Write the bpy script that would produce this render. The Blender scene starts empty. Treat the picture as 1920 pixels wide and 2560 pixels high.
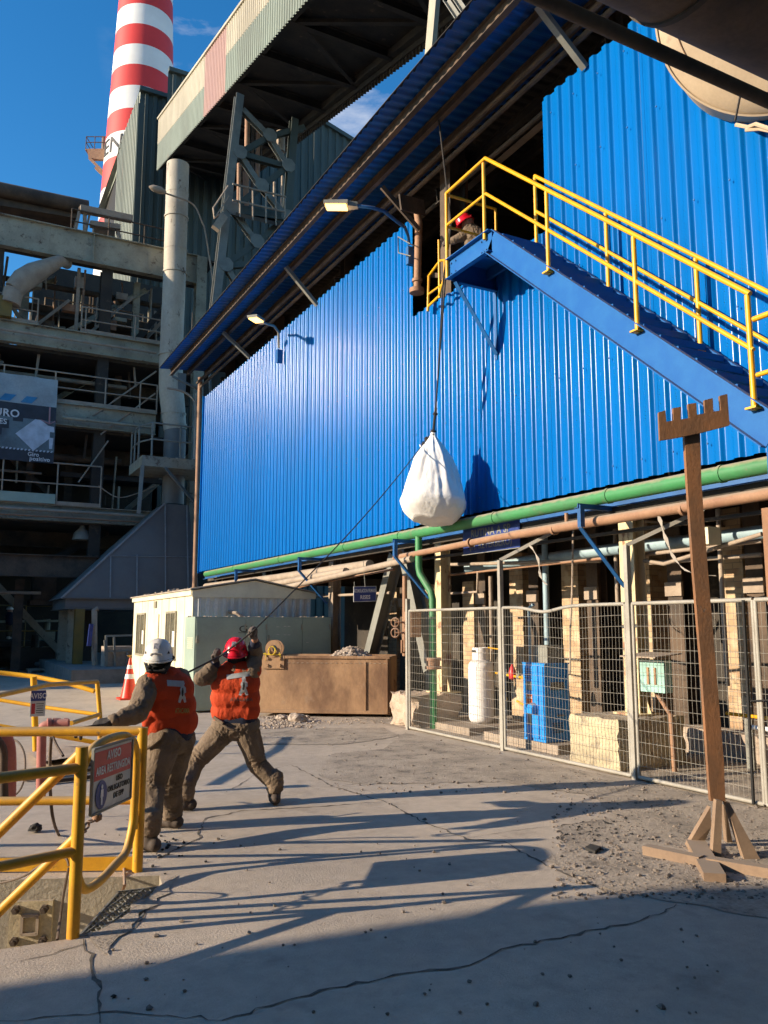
import bpy, bmesh, math, random
from mathutils import Vector, Matrix, noise
from mathutils.bvhtree import BVHTree
random.seed(7)
V = Vector
scene = bpy.context.scene
rad = math.radians
# ---------------------------------------------------------------- camera
FPX, PITCH, HEAD, CH = 2050.0, rad(7.9), rad(28.2), 1.7
fh = V((math.sin(HEAD), math.cos(HEAD), 0)); RV = V((math.cos(HEAD), -math.sin(HEAD), 0)); ZV = V((0, 0, 1))
FV = fh * math.cos(PITCH) + ZV * math.sin(PITCH); UV_ = -fh * math.sin(PITCH) + ZV * math.cos(PITCH)
CAM = V((0, 0, CH))
cd = bpy.data.cameras.new('camera'); cam = bpy.data.objects.new('camera', cd); scene.collection.objects.link(cam)
cd.sensor_fit = 'VERTICAL'; cd.sensor_height = 36; cd.lens = FPX / 2560 * 36
cd.clip_start = 0.05; cd.clip_end = 5000
mw = Matrix((RV, UV_, -FV)).transposed().to_4x4(); mw.translation = CAM; cam.matrix_world = mw
scene.camera = cam
# ---------------------------------------------------------------- light
SUN_AZ, SUN_EL = rad(12), rad(17.5)          # light travels towards +X, a little towards -Y
sd = V((math.cos(SUN_AZ) * math.cos(SUN_EL), -math.sin(SUN_AZ) * math.cos(SUN_EL), -math.sin(SUN_EL)))
w = bpy.data.worlds.new('World'); scene.world = w; w.use_nodes = True
nt = w.node_tree; nt.nodes.clear()
out = nt.nodes.new('ShaderNodeOutputWorld'); bg = nt.nodes.new('ShaderNodeBackground'); sky = nt.nodes.new('ShaderNodeTexSky')
sky.sky_type = 'NISHITA'; sky.sun_disc = False; sky.sun_elevation = SUN_EL
to_sun = -sd; sky.sun_rotation = math.atan2(to_sun.x, to_sun.y)
sky.altitude = 800; sky.air_density = 1.15; sky.dust_density = 0.15; sky.ozone_density = 3.5
bg.inputs['Strength'].default_value = 0.082
# soft white clouds mixed into the sky itself, by direction
tc = nt.nodes.new('ShaderNodeTexCoord'); mp = nt.nodes.new('ShaderNodeMapping'); nz = nt.nodes.new('ShaderNodeTexNoise')
mp.inputs['Scale'].default_value = (1.2, 1.2, 4.0); mp.inputs['Location'].default_value = (0.35, 0.1, 0.2)
nz.inputs['Scale'].default_value = 2.6; nz.inputs['Detail'].default_value = 9; nz.inputs['Roughness'].default_value = 0.62
cr = nt.nodes.new('ShaderNodeValToRGB'); cr.color_ramp.elements[0].position = 0.52; cr.color_ramp.elements[1].position = 0.72
dv = nt.nodes.new('ShaderNodeVectorMath'); dv.operation = 'DOT_PRODUCT'
cdir = (FV + RV * (820 - 960) / FPX - UV_ * (150 - 1280) / FPX).normalized()
dv.inputs[1].default_value = cdir
mr = nt.nodes.new('ShaderNodeMapRange'); mr.inputs['From Min'].default_value = 0.972; mr.inputs['From Max'].default_value = 0.992
mu = nt.nodes.new('ShaderNodeMath'); mu.operation = 'MULTIPLY'
mu2 = nt.nodes.new('ShaderNodeMath'); mu2.operation = 'MULTIPLY'; mu2.inputs[1].default_value = 0.8
mx = nt.nodes.new('ShaderNodeMix'); mx.data_type = 'RGBA'; mx.inputs['B'].default_value = (6.5, 6.6, 7.0, 1)
L = nt.links.new
L(tc.outputs['Generated'], mp.inputs['Vector']); L(mp.outputs['Vector'], nz.inputs['Vector']); L(nz.outputs['Fac'], cr.inputs['Fac'])
L(tc.outputs['Generated'], dv.inputs[0]); L(dv.outputs['Value'], mr.inputs['Value'])
L(cr.outputs['Color'], mu.inputs[0]); L(mr.outputs['Result'], mu.inputs[1]); L(mu.outputs[0], mu2.inputs[0])
L(mu2.outputs[0], mx.inputs['Factor']); hs = nt.nodes.new('ShaderNodeHueSaturation'); hs.inputs['Saturation'].default_value = 1.28; hs.inputs['Value'].default_value = 1.62; L(sky.outputs['Color'], hs.inputs['Color']); L(hs.outputs['Color'], mx.inputs['A']); L(mx.outputs['Result'], bg.inputs['Color'])
L(bg.outputs[0], out.inputs['Surface'])
ld = bpy.data.lights.new('sun', 'SUN'); ld.energy = 5.0; ld.angle = rad(0.5); ld.color = (1.0, 0.83, 0.62)
sun = bpy.data.objects.new('sun', ld); scene.collection.objects.link(sun)
sun.rotation_euler = sd.to_track_quat('-Z', 'Y').to_euler(); sun.location = (-20, 5, 20)
vs = scene.view_settings; vs.view_transform = 'Standard'; vs.look = 'None'; vs.exposure = 0.82; vs.gamma = 1
scene.cycles.max_bounces = 5; scene.cycles.diffuse_bounces = 3; scene.cycles.glossy_bounces = 2
scene.cycles.use_adaptive_sampling = True; scene.cycles.adaptive_threshold = 0.03; scene.cycles.use_denoising = True
scene.cycles.sample_clamp_indirect = 4 

# ---------------------------------------------------------------- helpers
def ray(x, y): return FV + RV * (x - 960) / FPX - UV_ * (y - 1280) / FPX
def at(x, y, X=None, Y=None, Z=None):           # a sight line met with a real plane of the place
    d = ray(x, y)
    if X is not None: t = X / d.x
    elif Y is not None: t = Y / d.y
    else: t = (Z - CH) / d.z
    return CAM + d * t
def G(x, y, z=0.0): return at(x, y, Z=z)
def J(x, y, wd): return CAM + ray(x, y) * wd     # at forward distance wd

def mat(name, col, rough=0.6, metal=0.0, col2=None, scale=3.0, lo=0.4, hi=0.65, fine=0.12, dust=None, dust_amt=0.8, stain=None, stain_scale=6, stain_lo=0.58, stain_hi=0.68, bump=0.0, bump_scale=30, stretch=(1, 1, 1), spec=0.5, coat=0.0):
    m = bpy.data.materials.new(name); m.use_nodes = True
    n = m.node_tree; b = n.nodes['Principled BSDF']; l = n.links.new
    b.inputs['Roughness'].default_value = rough; b.inputs['Metallic'].default_value = metal
    b.inputs['Specular IOR Level'].default_value = spec
    if coat: b.inputs['Coat Weight'].default_value = coat; b.inputs['Coat Roughness'].default_value = 0.12
    tc = n.nodes.new('ShaderNodeNewGeometry')
    mp = n.nodes.new('ShaderNodeMapping'); mp.inputs['Scale'].default_value = stretch
    l(tc.outputs['Position'], mp.inputs['Vector'])
    def noi(s, det=6, r=0.6):
        t = n.nodes.new('ShaderNodeTexNoise'); t.inputs['Scale'].default_value = s; t.inputs['Detail'].default_value = det; t.inputs['Roughness'].default_value = r
        l(mp.outputs['Vector'], t.inputs['Vector']); return t.outputs['Fac']
    def rmp(f, a, c):
        t = n.nodes.new('ShaderNodeMapRange'); t.inputs['From Min'].default_value = a; t.inputs['From Max'].default_value = c; l(f, t.inputs['Value']); return t.outputs['Result']
    def mix(f, a, c, kind='MIX'):
        t = n.nodes.new('ShaderNodeMix'); t.data_type = 'RGBA'; t.blend_type = kind
        if isinstance(f, float): t.inputs['Factor'].default_value = f
        else: l(f, t.inputs['Factor'])
        for s, v in (('A', a), ('B', c)):
            if isinstance(v, tuple): t.inputs[s].default_value = (*v, 1)
            else: l(v, t.inputs[s])
        return t.outputs['Result']
    c2 = col2 or tuple(min(1, x * 0.72) for x in col)
    c = mix(rmp(noi(scale), lo, hi), tuple(col), tuple(c2))
    if fine:
        f = noi(scale * 14, 4, 0.7)
        t = n.nodes.new('ShaderNodeMapRange'); t.inputs['From Min'].default_value = 0.25; t.inputs['From Max'].default_value = 0.75
        t.inputs['To Min'].default_value = 1 - fine; t.inputs['To Max'].default_value = 1 + fine; l(f, t.inputs['Value'])
        h = n.nodes.new('ShaderNodeVectorMath'); h.operation = 'SCALE'; l(c, h.inputs[0]); l(t.outputs['Result'], h.inputs['Scale']); c = h.outputs[0]
    if stain: c = mix(rmp(noi(stain_scale, 8, 0.7), stain_lo, stain_hi), c, tuple(stain))
    if dust:
        sp = n.nodes.new('ShaderNodeSeparateXYZ'); l(tc.outputs['Normal'], sp.inputs[0])
        ad = n.nodes.new('ShaderNodeMath'); ad.operation = 'ADD'
        ns = rmp(noi(9, 5), 0.3, 0.8); s2 = n.nodes.new('ShaderNodeMath'); s2.operation = 'MULTIPLY'; s2.inputs[1].default_value = 0.35; l(ns, s2.inputs[0])
        l(sp.outputs['Z'], ad.inputs[0]); l(s2.outputs[0], ad.inputs[1])
        r = rmp(ad.outputs[0], 0.45, 0.95); s3 = n.nodes.new('ShaderNodeMath'); s3.operation = 'MULTIPLY'; s3.inputs[1].default_value = dust_amt; l(r, s3.inputs[0])
        c = mix(s3.outputs[0], c, tuple(dust))
    l(c, b.inputs['Base Color'])
    if bump:
        bp = n.nodes.new('ShaderNodeBump'); bp.inputs['Strength'].default_value = bump; bp.inputs['Distance'].default_value = 0.02
        l(noi(bump_scale, 7, 0.65), bp.inputs['Height']); l(bp.outputs['Normal'], b.inputs['Normal'])
    return m

OFF = {}
def link(o): scene.collection.objects.link(o)
class MB:
    def __init__(s): s.v = []; s.f = []; s.m = []; s.mi = 0
    def add(s, vs, fs):
        k = len(s.v); s.v += [tuple(v) for v in vs]; s.f += [tuple(i + k for i in f) for f in fs]; s.m += [s.mi] * len(fs); return s
    def hexa(s, p):  # 8 corners, bottom ring 0-3, top ring 4-7
        return s.add(p, [(3, 2, 1, 0), (4, 5, 6, 7), (0, 1, 5, 4), (1, 2, 6, 5), (2, 3, 7, 6), (3, 0, 4, 7)])
    def box(s, a, b):
        x0, x1 = sorted((a[0], b[0])); y0, y1 = sorted((a[1], b[1])); z0, z1 = sorted((a[2], b[2]))
        return s.hexa([(x0, y0, z0), (x1, y0, z0), (x1, y1, z0), (x0, y1, z0), (x0, y0, z1), (x1, y0, z1), (x1, y1, z1), (x0, y1, z1)])
    def bar(s, p, q, wd, h, up=ZV):
        p = V(p); q = V(q); d = (q - p).normalized(); up = V(up)
        if abs(d.dot(up)) > 0.99: up = V((0, 1, 0))
        sx = d.cross(up).normalized(); u = sx.cross(d).normalized(); a = sx * wd / 2; b = u * h / 2
        return s.hexa([p - a - b, p + a - b, q + a - b, q - a - b, p - a + b, p + a + b, q + a + b, q - a + b])
    def ibeam(s, p, q, wd, h, t=0.02, up=ZV):
        p = V(p); q = V(q); d = (q - p).normalized(); up = V(up)
        if abs(d.dot(up)) > 0.99: up = V((0, 1, 0))
        sx = d.cross(up).normalized(); u = sx.cross(d).normalized()
        s.bar(p + u * (h / 2 - t / 2), q + u * (h / 2 - t / 2), wd, t, u)
        s.bar(p - u * (h / 2 - t / 2), q - u * (h / 2 - t / 2), wd, t, u)
        return s.bar(p, q, t, h - 2 * t, u)
    def angle(s, p, q, a=0.07, t=0.008, up=ZV):
        p = V(p); q = V(q); d = (q - p).normalized(); up = V(up)
        if abs(d.dot(up)) > 0.99: up = V((0, 1, 0))
        sx = d.cross(up).normalized(); u = sx.cross(d).normalized()
        s.bar(p, q, t, a, u); return s.bar(p + sx * (a / 2 + t / 2) - u * (a / 2 - t / 2), q + sx * (a / 2 + t / 2) - u * (a / 2 - t / 2), a, t, u)
    def tube(s, pts, r, n=12, caps=True, rs=None):
        pts = [V(p) for p in pts]; N = len(pts); rings = []; prev = None
        for i, p in enumerate(pts):
            d = ((pts[min(i + 1, N - 1)] - pts[max(i - 1, 0)])).normalized()
            if prev is None:
                ref = ZV if abs(d.z) < 0.9 else V((1, 0, 0)); a = d.cross(ref).normalized()
            else: a = (prev - d * prev.dot(d)).normalized()
            prev = a; b = d.cross(a); rr = rs[i] if rs else r
            rings.append([p + (a * math.cos(2 * math.pi * k / n) + b * math.sin(2 * math.pi * k / n)) * rr for k in range(n)])
        vs = [v for g in rings for v in g]; fs = []
        for i in range(N - 1):
            for k in range(n):
                k2 = (k + 1) % n; fs.append((i * n + k, i * n + k2, (i + 1) * n + k2, (i + 1) * n + k))
        if caps: fs += [tuple(range(n - 1, -1, -1)), tuple(range((N - 1) * n, N * n))]
        return s.add(vs, fs)
    def cyl(s, p, q, r, n=16, r2=None): return s.tube([p, q], r, n, True, [r, r if r2 is None else r2])
    def prism(s, poly, ext):   # closed polygon (3-D points) extruded by a vector
        e = V(ext); n = len(poly); vs = [V(p) for p in poly] + [V(p) + e for p in poly]
        return s.add(vs, [tuple(range(n - 1, -1, -1)), tuple(range(n, 2 * n))] + [(i, (i + 1) % n, (i + 1) % n + n, i + n) for i in range(n)])
    def lathe(s, prof, c, axis=ZV, n=24):
        axis = V(axis).normalized(); ref = V((1, 0, 0)) if abs(axis.x) < 0.9 else V((0, 1, 0)); a = axis.cross(ref).normalized(); b = axis.cross(a); c = V(c)
        vs = [c + axis * h + (a * math.cos(2 * math.pi * k / n) + b * math.sin(2 * math.pi * k / n)) * r for r, h in prof for k in range(n)]
        fs = [(i * n + k, i * n + (k + 1) % n, (i + 1) * n + (k + 1) % n, (i + 1) * n + k) for i in range(len(prof) - 1) for k in range(n)]
        return s.add(vs, fs)
    def build(s, name, m, parent=None, loc=None, smooth=False, fix=True):
        o = V(OFF[parent.name]) if parent else V(loc if loc is not None else (0, 0, 0))
        me = bpy.data.meshes.new(name); me.from_pydata([tuple(V(v) - o) for v in s.v], [], s.f)
        for x in (m if isinstance(m, (list, tuple)) else [m]): me.materials.append(x)
        me.polygons.foreach_set('material_index', s.m)
        if fix:
            bm = bmesh.new(); bm.from_mesh(me); bmesh.ops.recalc_face_normals(bm, faces=bm.faces); bm.to_mesh(me); bm.free()
        if smooth:
            me.polygons.foreach_set('use_smooth', [True] * len(me.polygons)); me.set_sharp_from_angle(angle=rad(smooth if smooth is not True else 40))
        ob = bpy.data.objects.new(name, me); link(ob)
        if parent: ob.parent = parent
        else: ob.location = o
        OFF[ob.name] = tuple(o); return ob
def tag(o, label=None, cat=None, group=None, kind=None):
    if label: o['label'] = label
    if cat: o['category'] = cat
    if group: o['group'] = group
    if kind: o['kind'] = kind
    return o
def thing(name, label, cat, loc, group=None):
    o = bpy.data.objects.new(name, None); link(o); o.location = loc; o.empty_display_size = 0.1; OFF[o.name] = tuple(loc)
    return tag(o, label, cat, group)
def text(body, o, right, up, height, m, parent, name='lettering', align='CENTER', depth=0.002, sx=1.0, spacing=1.0, bold=0.022):
    cu = bpy.data.curves.new(name, 'FONT'); cu.body = body; cu.size = 1; cu.align_x = align; cu.align_y = 'CENTER'; cu.extrude = 0.5; cu.resolution_u = 3; cu.space_character = spacing * 1.06; cu.offset = bold
    t = bpy.data.objects.new('tmp', cu); link(t); bpy.context.view_layer.update()
    me = bpy.data.meshes.new_from_object(t.evaluated_get(bpy.context.evaluated_depsgraph_get())); bpy.data.objects.remove(t)
    right = V(right).normalized(); up = V(up).normalized(); nn = right.cross(up).normalized(); o = V(o); s = height / 0.7
    mb = MB(); mb.add([o + right * v.co.x * s * sx + up * v.co.y * s + nn * (v.co.z * depth) for v in me.vertices], [tuple(p.vertices) for p in me.polygons])
    return mb.build(name, m, parent, fix=False)

DUST = (0.30, 0.24, 0.185)
M = {}
M['conc'] = mat('concrete', (0.465, 0.39, 0.31), 0.88, col2=(0.36, 0.302, 0.242), scale=0.55, lo=0.38, hi=0.66, fine=0.15, stain=(0.22, 0.185, 0.15), stain_scale=1.7, stain_lo=0.56, stain_hi=0.8, bump=0.38, bump_scale=60)
M['gravel'] = mat('gritty_ground', (0.385, 0.322, 0.255), 0.95, col2=(0.25, 0.21, 0.168), scale=2.5, fine=0.3, stain=(0.06, 0.055, 0.05), stain_scale=5, stain_lo=0.56, stain_hi=0.72, bump=0.7, bump_scale=35)
M['crack'] = mat('crack_dirt', (0.07, 0.06, 0.048), 0.95, col2=(0.17, 0.14, 0.11), scale=9)
M['stone'] = mat('stone', (0.22, 0.18, 0.145), 0.9, col2=(0.12, 0.10, 0.085), scale=12, fine=0.2)
M['char'] = mat('charred_bits', (0.03, 0.028, 0.026), 0.9)
M['blue'] = mat('blue_sheet_paint', (0.001, 0.125, 0.43), 0.2, col2=(0.001, 0.102, 0.35), scale=0.7, lo=0.3, hi=0.75, fine=0.05, dust=DUST, dust_amt=0.35, spec=0.17, stretch=(1, 1, 0.22), bump=0.018, bump_scale=3, stain=(0.004, 0.085, 0.33), stain_scale=3.0, stain_lo=0.62, stain_hi=0.85)
M['eave'] = mat('dirty_blue_eave_sheet', (0.003, 0.085, 0.33), 0.5, col2=(0.004, 0.06, 0.22), scale=1.2, fine=0.1, stain=(0.05, 0.035, 0.025), stain_scale=1.6, stain_lo=0.58, stain_hi=0.75)
M['bluesteel'] = mat('blue_steel_paint', (0.005, 0.095, 0.33), 0.5, spec=0.2, col2=(0.01, 0.115, 0.35), scale=4, dust=DUST, dust_amt=0.6, fine=0.06)
M['bluedark'] = mat('blue_bracket_paint', (0.01, 0.10, 0.30), 0.5, dust=DUST, fine=0.1)
M['cyan'] = mat('cabinet_blue_paint', (0.01, 0.26, 0.72), 0.4, dust=DUST, fine=0.08, col2=(0.012, 0.22, 0.62))
M['yellow'] = mat('yellow_paint', (0.66, 0.34, 0.01), 0.5, col2=(0.52, 0.25, 0.012), scale=5, dust=(0.34, 0.25, 0.13), dust_amt=0.75, fine=0.08, stain=(0.20, 0.13, 0.06), stain_scale=14, stain_lo=0.6, stain_hi=0.7)
M['yellow2'] = mat('fresh_yellow_paint', (0.76, 0.39, 0.004), 0.4, fine=0.06, col2=(0.66, 0.31, 0.008), stain=(0.5, 0.27, 0.02), stain_scale=20, stain_lo=0.66)
M['green'] = mat('green_pipe_paint', (0.04, 0.225, 0.075), 0.55, col2=(0.05, 0.18, 0.07), dust=(0.36, 0.29, 0.2), dust_amt=0.85, fine=0.1, scale=2, stain=(.16, .15, .10), stain_scale=4, stain_lo=.6, stain_hi=.78)
M['brown'] = mat('rusty_pipe', (0.31, 0.175, 0.10), 0.7, col2=(0.25, 0.13, 0.075), dust=DUST, fine=0.15, bump=0.15)
M['tanpipe'] = mat('dusty_pipe', (0.36, 0.29, 0.22), 0.8, col2=(0.27, 0.21, 0.16), dust=DUST, fine=0.15)
M['ltblue'] = mat('pale_blue_pipe', (0.30, 0.42, 0.47), 0.6, dust=DUST, fine=0.1)
M['rust'] = mat('rusty_plate', (0.36, 0.215, 0.115), 0.8, col2=(0.17, 0.092, 0.05), scale=1.1, lo=0.44, hi=0.62, fine=0.15, dust=DUST, stain=(0.3, 0.21, 0.14), stain_scale=4, stain_lo=0.58, stain_hi=0.75, bump=0.25, bump_scale=18, stretch=(1, 1, 0.6))  # rust, with a shadow on the skip put into the darker mottling
M['rod'] = mat('rusty_brown_steel', (0.27, 0.125, 0.055), 0.65, col2=(0.19, 0.098, 0.05), scale=5, lo=.4, hi=.6, fine=0.1, stain=(0.10, 0.06, 0.04), stain_scale=5, stain_lo=0.62, stain_hi=0.75, bump=0.2, bump_scale=40, stretch=(1, 1, .7))
M['basesteel'] = mat('dusty_brown_steel', (0.27, 0.185, 0.12), 0.8, col2=(0.2, 0.135, 0.09), fine=0.12, dust=DUST)
M['fence'] = mat('galvanised_wire', (0.34, 0.32, 0.275), 0.5, metal=0.0, fine=0.1, col2=(0.27, 0.25, 0.21))
M['cream'] = mat('cream_paint', (0.74, 0.69, 0.50), 0.6, col2=(0.62, 0.56, 0.4), scale=1.5, fine=0.05, dust=DUST, stain=(0.36, 0.29, 0.2), stain_scale=5, stain_lo=0.68, stain_hi=0.82)
M['cabgrey'] = mat('shaded_cabin_paint', (0.62, 0.62, 0.58), 0.6, col2=(0.5, 0.5, 0.47), scale=1.5, dust=DUST, stain=(0.3, 0.25, 0.2), stain_scale=4, stain_lo=0.66)  # shaded copy of the cream: this face's shade put into a greyer colour
M['roofmetal'] = mat('cabin_roof_dust', (0.36, 0.3, 0.23), 0.9, fine=0.2)
M['sage'] = mat('sage_green_paint', (0.30, 0.385, 0.32), 0.5, col2=(0.25, 0.32, 0.27), scale=1.2, fine=0.05, dust=DUST, stain=(0.2, 0.2, 0.16), stain_scale=5, stain_lo=0.68)
M['steel'] = mat('weathered_green_steel', (0.36, 0.335, 0.25), 0.65, col2=(0.24, 0.22, 0.165), scale=1.2, fine=0.12, dust=(0.10, 0.085, 0.07), stain=(0.09, 0.06, 0.04), stain_scale=3.5, stain_lo=0.56, stain_hi=0.68)
M['steel2'] = mat('grey_truss_steel', (0.22, 0.22, 0.19), 0.6, col2=(0.17, 0.17, 0.15), fine=0.1)
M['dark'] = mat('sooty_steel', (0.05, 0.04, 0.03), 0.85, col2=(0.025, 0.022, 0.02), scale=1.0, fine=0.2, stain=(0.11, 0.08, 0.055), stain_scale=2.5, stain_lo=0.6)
M['darkbrown'] = mat('sooty_brown_steel', (0.115, 0.078, 0.052), 0.85, col2=(0.05, 0.038, 0.03), scale=1.5, fine=0.2)
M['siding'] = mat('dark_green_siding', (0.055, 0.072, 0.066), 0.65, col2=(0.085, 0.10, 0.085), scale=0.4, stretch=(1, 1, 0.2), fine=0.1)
M['sidinglit'] = mat('lit_green_siding', (0.22, 0.24, 0.195), 0.65, col2=(0.15, 0.17, 0.14), scale=0.4, stretch=(1, 1, 0.2), fine=0.12, stain=(0.2, 0.15, 0.1), stain_scale=0.8, stain_lo=0.55, stain_hi=0.75)  # lit copy of the siding: sunlight put into the lighter colour
M['hood'] = mat('dark_grey_sheet', (0.155, 0.15, 0.142), 0.6, col2=(0.125, 0.12, 0.115), scale=0.6, fine=0.06, dust=(0.16, 0.15, 0.14), dust_amt=0.5)
M['hoodrib'] = mat('grey_seam', (0.3, 0.3, 0.3), 0.6)
M['pipeold'] = mat('peeling_cream_pipe', (0.47, 0.42, 0.33), 0.7, col2=(0.36, 0.32, 0.26), scale=1.0, fine=0.12, stain=(0.12, 0.085, 0.06), stain_scale=2.6, stain_lo=0.6, stain_hi=0.66, stretch=(1, 1, 0.6), bump=0.1)
M['brick'] = None
M['black'] = mat('black', (0.008, 0.008, 0.008), 0.8)
M['white'] = mat('white_paint', (0.78, 0.78, 0.76), 0.5, fine=0.03, col2=(0.7, 0.69, 0.66))
M['gaswhite'] = mat('cylinder_white', (0.82, 0.80, 0.78), 0.4, fine=0.04, col2=(0.74, 0.7, 0.66), dust=DUST, dust_amt=0.4)
M['red'] = mat('red_paint', (0.62, 0.03, 0.03), 0.4, fine=0.05)
M['signred'] = mat('sign_red', (0.52, 0.035, 0.04), 0.4, fine=0.05)
M['signblue'] = mat('sign_blue', (0.02, 0.045, 0.22), 0.4, fine=0.05)
M['signwhite'] = mat('sign_white', (0.62, 0.62, 0.58), 0.45, fine=0.05, stain=(0.4, 0.36, 0.3), stain_scale=9, stain_lo=0.6, stain_hi=0.8)
M['textwhite'] = mat('lettering_white', (0.75, 0.75, 0.75), 0.5)
M['textdark'] = mat('lettering_dark', (0.02, 0.02, 0.02), 0.6)
M['rope'] = mat('dark_rope', (0.035, 0.03, 0.027), 0.9, bump=0.3, bump_scale=120)
M['hose'] = mat('dusty_hose', (0.12, 0.085, 0.06), 0.8)
M['redpipe'] = mat('faded_red_pipe', (0.42, 0.15, 0.12), 0.7, col2=(0.32, 0.10, 0.08), dust=DUST, dust_amt=0.4)
M['teal'] = mat('teal_paint', (0.30, 0.52, 0.46), 0.5, dust=DUST, stain=(0.2, 0.12, 0.07), stain_scale=8, stain_lo=0.68)
M['ochre'] = mat('ochre_paint', (0.20, 0.125, 0.02), 0.6, col2=(0.15, 0.10, 0.025), dust=DUST, fine=0.15)
M['colpaint'] = mat('peeling_yellow_column', (0.66, 0.54, 0.31), 0.65, col2=(0.55, 0.43, 0.25), scale=2.5, fine=0.1, stain=(0.27, 0.13, 0.07), stain_scale=5, stain_lo=0.56, stain_hi=0.62, stretch=(1, 1, 0.5))
M['bag'] = mat('woven_white_bag', (0.86, 0.85, 0.82), 0.65, fine=0.02, col2=(0.8, 0.78, 0.74), bump=0.4, bump_scale=20, spec=0.3, stain=(0.66, 0.6, 0.5), stain_scale=5, stain_lo=0.66, stain_hi=0.85)
M['cloth'] = mat('khaki_coverall', (0.205, 0.152, 0.105), 0.9, col2=(0.145, 0.108, 0.076), scale=5, fine=0.12, bump=0.9, bump_scale=16, spec=0.2)
M['vest'] = mat('orange_vest', (0.52, 0.062, 0.018), 0.8, col2=(0.42, 0.047, 0.015), scale=4, fine=0.06, bump=0.7, bump_scale=15, spec=0.2)
M['reflect'] = mat('grey_reflective_tape', (0.42, 0.44, 0.45), 0.45, fine=0.08)
M['balac'] = mat('black_cloth', (0.012, 0.011, 0.012), 0.9)
M['glove'] = mat('grey_glove', (0.16, 0.13, 0.11), 0.9, col2=(0.06, 0.045, 0.04), scale=25, lo=0.45, hi=0.55)
M['gloveblk'] = mat('black_glove', (0.03, 0.025, 0.022), 0.85)
M['boot'] = mat('dusty_boot', (0.075, 0.055, 0.042), 0.8, fine=0.2)
M['navy'] = mat('navy_cloth', (0.012, 0.018, 0.045), 0.85)
M['skin'] = mat('skin', (0.42, 0.21, 0.13), 0.6)
M['helw'] = mat('white_helmet_plastic', (0.72, 0.69, 0.63), 0.32, fine=0.03, col2=(0.62, 0.58, 0.52), scale=8, dust=DUST, dust_amt=0.25)
M['helr'] = mat('red_helmet_plastic', (0.62, 0.008, 0.02), 0.25, fine=0.03, col2=(0.55, 0.008, 0.02), scale=8)
M['tank'] = mat('dusty_tank_steel', (0.50, 0.385, 0.255), 0.75, col2=(0.43, 0.33, 0.22), scale=2.2, fine=0.07, stain=(0.34, 0.25, 0.17), stain_scale=4, stain_lo=0.6, stain_hi=0.72)
M['rubble'] = mat('pale_rubble', (0.42, 0.34, 0.27), 0.95, col2=(0.3, 0.24, 0.19), scale=9, fine=0.25)
M['glass'] = mat('cabin_window_glass', (0.16, 0.15, 0.11), 0.15, fine=0.05)
M['winframe'] = mat('window_frame_paint', (0.33, 0.30, 0.22), 0.5)
M['plastic'] = mat('ragged_plastic', (0.35, 0.31, 0.26), 0.7)
def brickmat():
    m = bpy.data.materials.new('old_brick'); m.use_nodes = True; n = m.node_tree; b = n.nodes['Principled BSDF']; b.inputs['Roughness'].default_value = 0.9
    g = n.nodes.new('ShaderNodeNewGeometry'); sp = n.nodes.new('ShaderNodeSeparateXYZ'); cb = n.nodes.new('ShaderNodeCombineXYZ')
    ad = n.nodes.new('ShaderNodeMath'); n.links.new(g.outputs['Position'], sp.inputs[0]); n.links.new(sp.outputs['X'], ad.inputs[0]); n.links.new(sp.outputs['Y'], ad.inputs[1])
    n.links.new(ad.outputs[0], cb.inputs['X']); n.links.new(sp.outputs['Z'], cb.inputs['Y'])
    t = n.nodes.new('ShaderNodeTexBrick'); t.inputs['Scale'].default_value = 1; t.inputs['Brick Width'].default_value = 0.24; t.inputs['Row Height'].default_value = 0.085; t.inputs['Mortar Size'].default_value = 0.006
    t.inputs['Color1'].default_value = (0.50, 0.37, 0.22, 1); t.inputs['Color2'].default_value = (0.37, 0.24, 0.14, 1); t.inputs['Mortar'].default_value = (0.25, 0.19, 0.13, 1)
    n.links.new(cb.outputs[0], t.inputs['Vector'])
    z = n.nodes.new('ShaderNodeTexNoise'); z.inputs['Scale'].default_value = 3.5; z.inputs['Detail'].default_value = 7; n.links.new(g.outputs['Position'], z.inputs['Vector'])
    r = n.nodes.new('ShaderNodeMapRange'); r.inputs['From Min'].default_value = 0.5; r.inputs['From Max'].default_value = 0.66; n.links.new(z.outputs['Fac'], r.inputs['Value'])
    x = n.nodes.new('ShaderNodeMix'); x.data_type = 'RGBA'; x.inputs['B'].default_value = (0.52, 0.42, 0.28, 1); n.links.new(r.outputs['Result'], x.inputs['Factor']); n.links.new(t.outputs['Color'], x.inputs['A'])
    n.links.new(x.outputs['Result'], b.inputs['Base Color'])
    bp = n.nodes.new('ShaderNodeBump'); bp.inputs['Strength'].default_value = 0.5; bp.inputs['Distance'].default_value = 0.01; n.links.new(t.outputs['Fac'], bp.inputs['Height']); bp.invert = True; n.links.new(bp.outputs['Normal'], b.inputs['Normal'])
    return m
M['brick'] = brickmat()
def emis(name, col, s):
    m = bpy.data.materials.new(name); m.use_nodes = True; b = m.node_tree.nodes['Principled BSDF']; b.inputs['Base Color'].default_value = (0.2, 0.12, 0.04, 1)
    b.inputs['Emission Color'].default_value = (*col, 1); b.inputs['Emission Strength'].default_value = s; return m
M['lamp'] = emis('lamp_glow', (1.0, 0.55, 0.14), 2.7)
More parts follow.
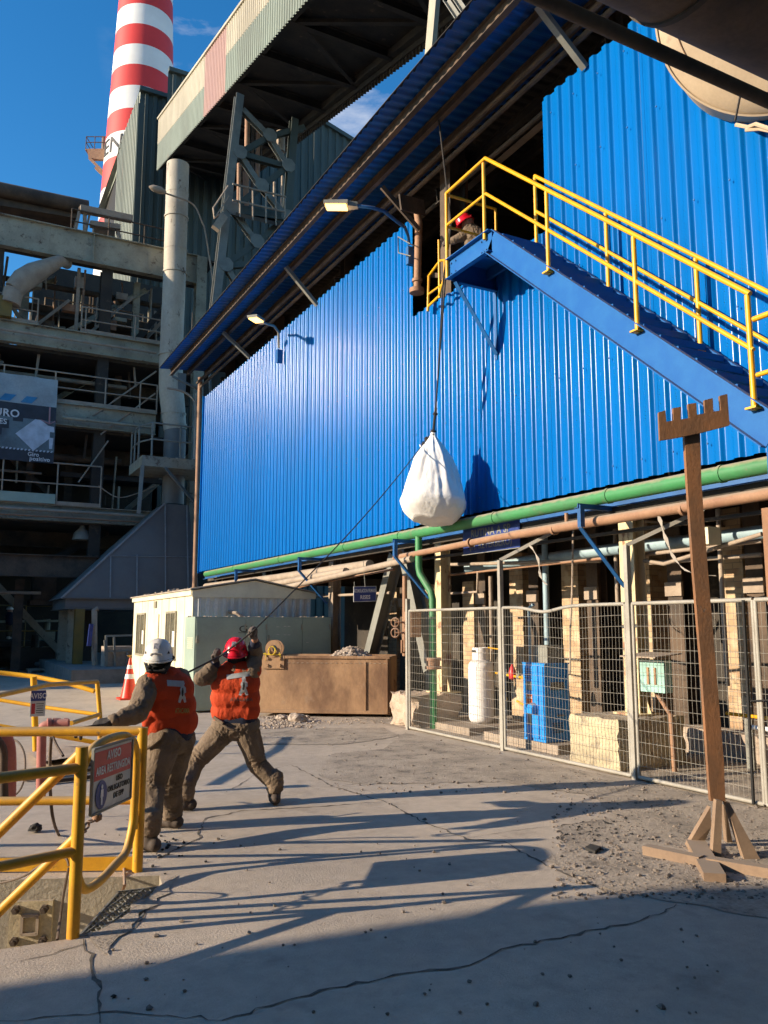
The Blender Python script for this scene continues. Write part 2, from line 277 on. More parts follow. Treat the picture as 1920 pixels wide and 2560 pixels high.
# ================================================================ SETTING: ground and pit
PITP = [(-5, 5.35), (0.39, 5.04), (0.80, 5.02), (1.08, 5.06), (1.385, 5.58), (1.44, 5.95), (0.47, 6.36), (-5, 8.66)]
def at_plane(x, y, p0, n):
    d = ray(x, y); n = V(n); return CAM + d * ((V(p0) - CAM).dot(n) / d.dot(n))
def fill_with_hole(outer, hole):
    bm = bmesh.new(); es = []
    for loop in (outer, hole):
        vs = [bm.verts.new((p[0], p[1], 0)) for p in loop]
        es += [bm.edges.new((vs[i], vs[(i + 1) % len(vs)])) for i in range(len(vs))]
    bmesh.ops.triangle_fill(bm, use_beauty=True, edges=es)
    bm.verts.index_update(); r = ([tuple(v.co) for v in bm.verts], [tuple(v.index for v in f.verts) for f in bm.faces]); bm.free(); return r
g = MB(); vs, fs = fill_with_hole([(-14, -6), (16, -6), (16, 26), (-14, 26)], PITP); g.add(vs, fs)
# surrounding sheet of the same ground, out to the horizon
R = 1500
for a, b in (((-R, -R), (R, -6)), ((-R, 26), (R, R)), ((-R, -6), (-14, 26)), ((16, -6), (R, 26))):
    g.add([(a[0], a[1], 0), (b[0], a[1], 0), (b[0], b[1], 0), (a[0], b[1], 0)], [(0, 1, 2, 3)])
o = g.build('ground', M['conc'], fix=False)
for p in o.data.polygons:
    if p.normal.z < 0: p.flip()
tag(o, kind='structure')
p_ = MB()
n = len(PITP)
for i in range(n):
    a = PITP[i]; b = PITP[(i + 1) % n]
    p_.add([(a[0], a[1], 0), (b[0], b[1], 0), (b[0], b[1], -1.5), (a[0], a[1], -1.5)], [(0, 1, 2, 3)])
p_.add([(a[0], a[1], -1.5) for a in PITP], [tuple(range(n))])
tag(p_.build('pit', mat('pit_concrete', (0.36, 0.32, 0.25), 0.9, col2=(0.27, 0.24, 0.19), scale=3, fine=0.2, stain=(0.2, 0.17, 0.13), stain_scale=4, stain_lo=0.6, stain_hi=0.7, bump=0.5, bump_scale=25), fix=False), kind='structure')

def jag(pts, step, amp, closed=False, seed=1):
    rnd = random.Random(seed); out_ = []; N = len(pts)
    for i in range(N if closed else N - 1):
        a = V(pts[i]); b = V(pts[(i + 1) % N]); k = max(1, int((b - a).length / step))
        for j in range(k):
            q = a.lerp(b, j / k); out_.append(q + V((rnd.uniform(-amp, amp), rnd.uniform(-amp, amp), 0)))
    if not closed: out_.append(V(pts[-1]))
    return out_
def crack(px, wd, seed, z=0.003):
    pts = jag([G(*p) for p in px], 0.06, 0.018, seed=seed); rnd = random.Random(seed + 50); mb = MB(); vs = []
    for i, p in enumerate(pts):
        d = (pts[min(i + 1, len(pts) - 1)] - pts[max(0, i - 1)]); d.z = 0; d.normalize(); s = V((-d.y, d.x, 0))
        q = wd * .8 * rnd.uniform(0.15, 1.2) * (0.3 + 0.7 * min(1, i / 6, (len(pts) - 1 - i) / 6))
        vs += [V((p.x, p.y, z)) + s * q * rnd.uniform(0.3, 0.7), V((p.x, p.y, z)) - s * q * rnd.uniform(0.3, 0.7)]
    mb.add(vs, [(2 * i, 2 * i + 1, 2 * i + 3, 2 * i + 2) for i in range(len(pts) - 1)]); return mb
CR = [([(560, 2552), (708, 2503), (888, 2458), (1019, 2437), (1167, 2415), (1257, 2376), (1487, 2326), (1618, 2298), (1692, 2261)], 0.032),
      ([(728, 1912), (831, 1966), (970, 2007), (1052, 2052), (1167, 2097), (1257, 2105), (1347, 2154), (1421, 2191), (1544, 2240)], 0.03),
      ([(1544, 2048), (1400, 2064), (1421, 2130), (1355, 2154)], 0.04), ([(1167, 2097), (1300, 2075), (1400, 2064)], 0.012),
      ([(386, 2148), (428, 2131), (493, 2099), (512, 2047), (607, 2027), (734, 2021), (960, 2005)], 0.03),
      ([(215, 2350), (225, 2400), (255, 2470), (250, 2559)], 0.03), ([(0, 2420), (90, 2395), (215, 2360)], 0.02), ([(330, 2325), (420, 2215)], 0.03),
      ([(728, 1912), (650, 1930), (560, 1985)], 0.015), ([(0, 2555), (300, 2530), (560, 2552)], 0.02),
      ([(250, 1990), (340, 1960), (300, 1900)], 0.02), ([(860, 1965), (1010, 1935), (1180, 1925)], 0.02)]
mb = MB()
for i, (px, wd) in enumerate(CR):
    c = crack(px, wd, i + 3); mb.add(c.v, c.f)
tag(mb.build('ground_cracks', M['crack'], fix=False), kind='structure')
mb = MB()
for k, poly in enumerate(([(1010, 1832), (1260, 1890), (1500, 1935), (1700, 1975), (1918, 2025), (2300, 2140), (2200, 2330), (1900, 2290), (1560, 2236), (1430, 2190), (1362, 2150), (1420, 2120), (1402, 2066), (1540, 2045), (1480, 1990), (1250, 1955), (900, 1962), (800, 1945), (830, 1885), (960, 1872)], [(560, 1840), (700, 1822), (960, 1820), (1000, 1840), (860, 1862), (640, 1862)], [(215, 2355), (430, 2190), (440, 2215), (300, 2345), (265, 2390)])):
    pts = jag([G(*p) for p in poly], 0.09, 0.035, True, seed=k + 20)
    mb.add([(p.x, p.y, 0.0045 + 0.001 * k) for p in pts], [tuple(range(len(pts)))])
# grit floor under the shed
pts = jag([(6.95, 2, 0), (6.95, 27, 0), (12, 27, 0), (12, 2, 0)], 0.2, 0.03, True, seed=44)
mb.add([(p.x, p.y, 0.0085) for p in pts], [tuple(range(len(pts)))])
o = mb.build('gravel_patch', M['gravel'], fix=False)
tag(o, kind='structure')
# scattered grit, uncountable
mb = MB(); rnd = random.Random(5)
def pebble(mb, c, r, rnd):
    vs = []
    for z, k in ((-0.5, 0.6), (0.1, 1.0), (0.7, 0.55)):
        for j in range(5):
            a = 2 * math.pi * j / 5 + rnd.uniform(-.4, .4); q = r * k * rnd.uniform(0.7, 1.2); vs.append((c[0] + q * math.cos(a), c[1] + q * math.sin(a), c[2] + r * z * rnd.uniform(.6, 1)))
    fs = [(i * 5 + j, i * 5 + (j + 1) % 5, (i + 1) * 5 + (j + 1) % 5, (i + 1) * 5 + j) for i in range(2) for j in range(5)] + [(14, 13, 12, 11, 10)[::-1]]
    mb.add(vs, fs)
for k in range(1900):
    u = rnd.random()
    if u < 0.62: p = G(rnd.uniform(1380, 1915), rnd.uniform(1960, 2250)); 
    elif u < 0.8: p = G(rnd.uniform(820, 1500), rnd.uniform(1850, 1985))
    elif u < 0.88: p = V((rnd.uniform(7.0, 9.3), rnd.uniform(5, 14), 0))
    elif u < 0.93: p = G(rnd.uniform(560, 900), rnd.uniform(1815, 1850))
    else: p = G(rnd.uniform(250, 1900), rnd.uniform(2050, 2540))
    pebble(mb, (p.x, p.y, 0.006), rnd.choice((0.006, 0.008, 0.01, 0.012, 0.02)) * rnd.uniform(.5, 1.2), rnd)
tag(mb.build('grit', M['stone'], fix=False), kind='stuff')
mb = MB()
for k in range(100):
    u = rnd.random()
    p = G(rnd.gauss(1500, 60), rnd.gauss(2085, 25)) if u < 0.62 else (G(rnd.uniform(250, 1900), rnd.uniform(2000, 2540)) if u < 0.70 else G(rnd.gauss(420, 60), rnd.gauss(2120, 25)))
    pebble(mb, (p.x, p.y, 0.006), rnd.uniform(0.006, 0.02), rnd)
c = G(1480, 2128); mb.prism([c + V((-.05, -.09, .005)), c + V((.07, -.02, .01)), c + V((.05, .07, .012)), c + V((-.04, .03, .006))], (0, 0, .022))
tag(mb.build('charred_debris', M['char'], fix=False), kind='stuff')

# ================================================================ corrugated sheet
def corr(mb, o, along, up, nrm, length, height, pitch=0.25, depth=0.046, hi=0.08, web=0.032, phase=0.0):
    """trapezoid sheet: runs 'along', stands 'up', ribs push out along 'nrm'"""
    o = V(o); along = V(along).normalized(); up = V(up).normalized(); nrm = V(nrm).normalized()
    rr = 0.017 if pitch > 0.18 else 0.006; pr = []
    lo = pitch - hi - 2 * web; seg = [(0, 0), (lo, 0), (lo + web, 1), (lo + web + hi, 1)]
    N = int(length / pitch) + 2
    raw = [(i * pitch + s + phase - pitch, d * depth) for i in range(N + 1) for s, d in seg]
    for i in range(1, len(raw) - 1):
        p0, p1, p2 = [V((x[0], x[1], 0)) for x in raw[i - 1:i + 2]]
        a = (p0 - p1).normalized() * rr; b = (p2 - p1).normalized() * rr
        for t in (0, .25, .5, .75, 1):
            q = (p1 + a) * (1 - t) ** 2 + p1 * (2 * t * (1 - t)) + (p1 + b) * t * t
            pr.append((q.x, q.y))
    pts = [p for p in pr if 0 <= p[0] <= length]
    if not pts: return
    d0 = min(pr, key=lambda p: abs(p[0]))[1]; d1 = min(pr, key=lambda p: abs(p[0] - length))[1]
    pts = [(0, d0)] + pts + [(length, d1)]
    vs = []
    for s, d in pts:
        q = o + along * s + nrm * d; vs += [q, q + up * height]
    mb.add(vs, [(2 * i, 2 * i + 2, 2 * i + 3, 2 * i + 1) for i in range(len(pts) - 1)])

# ================================================================ SHED with blue cladding
XW = 7.6
SHY = 27.3
shed = thing('industrial_shed', 'long blue corrugated shed with projecting roof, raised on columns over an open dark ground storey', 'shed', (XW, 12, 0))
mb = MB(); corr(mb, (XW, 13.0, 3.50), (0, 1, 0), ZV, (-1, 0, 0), SHY - 13.0, 6.05); corr(mb, (XW, 9.05, 3.52), (0, 1, 0), ZV, (-1, 0, 0), 3.95, 4.03)
mb.build('wall_cladding', M['blue'], shed, smooth=50, fix=False)
mb = MB(); corr(mb, (XW, 1.0, 3.52), (0, 1, 0), ZV, (-1, 0, 0), 8.05, 6.12)
mb.build('upper_cladding', M['blue'], shed, smooth=50, fix=False)
scr = MB()
for zz in (3.75, 5.2, 6.7, 8.2, 9.3):
    for k in range(32):
        y = 1.3 + k * .5
        if y > 9 and y < 13.1 and zz > 7.4: continue
        scr.cyl((XW - .046, y, zz), (XW - .06, y, zz), .011, 6)
tag(scr.build('screw_row', M['bluedark'], shed), kind='stuff')
for y in (3.05, 5.05, 7.05, 11.05, 14.0, 16.0, 18.0, 20.0, 22.0, 24.0, 26.0):
    s_ = MB(); s_.box((XW - .05, y, 3.51), (XW - .0465, y + .004, 9.5 if y < 9 or y > 13 else 7.5)); s_.build('sheet_overlap', M['bluedark'], shed)
mb = MB(); mb.box((XW - 0.075, SHY, 3.45), (XW + 0.1, SHY + 0.06, 9.6)); corr(mb, (XW, SHY + 0.03, 3.5), (1, 0, 0), ZV, (0, 1, 0), 6.5, 6.1)
mb.build('end_cladding', M['blue'], shed, fix=False)
RS = 0.09
def rz(x): return 10.36 + RS * (x - 6.0)
rup = V((1, 0, RS)).normalized()
mb = MB(); corr(mb, (6.0, -3.0, rz(6.0)), (0, 1, 0), rup, (0, 0, -1), SHY + 3.0, 1.9, pitch=0.21, depth=0.045, hi=0.06, web=.035)
mb.build('roof_eave', M['eave'], shed, smooth=50, fix=False)
mb = MB(); corr(mb, (7.9, -3.0, rz(7.9)), (0, 1, 0), rup, (0, 0, -1), SHY + 3.0, 6.2, pitch=0.21, depth=0.045, hi=0.09)
mb.build('roof_sheet', M['dark'], shed, fix=False)  # inner roof: soot and lack of light both put into this dark colour
mb = MB(); mb.box((5.99, -3, rz(6) + 0.02), (14, SHY + .01, rz(6) + 0.03))
for v in range(len(mb.v)):
    x, y, z = mb.v[v]; mb.v[v] = (x, y, z + RS * (x - 5.99) + 0.0)
mb.build('roof_top', M['dark'], shed)
for x, wd, h, m_ in ((6.38, 0.10, 0.2, 'darkbrown'), (6.95, 0.09, 0.16, 'darkbrown'), (7.55, 0.10, 0.2, 'darkbrown'), (8.3, 0.1, 0.2, 'dark'), (9.2, 0.1, 0.2, 'dark')):
    b = MB(); b.ibeam((x, -3, rz(x) - 0.055 - h / 2), (x, SHY - 0.05, rz(x) - 0.055 - h / 2), wd, h, 0.014); b.build('purlin', M[m_], shed)
for x, z in ((7.3, 10.02), (7.42, 9.9), (7.9, 9.75)):
    b = MB(); b.tube([(x, 0, z), (x, SHY, z)], 0.045, 8); b.build('conduit', M['darkbrown'], shed, smooth=True)
# struts from the wall head out to the eave
for (a, e) in (((625, 893), (545, 842)), ((795, 762), (690, 672)), ((1468, 165), (1315, 10))):
    p = at(a[0], a[1], X=XW - 0.02); q = at(e[0], e[1], X=6.75); q = V((6.75, p.y, rz(6.75) - 0.2))
    b = MB(); b.angle(p, q, 0.085, 0.01); b.build('strut', M['steel2'], shed)
# inner framing behind the open gap
colY = (-0.6, 3.4, 7.75, 12.25, 16.8, 21.3, 25.8)
for y in colY:
    b = MB(); b.ibeam((8.0, y, 3.5), (8.0, y, rz(8) - .05), 0.24, 0.26, 0.018, (0, 1, 0)); b.build('upper_column', M['darkbrown'], shed)
    b = MB(); b.ibeam((7.7, y + .02, 9.72), (13.5, y + .02, 10.4), 0.16, 0.3, 0.015); b.build('rafter', M['dark'], shed)
for y0, y1 in ((3.4, 7.75), (12.25, 16.8), (16.8, 21.3), (21.3, 25.8)):
    b = MB(); b.angle((8.05, y0, 8.2), (8.05, y1, 10.0), 0.09, 0.01); b.build('cross_brace', M['darkbrown'], shed)
b = MB(); b.angle(at(1170, 470, X=8.6), at(1370, 300, X=8.6), 0.13, 0.012); b.build('diagonal_brace', M['tanpipe'], shed)
b = MB(); b.angle(at(1166, 560, X=8.3), at(1166, 330, X=8.3), 0.09, 0.012); b.build('hanger', M['brown'], shed)
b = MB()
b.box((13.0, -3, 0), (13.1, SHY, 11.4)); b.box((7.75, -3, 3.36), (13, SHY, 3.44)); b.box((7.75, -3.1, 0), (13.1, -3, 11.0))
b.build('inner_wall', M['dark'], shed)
for y in (7.75, 12.25, 16.8, 21.3, 25.8):
    b = MB(); b.ibeam((7.78, y, 3.2), (12.9, y, 3.2), 0.16, 0.3, 0.016); b.build('floor_beam', M['darkbrown'], shed)
b = MB(); b.ibeam((7.78, -2, 3.33), (7.78, SHY, 3.33), 0.14, 0.16, 0.012, ZV); b.build('edge_beam', M['bluedark'], shed)
# ground storey columns
def column(y, base, m_, wd=0.24):
    c = MB(); c.ibeam((7.80, y, base), (7.80, y, 3.25), wd, 0.2, 0.016, (1, 0, 0)); o = c.build('column', M[m_], shed)
    c = MB(); c.box((7.58, y - .22, base), (8.02, y + .22, base + .025))
    for s in (-1, 1): c.prism([(7.8, y + s * .11, base + .02), (7.8, y + s * .21, base + .02), (7.8, y + s * .11, base + .28)], (0.012, 0, 0))
    c.build('base_plate', M[m_], o); return o
column(7.78, 0.60, 'colpaint', 0.25); column(12.35, 0.55, 'colpaint', 0.2); column(16.9, 0.1, 'tanpipe'); column(21.3, 0.1, 'steel'); column(25.8, 0.1, 'steel'); column(3.4, 0.6, 'colpaint')
# furnace wall with brick pillars between steel plates, behind the columns
for y, wd, h in ((5.2, .62, 3.3), (6.55, .5, 3.3), (7.6, .35, 3.3), (9.3, .42, 3.3), (10.9, .42, 2.9), (12.4, .4, 3.1), (14.0, .4, 2.6), (15.5, .4, 2.6), (17.2, .4, 2.6)):
    b = MB(); b.box((9.45, y - wd / 2, 0), (9.9, y + wd / 2, h)); b.build('brick_pillar', M['brick'], shed)
for y in (5.9, 7.08, 8.4, 10.1, 11.6, 13.2, 14.7, 16.3):
    b = MB(); b.ibeam((9.32, y, 0), (9.32, y, 3.3), 0.26, 0.2, 0.016, (1, 0, 0)); b.build('buckstay', M['darkbrown'], shed)
    b = MB(); b.box((9.18, y - .15, 2.12), (9.22, y + .15, 2.32)); b.build('tie_plate', M['tanpipe'], shed)
b = MB(); b.box((10.3, 3, 0), (10.4, 19, 3.34)); b.box((9.6, 2, 0), (10.3, 2.1, 3.3)); b.build('furnace_casing', M['dark'], shed)
b = MB(); b.box((9.0, 4.0, 0.0), (9.4, 9.0, 0.34)); b.build('furnace_kerb', M['rubble'], shed)
# A-frame legs seen left of the fence
for (p, q) in (((7.9, 15.8, 0.2), (7.9, 14.2, 3.1)), ((7.9, 12.9, 0.9), (7.9, 13.9, 3.3))):
    b = MB(); b.ibeam(p, q, 0.22, 0.24, 0.016, (1, 0, 0)); b.build('inclined_leg', M['steel2'], shed)
b = MB(); b.tube([at(770 + 0, 1492, X=7.85), at(975, 1482, X=7.85)], 0.03, 8); b.build('tie_bar', M['tanpipe'], shed)

# bolted wall stays of the pipe rack: blue drop brackets
for i, y in enumerate((7.8, 12.6, 17.0, 21.5)):
    b = MB(); b.angle((7.75, y, 3.19), (6.93, y, 3.19), 0.06, 0.008); b.angle((6.95, y, 3.2), (6.95, y, 2.92), 0.06, 0.008, (0, 1, 0)); b.angle((6.95, y, 2.93), (7.66, y, 2.2), 0.06, 0.008)
    tag(b.build('pipe_bracket', M['bluedark'], loc=(7.6, y, 3)), ('blue steel drop bracket under the green pipe beside the yellow peeling column', 'blue drop bracket behind the green downpipe', 'blue drop bracket above the pale green cabinet, near the rusty skip', 'blue drop bracket above the cabin roof, farthest along the green pipe')[i], 'bracket', 'blue brackets carrying the green pipe')
# pipes along the wall
def collar(mb, p, r, d=V((0, 1, 0))): mb.cyl(V(p) - d * .02, V(p) + d * .02, r, 16)
gp = thing('green_pipe', 'long green pipe along the foot of the blue wall with an elbowed drop', 'pipe', (7.3, 12.3, 0))
b = MB(); b.tube([(7.27, 25.4, 3.31), (7.27, 1.0, 3.31)], 0.09, 20); b.build('main_run', M['green'], gp, smooth=True)
for y in (22.5, 18.9, 15.2, 12.9, 10.0, 7.6, 5.9, 4.2): b = MB(); collar(b, (7.27, y, 3.31), 0.10); b.build('joint_collar', M['green'], gp, smooth=True)
b = MB(); b.tube([(7.27, 12.28, 3.28), (7.27, 12.28, 2.72), (7.28, 12.26, 2.60), (7.34, 12.0, 2.28), (7.35, 11.96, 2.15), (7.35, 11.96, 0.0)], 0.062, 16); b.build('downpipe', M['green'], gp, smooth=60)
b = MB(); b.cyl((7.35, 11.96, .98), (7.35, 11.96, 1.03), .14); b.cyl((7.35, 11.96, 1.12), (7.35, 11.96, 1.17), .14); b.lathe([(0.01, -.1), (.12, -.04), (.12, .04), (.01, .1)], (7.35, 11.96, 1.08), n=12); b.build('flange', M['brown'], gp, smooth=True)
bp_ = thing('brown_pipe', 'rusty brown pipe running just below the green pipe in front of the columns', 'pipe', (7.15, 9, 2.9))
b = MB(); b.tube([(7.25, 13.1, 2.93), (7.22, 9.9, 3.0), (7.22, 9.5, 3.0), (7.22, 1, 3.02)], 0.052, 16); b.tube([(7.22, 9.55, 3.0), (7.22, 1, 3.02)], 0.064, 16); b.build('pipe_run', M['brown'], bp_, smooth=60)
b = MB()
for y in (12.9, 10.6, 8.6, 6.4): collar(b, (7.22, y, 2.985), .073)
b.cyl((7.22, 8.35, 3.05), (7.22, 8.35, 3.18), .025, 8); b.build('coupling', M['brown'], bp_, smooth=True)
def pipe(pts, r, m_, label, group=None, n=12, name='service_pipe'):
    b = MB(); b.tube(pts, r, n); return tag(b.build(name, M[m_], loc=pts[0], smooth=60), label, 'pipe', group)
RK = 'pipes on the rack under the blue wall'
pipe([at(925, 1412, X=7.45), at(690, 1445, X=7.45), V((7.45, 26, 2.95))], 0.10, 'tanpipe', 'thickest dusty grey pipe, top one of the rack behind the cabin', RK)
pipe([at(865, 1428, X=7.3), at(640, 1468, X=7.3), V((7.3, 26.5, 2.8))], 0.075, 'tanpipe', 'open-ended dusty pipe under the thickest rack pipe', RK)
pipe([at(1030, 1397, X=7.2), at(760, 1458, X=7.2), at(600, 1492, X=7.2)], 0.06, 'tanpipe', 'sloping beige pipe passing behind the blue bracket above the skip', RK)
pipe([at(985, 1423, X=7.5), at(770, 1462, X=7.5), V((7.5, 22, 2.35))], 0.025, 'brown', 'thin rusty conduit crossing above the hanging blue sign', RK, 8)
pipe([V((8.5, 12.6, 2.75)), at(1520, 1375, X=8.5), at(1910, 1330, X=8.5), V((8.5, 3, 2.75))], 0.085, 'ltblue', 'pale blue pipe crossing behind the columns', RK)
pipe([at(1100, 1412, X=8.2), at(1500, 1402, X=8.2)], 0.03, 'tanpipe', 'thin beige pipe left of the yellow peeling column', RK, 8)
pipe([at(1100, 1440, X=8.1), at(1300, 1418, X=8.1), at(1515, 1395, X=8.1)], 0.022, 'brown', 'thin brown pipe sloping to the yellow peeling column', RK, 8)
pipe([at(1600, 1388, X=8.0), at(1905, 1352, X=8.0)], 0.026, 'tanpipe', 'upper thin beige pipe right of the yellow peeling column', RK, 8)
pipe([at(1610, 1402, X=7.9), at(1660, 1410, X=7.9), at(1905, 1335, X=7.9)], 0.026, 'tanpipe', 'bent beige pipe rising to the right behind the tall rusty stand', RK, 8)
pipe([at(1625, 1408, X=8.3), at(1905, 1387, X=8.3)], 0.026, 'tanpipe', 'lower thin beige pipe right of the yellow peeling column', RK, 8)
pipe([V((8.3, 11.6, 2.55)), V((8.3, 11.6, .95)), V((8.3, 12.2, .93))], 0.035, 'tanpipe', 'grey vertical pipe turning left above the white gas cylinder', RK, 8)
pipe([at(1195, 1425, X=8.1), at(1193, 1480, X=8.1), at(1120, 1484, X=8.1)], 0.022, 'tanpipe', 'short hooked beige pipe above the white gas cylinder', RK, 8)
pipe([V((8.4, 10.25, 3.1)), V((8.4, 10.25, 1.0))], 0.05, 'ltblue', 'pale blue vertical pipe behind the blue cabinet', RK, 8)
pipe([V((8.2, 6.75, 3.1)), V((8.2, 6.75, 1.0))], 0.028, 'tanpipe', 'thin rusty vertical pipe above the teal box', RK, 8)
pipe([V((8.6, 8.9, 3.1)), V((8.6, 8.9, 2.0))], 0.03, 'tanpipe', 'short vertical pipe left of the yellow peeling column', RK, 8)
# steel tube bolted to corner
pipe([V((7.5, 27.5, 0)), V((7.46, 27.5, 10.3))], 0.085, 'brown', 'tall rusty vertical pipe at the far corner of the blue wall')
# dark steel beams across under the wall (rack)
b = MB(); b.box((7.5, 3, 2.86), (7.56, 13.5, 2.9)); b.box((7.5, 3, 3.12), (7.56, 26, 3.2)); b.build('rack_rail', M['dark'], shed)

# wooden/steel post at right edge
q = at(1903, 1271, X=7.1); b = MB(); b.box((7.1, q.y - .14, 0), (7.2, q.y, q.z)); tag(b.build('steel_post', [M['rod']], loc=(7.15, q.y, 0)), 'rusty square post at the right edge behind the mesh fence', 'post')
# ================================================================ STAIRS
st = thing('steel_stairs', 'blue steel staircase with yellow handrails climbing the blue wall to a small landing', 'stairs', (7.0, 7, 3.5))
XO, XI = 6.7, 7.42
top = V((XO, 9.2, 7.24)); bot = V((XO, 4.83, 7.24 - 4.37 * .862))
def chan(mb, p, q, h, side, t=0.012, fl=0.07):
    mb.bar(p, q, t, h); d = (V(q) - V(p)).normalized(); s = V((side, 0, 0)); u = s.cross(d).normalized(); u = u if u.z > 0 else -u
    for k in (-1, 1):
        c = u * (k * (h / 2 - t / 2)) + s * (fl / 2 + t / 2); mb.bar(V(p) + c, V(q) + c, fl, t, u)
for x, sde in ((XO, -1), (XI, 1)):
    b = MB(); dx = V((x - XO, 0, 0)); chan(b, top + dx, bot + dx, 0.33, sde); b.build('stringer', M['bluesteel'], st)
for k in range(18):
    y = 9.05 - k * .232; z = 7.36 - (9.2 - y) * .862
    b = MB(); b.box((XO + .01, y - .13, z - .02), (XI - .01, y + .13, z + .012)); b.box((XO + .01, y - .13, z - .06), (XI - .01, y - .118, z - .02)); b.build('tread', M['bluesteel'], st)
b = MB(); b.box((XO + .01, 9.2, 7.395), (XW + .3, 10.3, 7.41)); b.build('landing_plate', M['bluesteel'], st)
b = MB(); chan(b, (XO, 9.17, 7.24), (XO, 10.32, 7.24), 0.33, -1); b.build('landing_beam', M['bluesteel'], st)
b = MB(); b.bar((XO + .02, 10.31, 7.24), (XW, 10.31, 7.24), .012, .33); b.bar((XI, 9.2, 7.3), (XI, 10.3, 7.3), .05, .16); b.bar((XO, 9.75, 7.33), (XW, 9.75, 7.33), .05, .1); b.bar((XO, 9.22, 7.28), (XW, 9.22, 7.28), .03, .16); b.build('landing_joist', M['bluedark'], st)
for y in (10.28,):
    b = MB(); b.angle((XO + .06, y, 7.06), (XW - .03, y, 7.06), .07, .01); b.angle((XO + .08, y, 7.05), (XW - .05, y, 6.0), .07, .01); b.angle((XW - .06, y, 7.05), (XW - .06, y, 5.9), .07, .01, (0, 1, 0)); b.build('landing_bracket', M['bluedark'], st)
b = MB()
for y, z in ((10.24, 7.34), (10.24, 7.17), (10.12, 7.34), (10.12, 7.17), (9.42, 7.34), (9.42, 7.17), (9.3, 7.34), (9.3, 7.17)): b.cyl((XO - .025, y, z - .02), (XO - .005, y, z - .02), .014, 6)
b.build('bolt', M['bluedark'], st)
def rail_side(x, ys, land):
    d = lambda y: 7.38 - (9.2 - y) * .862
    for y in ys:
        b = MB(); b.cyl((x, y, d(y) - .04), (x, y, d(y) + 1.1), .028, 10); b.box((x - .06, y - .06, d(y) - .03), (x + .06, y + .06, d(y) - .01)); b.build('rail_post', M['yellow2'], st, smooth=60)
    y0 = 9.25 if land else 9.03
    ye = 4.97 if land else 4.85; p = [(x, y0, d(y0) + 1.13), (x, ye, d(ye) + 1.13)]; q = [(x, y0, d(y0) + .57), (x, ye, d(ye) + .57)]
    if not land: p.append((x, 1.2, p[-1][2] - .1)); q.append((x, 1.2, q[-1][2] - .1))
    if land: p = [(x, 10.32, 8.52)] + p; q = [(x, 10.32, 7.98)] + q
    b = MB(); b.tube(p, .028, 10); b.build('handrail', M['yellow2'], st, smooth=60)
    b = MB(); b.tube(q, .024, 10); b.build('mid_rail', M['yellow2'], st, smooth=60)
rail_side(6.66, (7.9, 6.42, 5.0), True); rail_side(7.40, (9.03, 7.6, 6.2, 4.9), False)
b = MB(); b.box((XO - .05, 1.2, 3.42), (XW, 4.82, 3.44)); b.build('lower_landing', M['bluesteel'], st)
b = MB(); b.bar((XO, 1.2, 3.28), (XO, 4.82, 3.28), .08, .24); b.bar((XO + .02, 4.84, 3.2), (XW, 4.84, 3.2), .012, .3); b.bar((XO, 4.86, 3.3), (XO, 4.86, 2.95), .06, .1, (0, 1, 0)); b.build('lower_beam', M['bluesteel'], st)
for y_ in (4.4, 2.6): b = MB(); b.cyl((6.66, y_, 3.4), (6.66, y_, 4.6), .028, 10); b.build('rail_post', M['yellow2'], st, smooth=60)
b = MB(); b.cyl((6.66, 9.3, 7.3), (6.66, 9.3, 8.5), .028, 10); b.build('rail_post', M['yellow2'], st, smooth=60)
b = MB(); b.cyl((6.66, 10.32, 7.1), (6.66, 10.32, 8.52), .028, 10); b.build('rail_post', M['yellow2'], st, smooth=60)
b = MB(); b.tube([(6.66, 10.32, 8.5), (7.62, 10.32, 8.5), (7.62, 10.32, 7.42)], .026, 10); b.tube([(6.66, 10.32, 7.96), (7.62, 10.32, 7.96)], .022, 10); b.build('return_rail', M['yellow2'], st, smooth=60)
b = MB(); b.tube([(6.66, 4.95, 4.60), (6.66, 1.2, 4.60)], .028, 10); b.tube([(6.66, 4.95, 4.05), (6.66, 1.2, 4.05)], .024, 10); b.build('side_rail', M['yellow2'], st, smooth=60)
# small safety gate left of the landing
sg = thing('safety_rail', 'short yellow looped safety rail in the wall opening left of the landing', 'railing', (7.4, 11.6, 7.0))
pA = at(1070, 778, X=7.45); pB = at(1072, 690, X=7.45); pC = at(1100, 652, X=7.3); pD = at(1112, 650, X=7.2); pE = at(1112, 690, X=7.2); pF = at(1098, 740, X=7.3); pG = at(1072, 765, X=7.45)
b = MB(); b.tube([pA, pB, pC, pD, pE, pF, pG], .025, 10); b.tube([at(1072, 735, X=7.44), at(1110, 708, X=7.22)], .02, 8); b.cyl(at(1099, 745, X=7.3), at(1097, 600, X=7.3), .022, 8); b.build('looped_tube', M['yellow2'], sg, smooth=60)

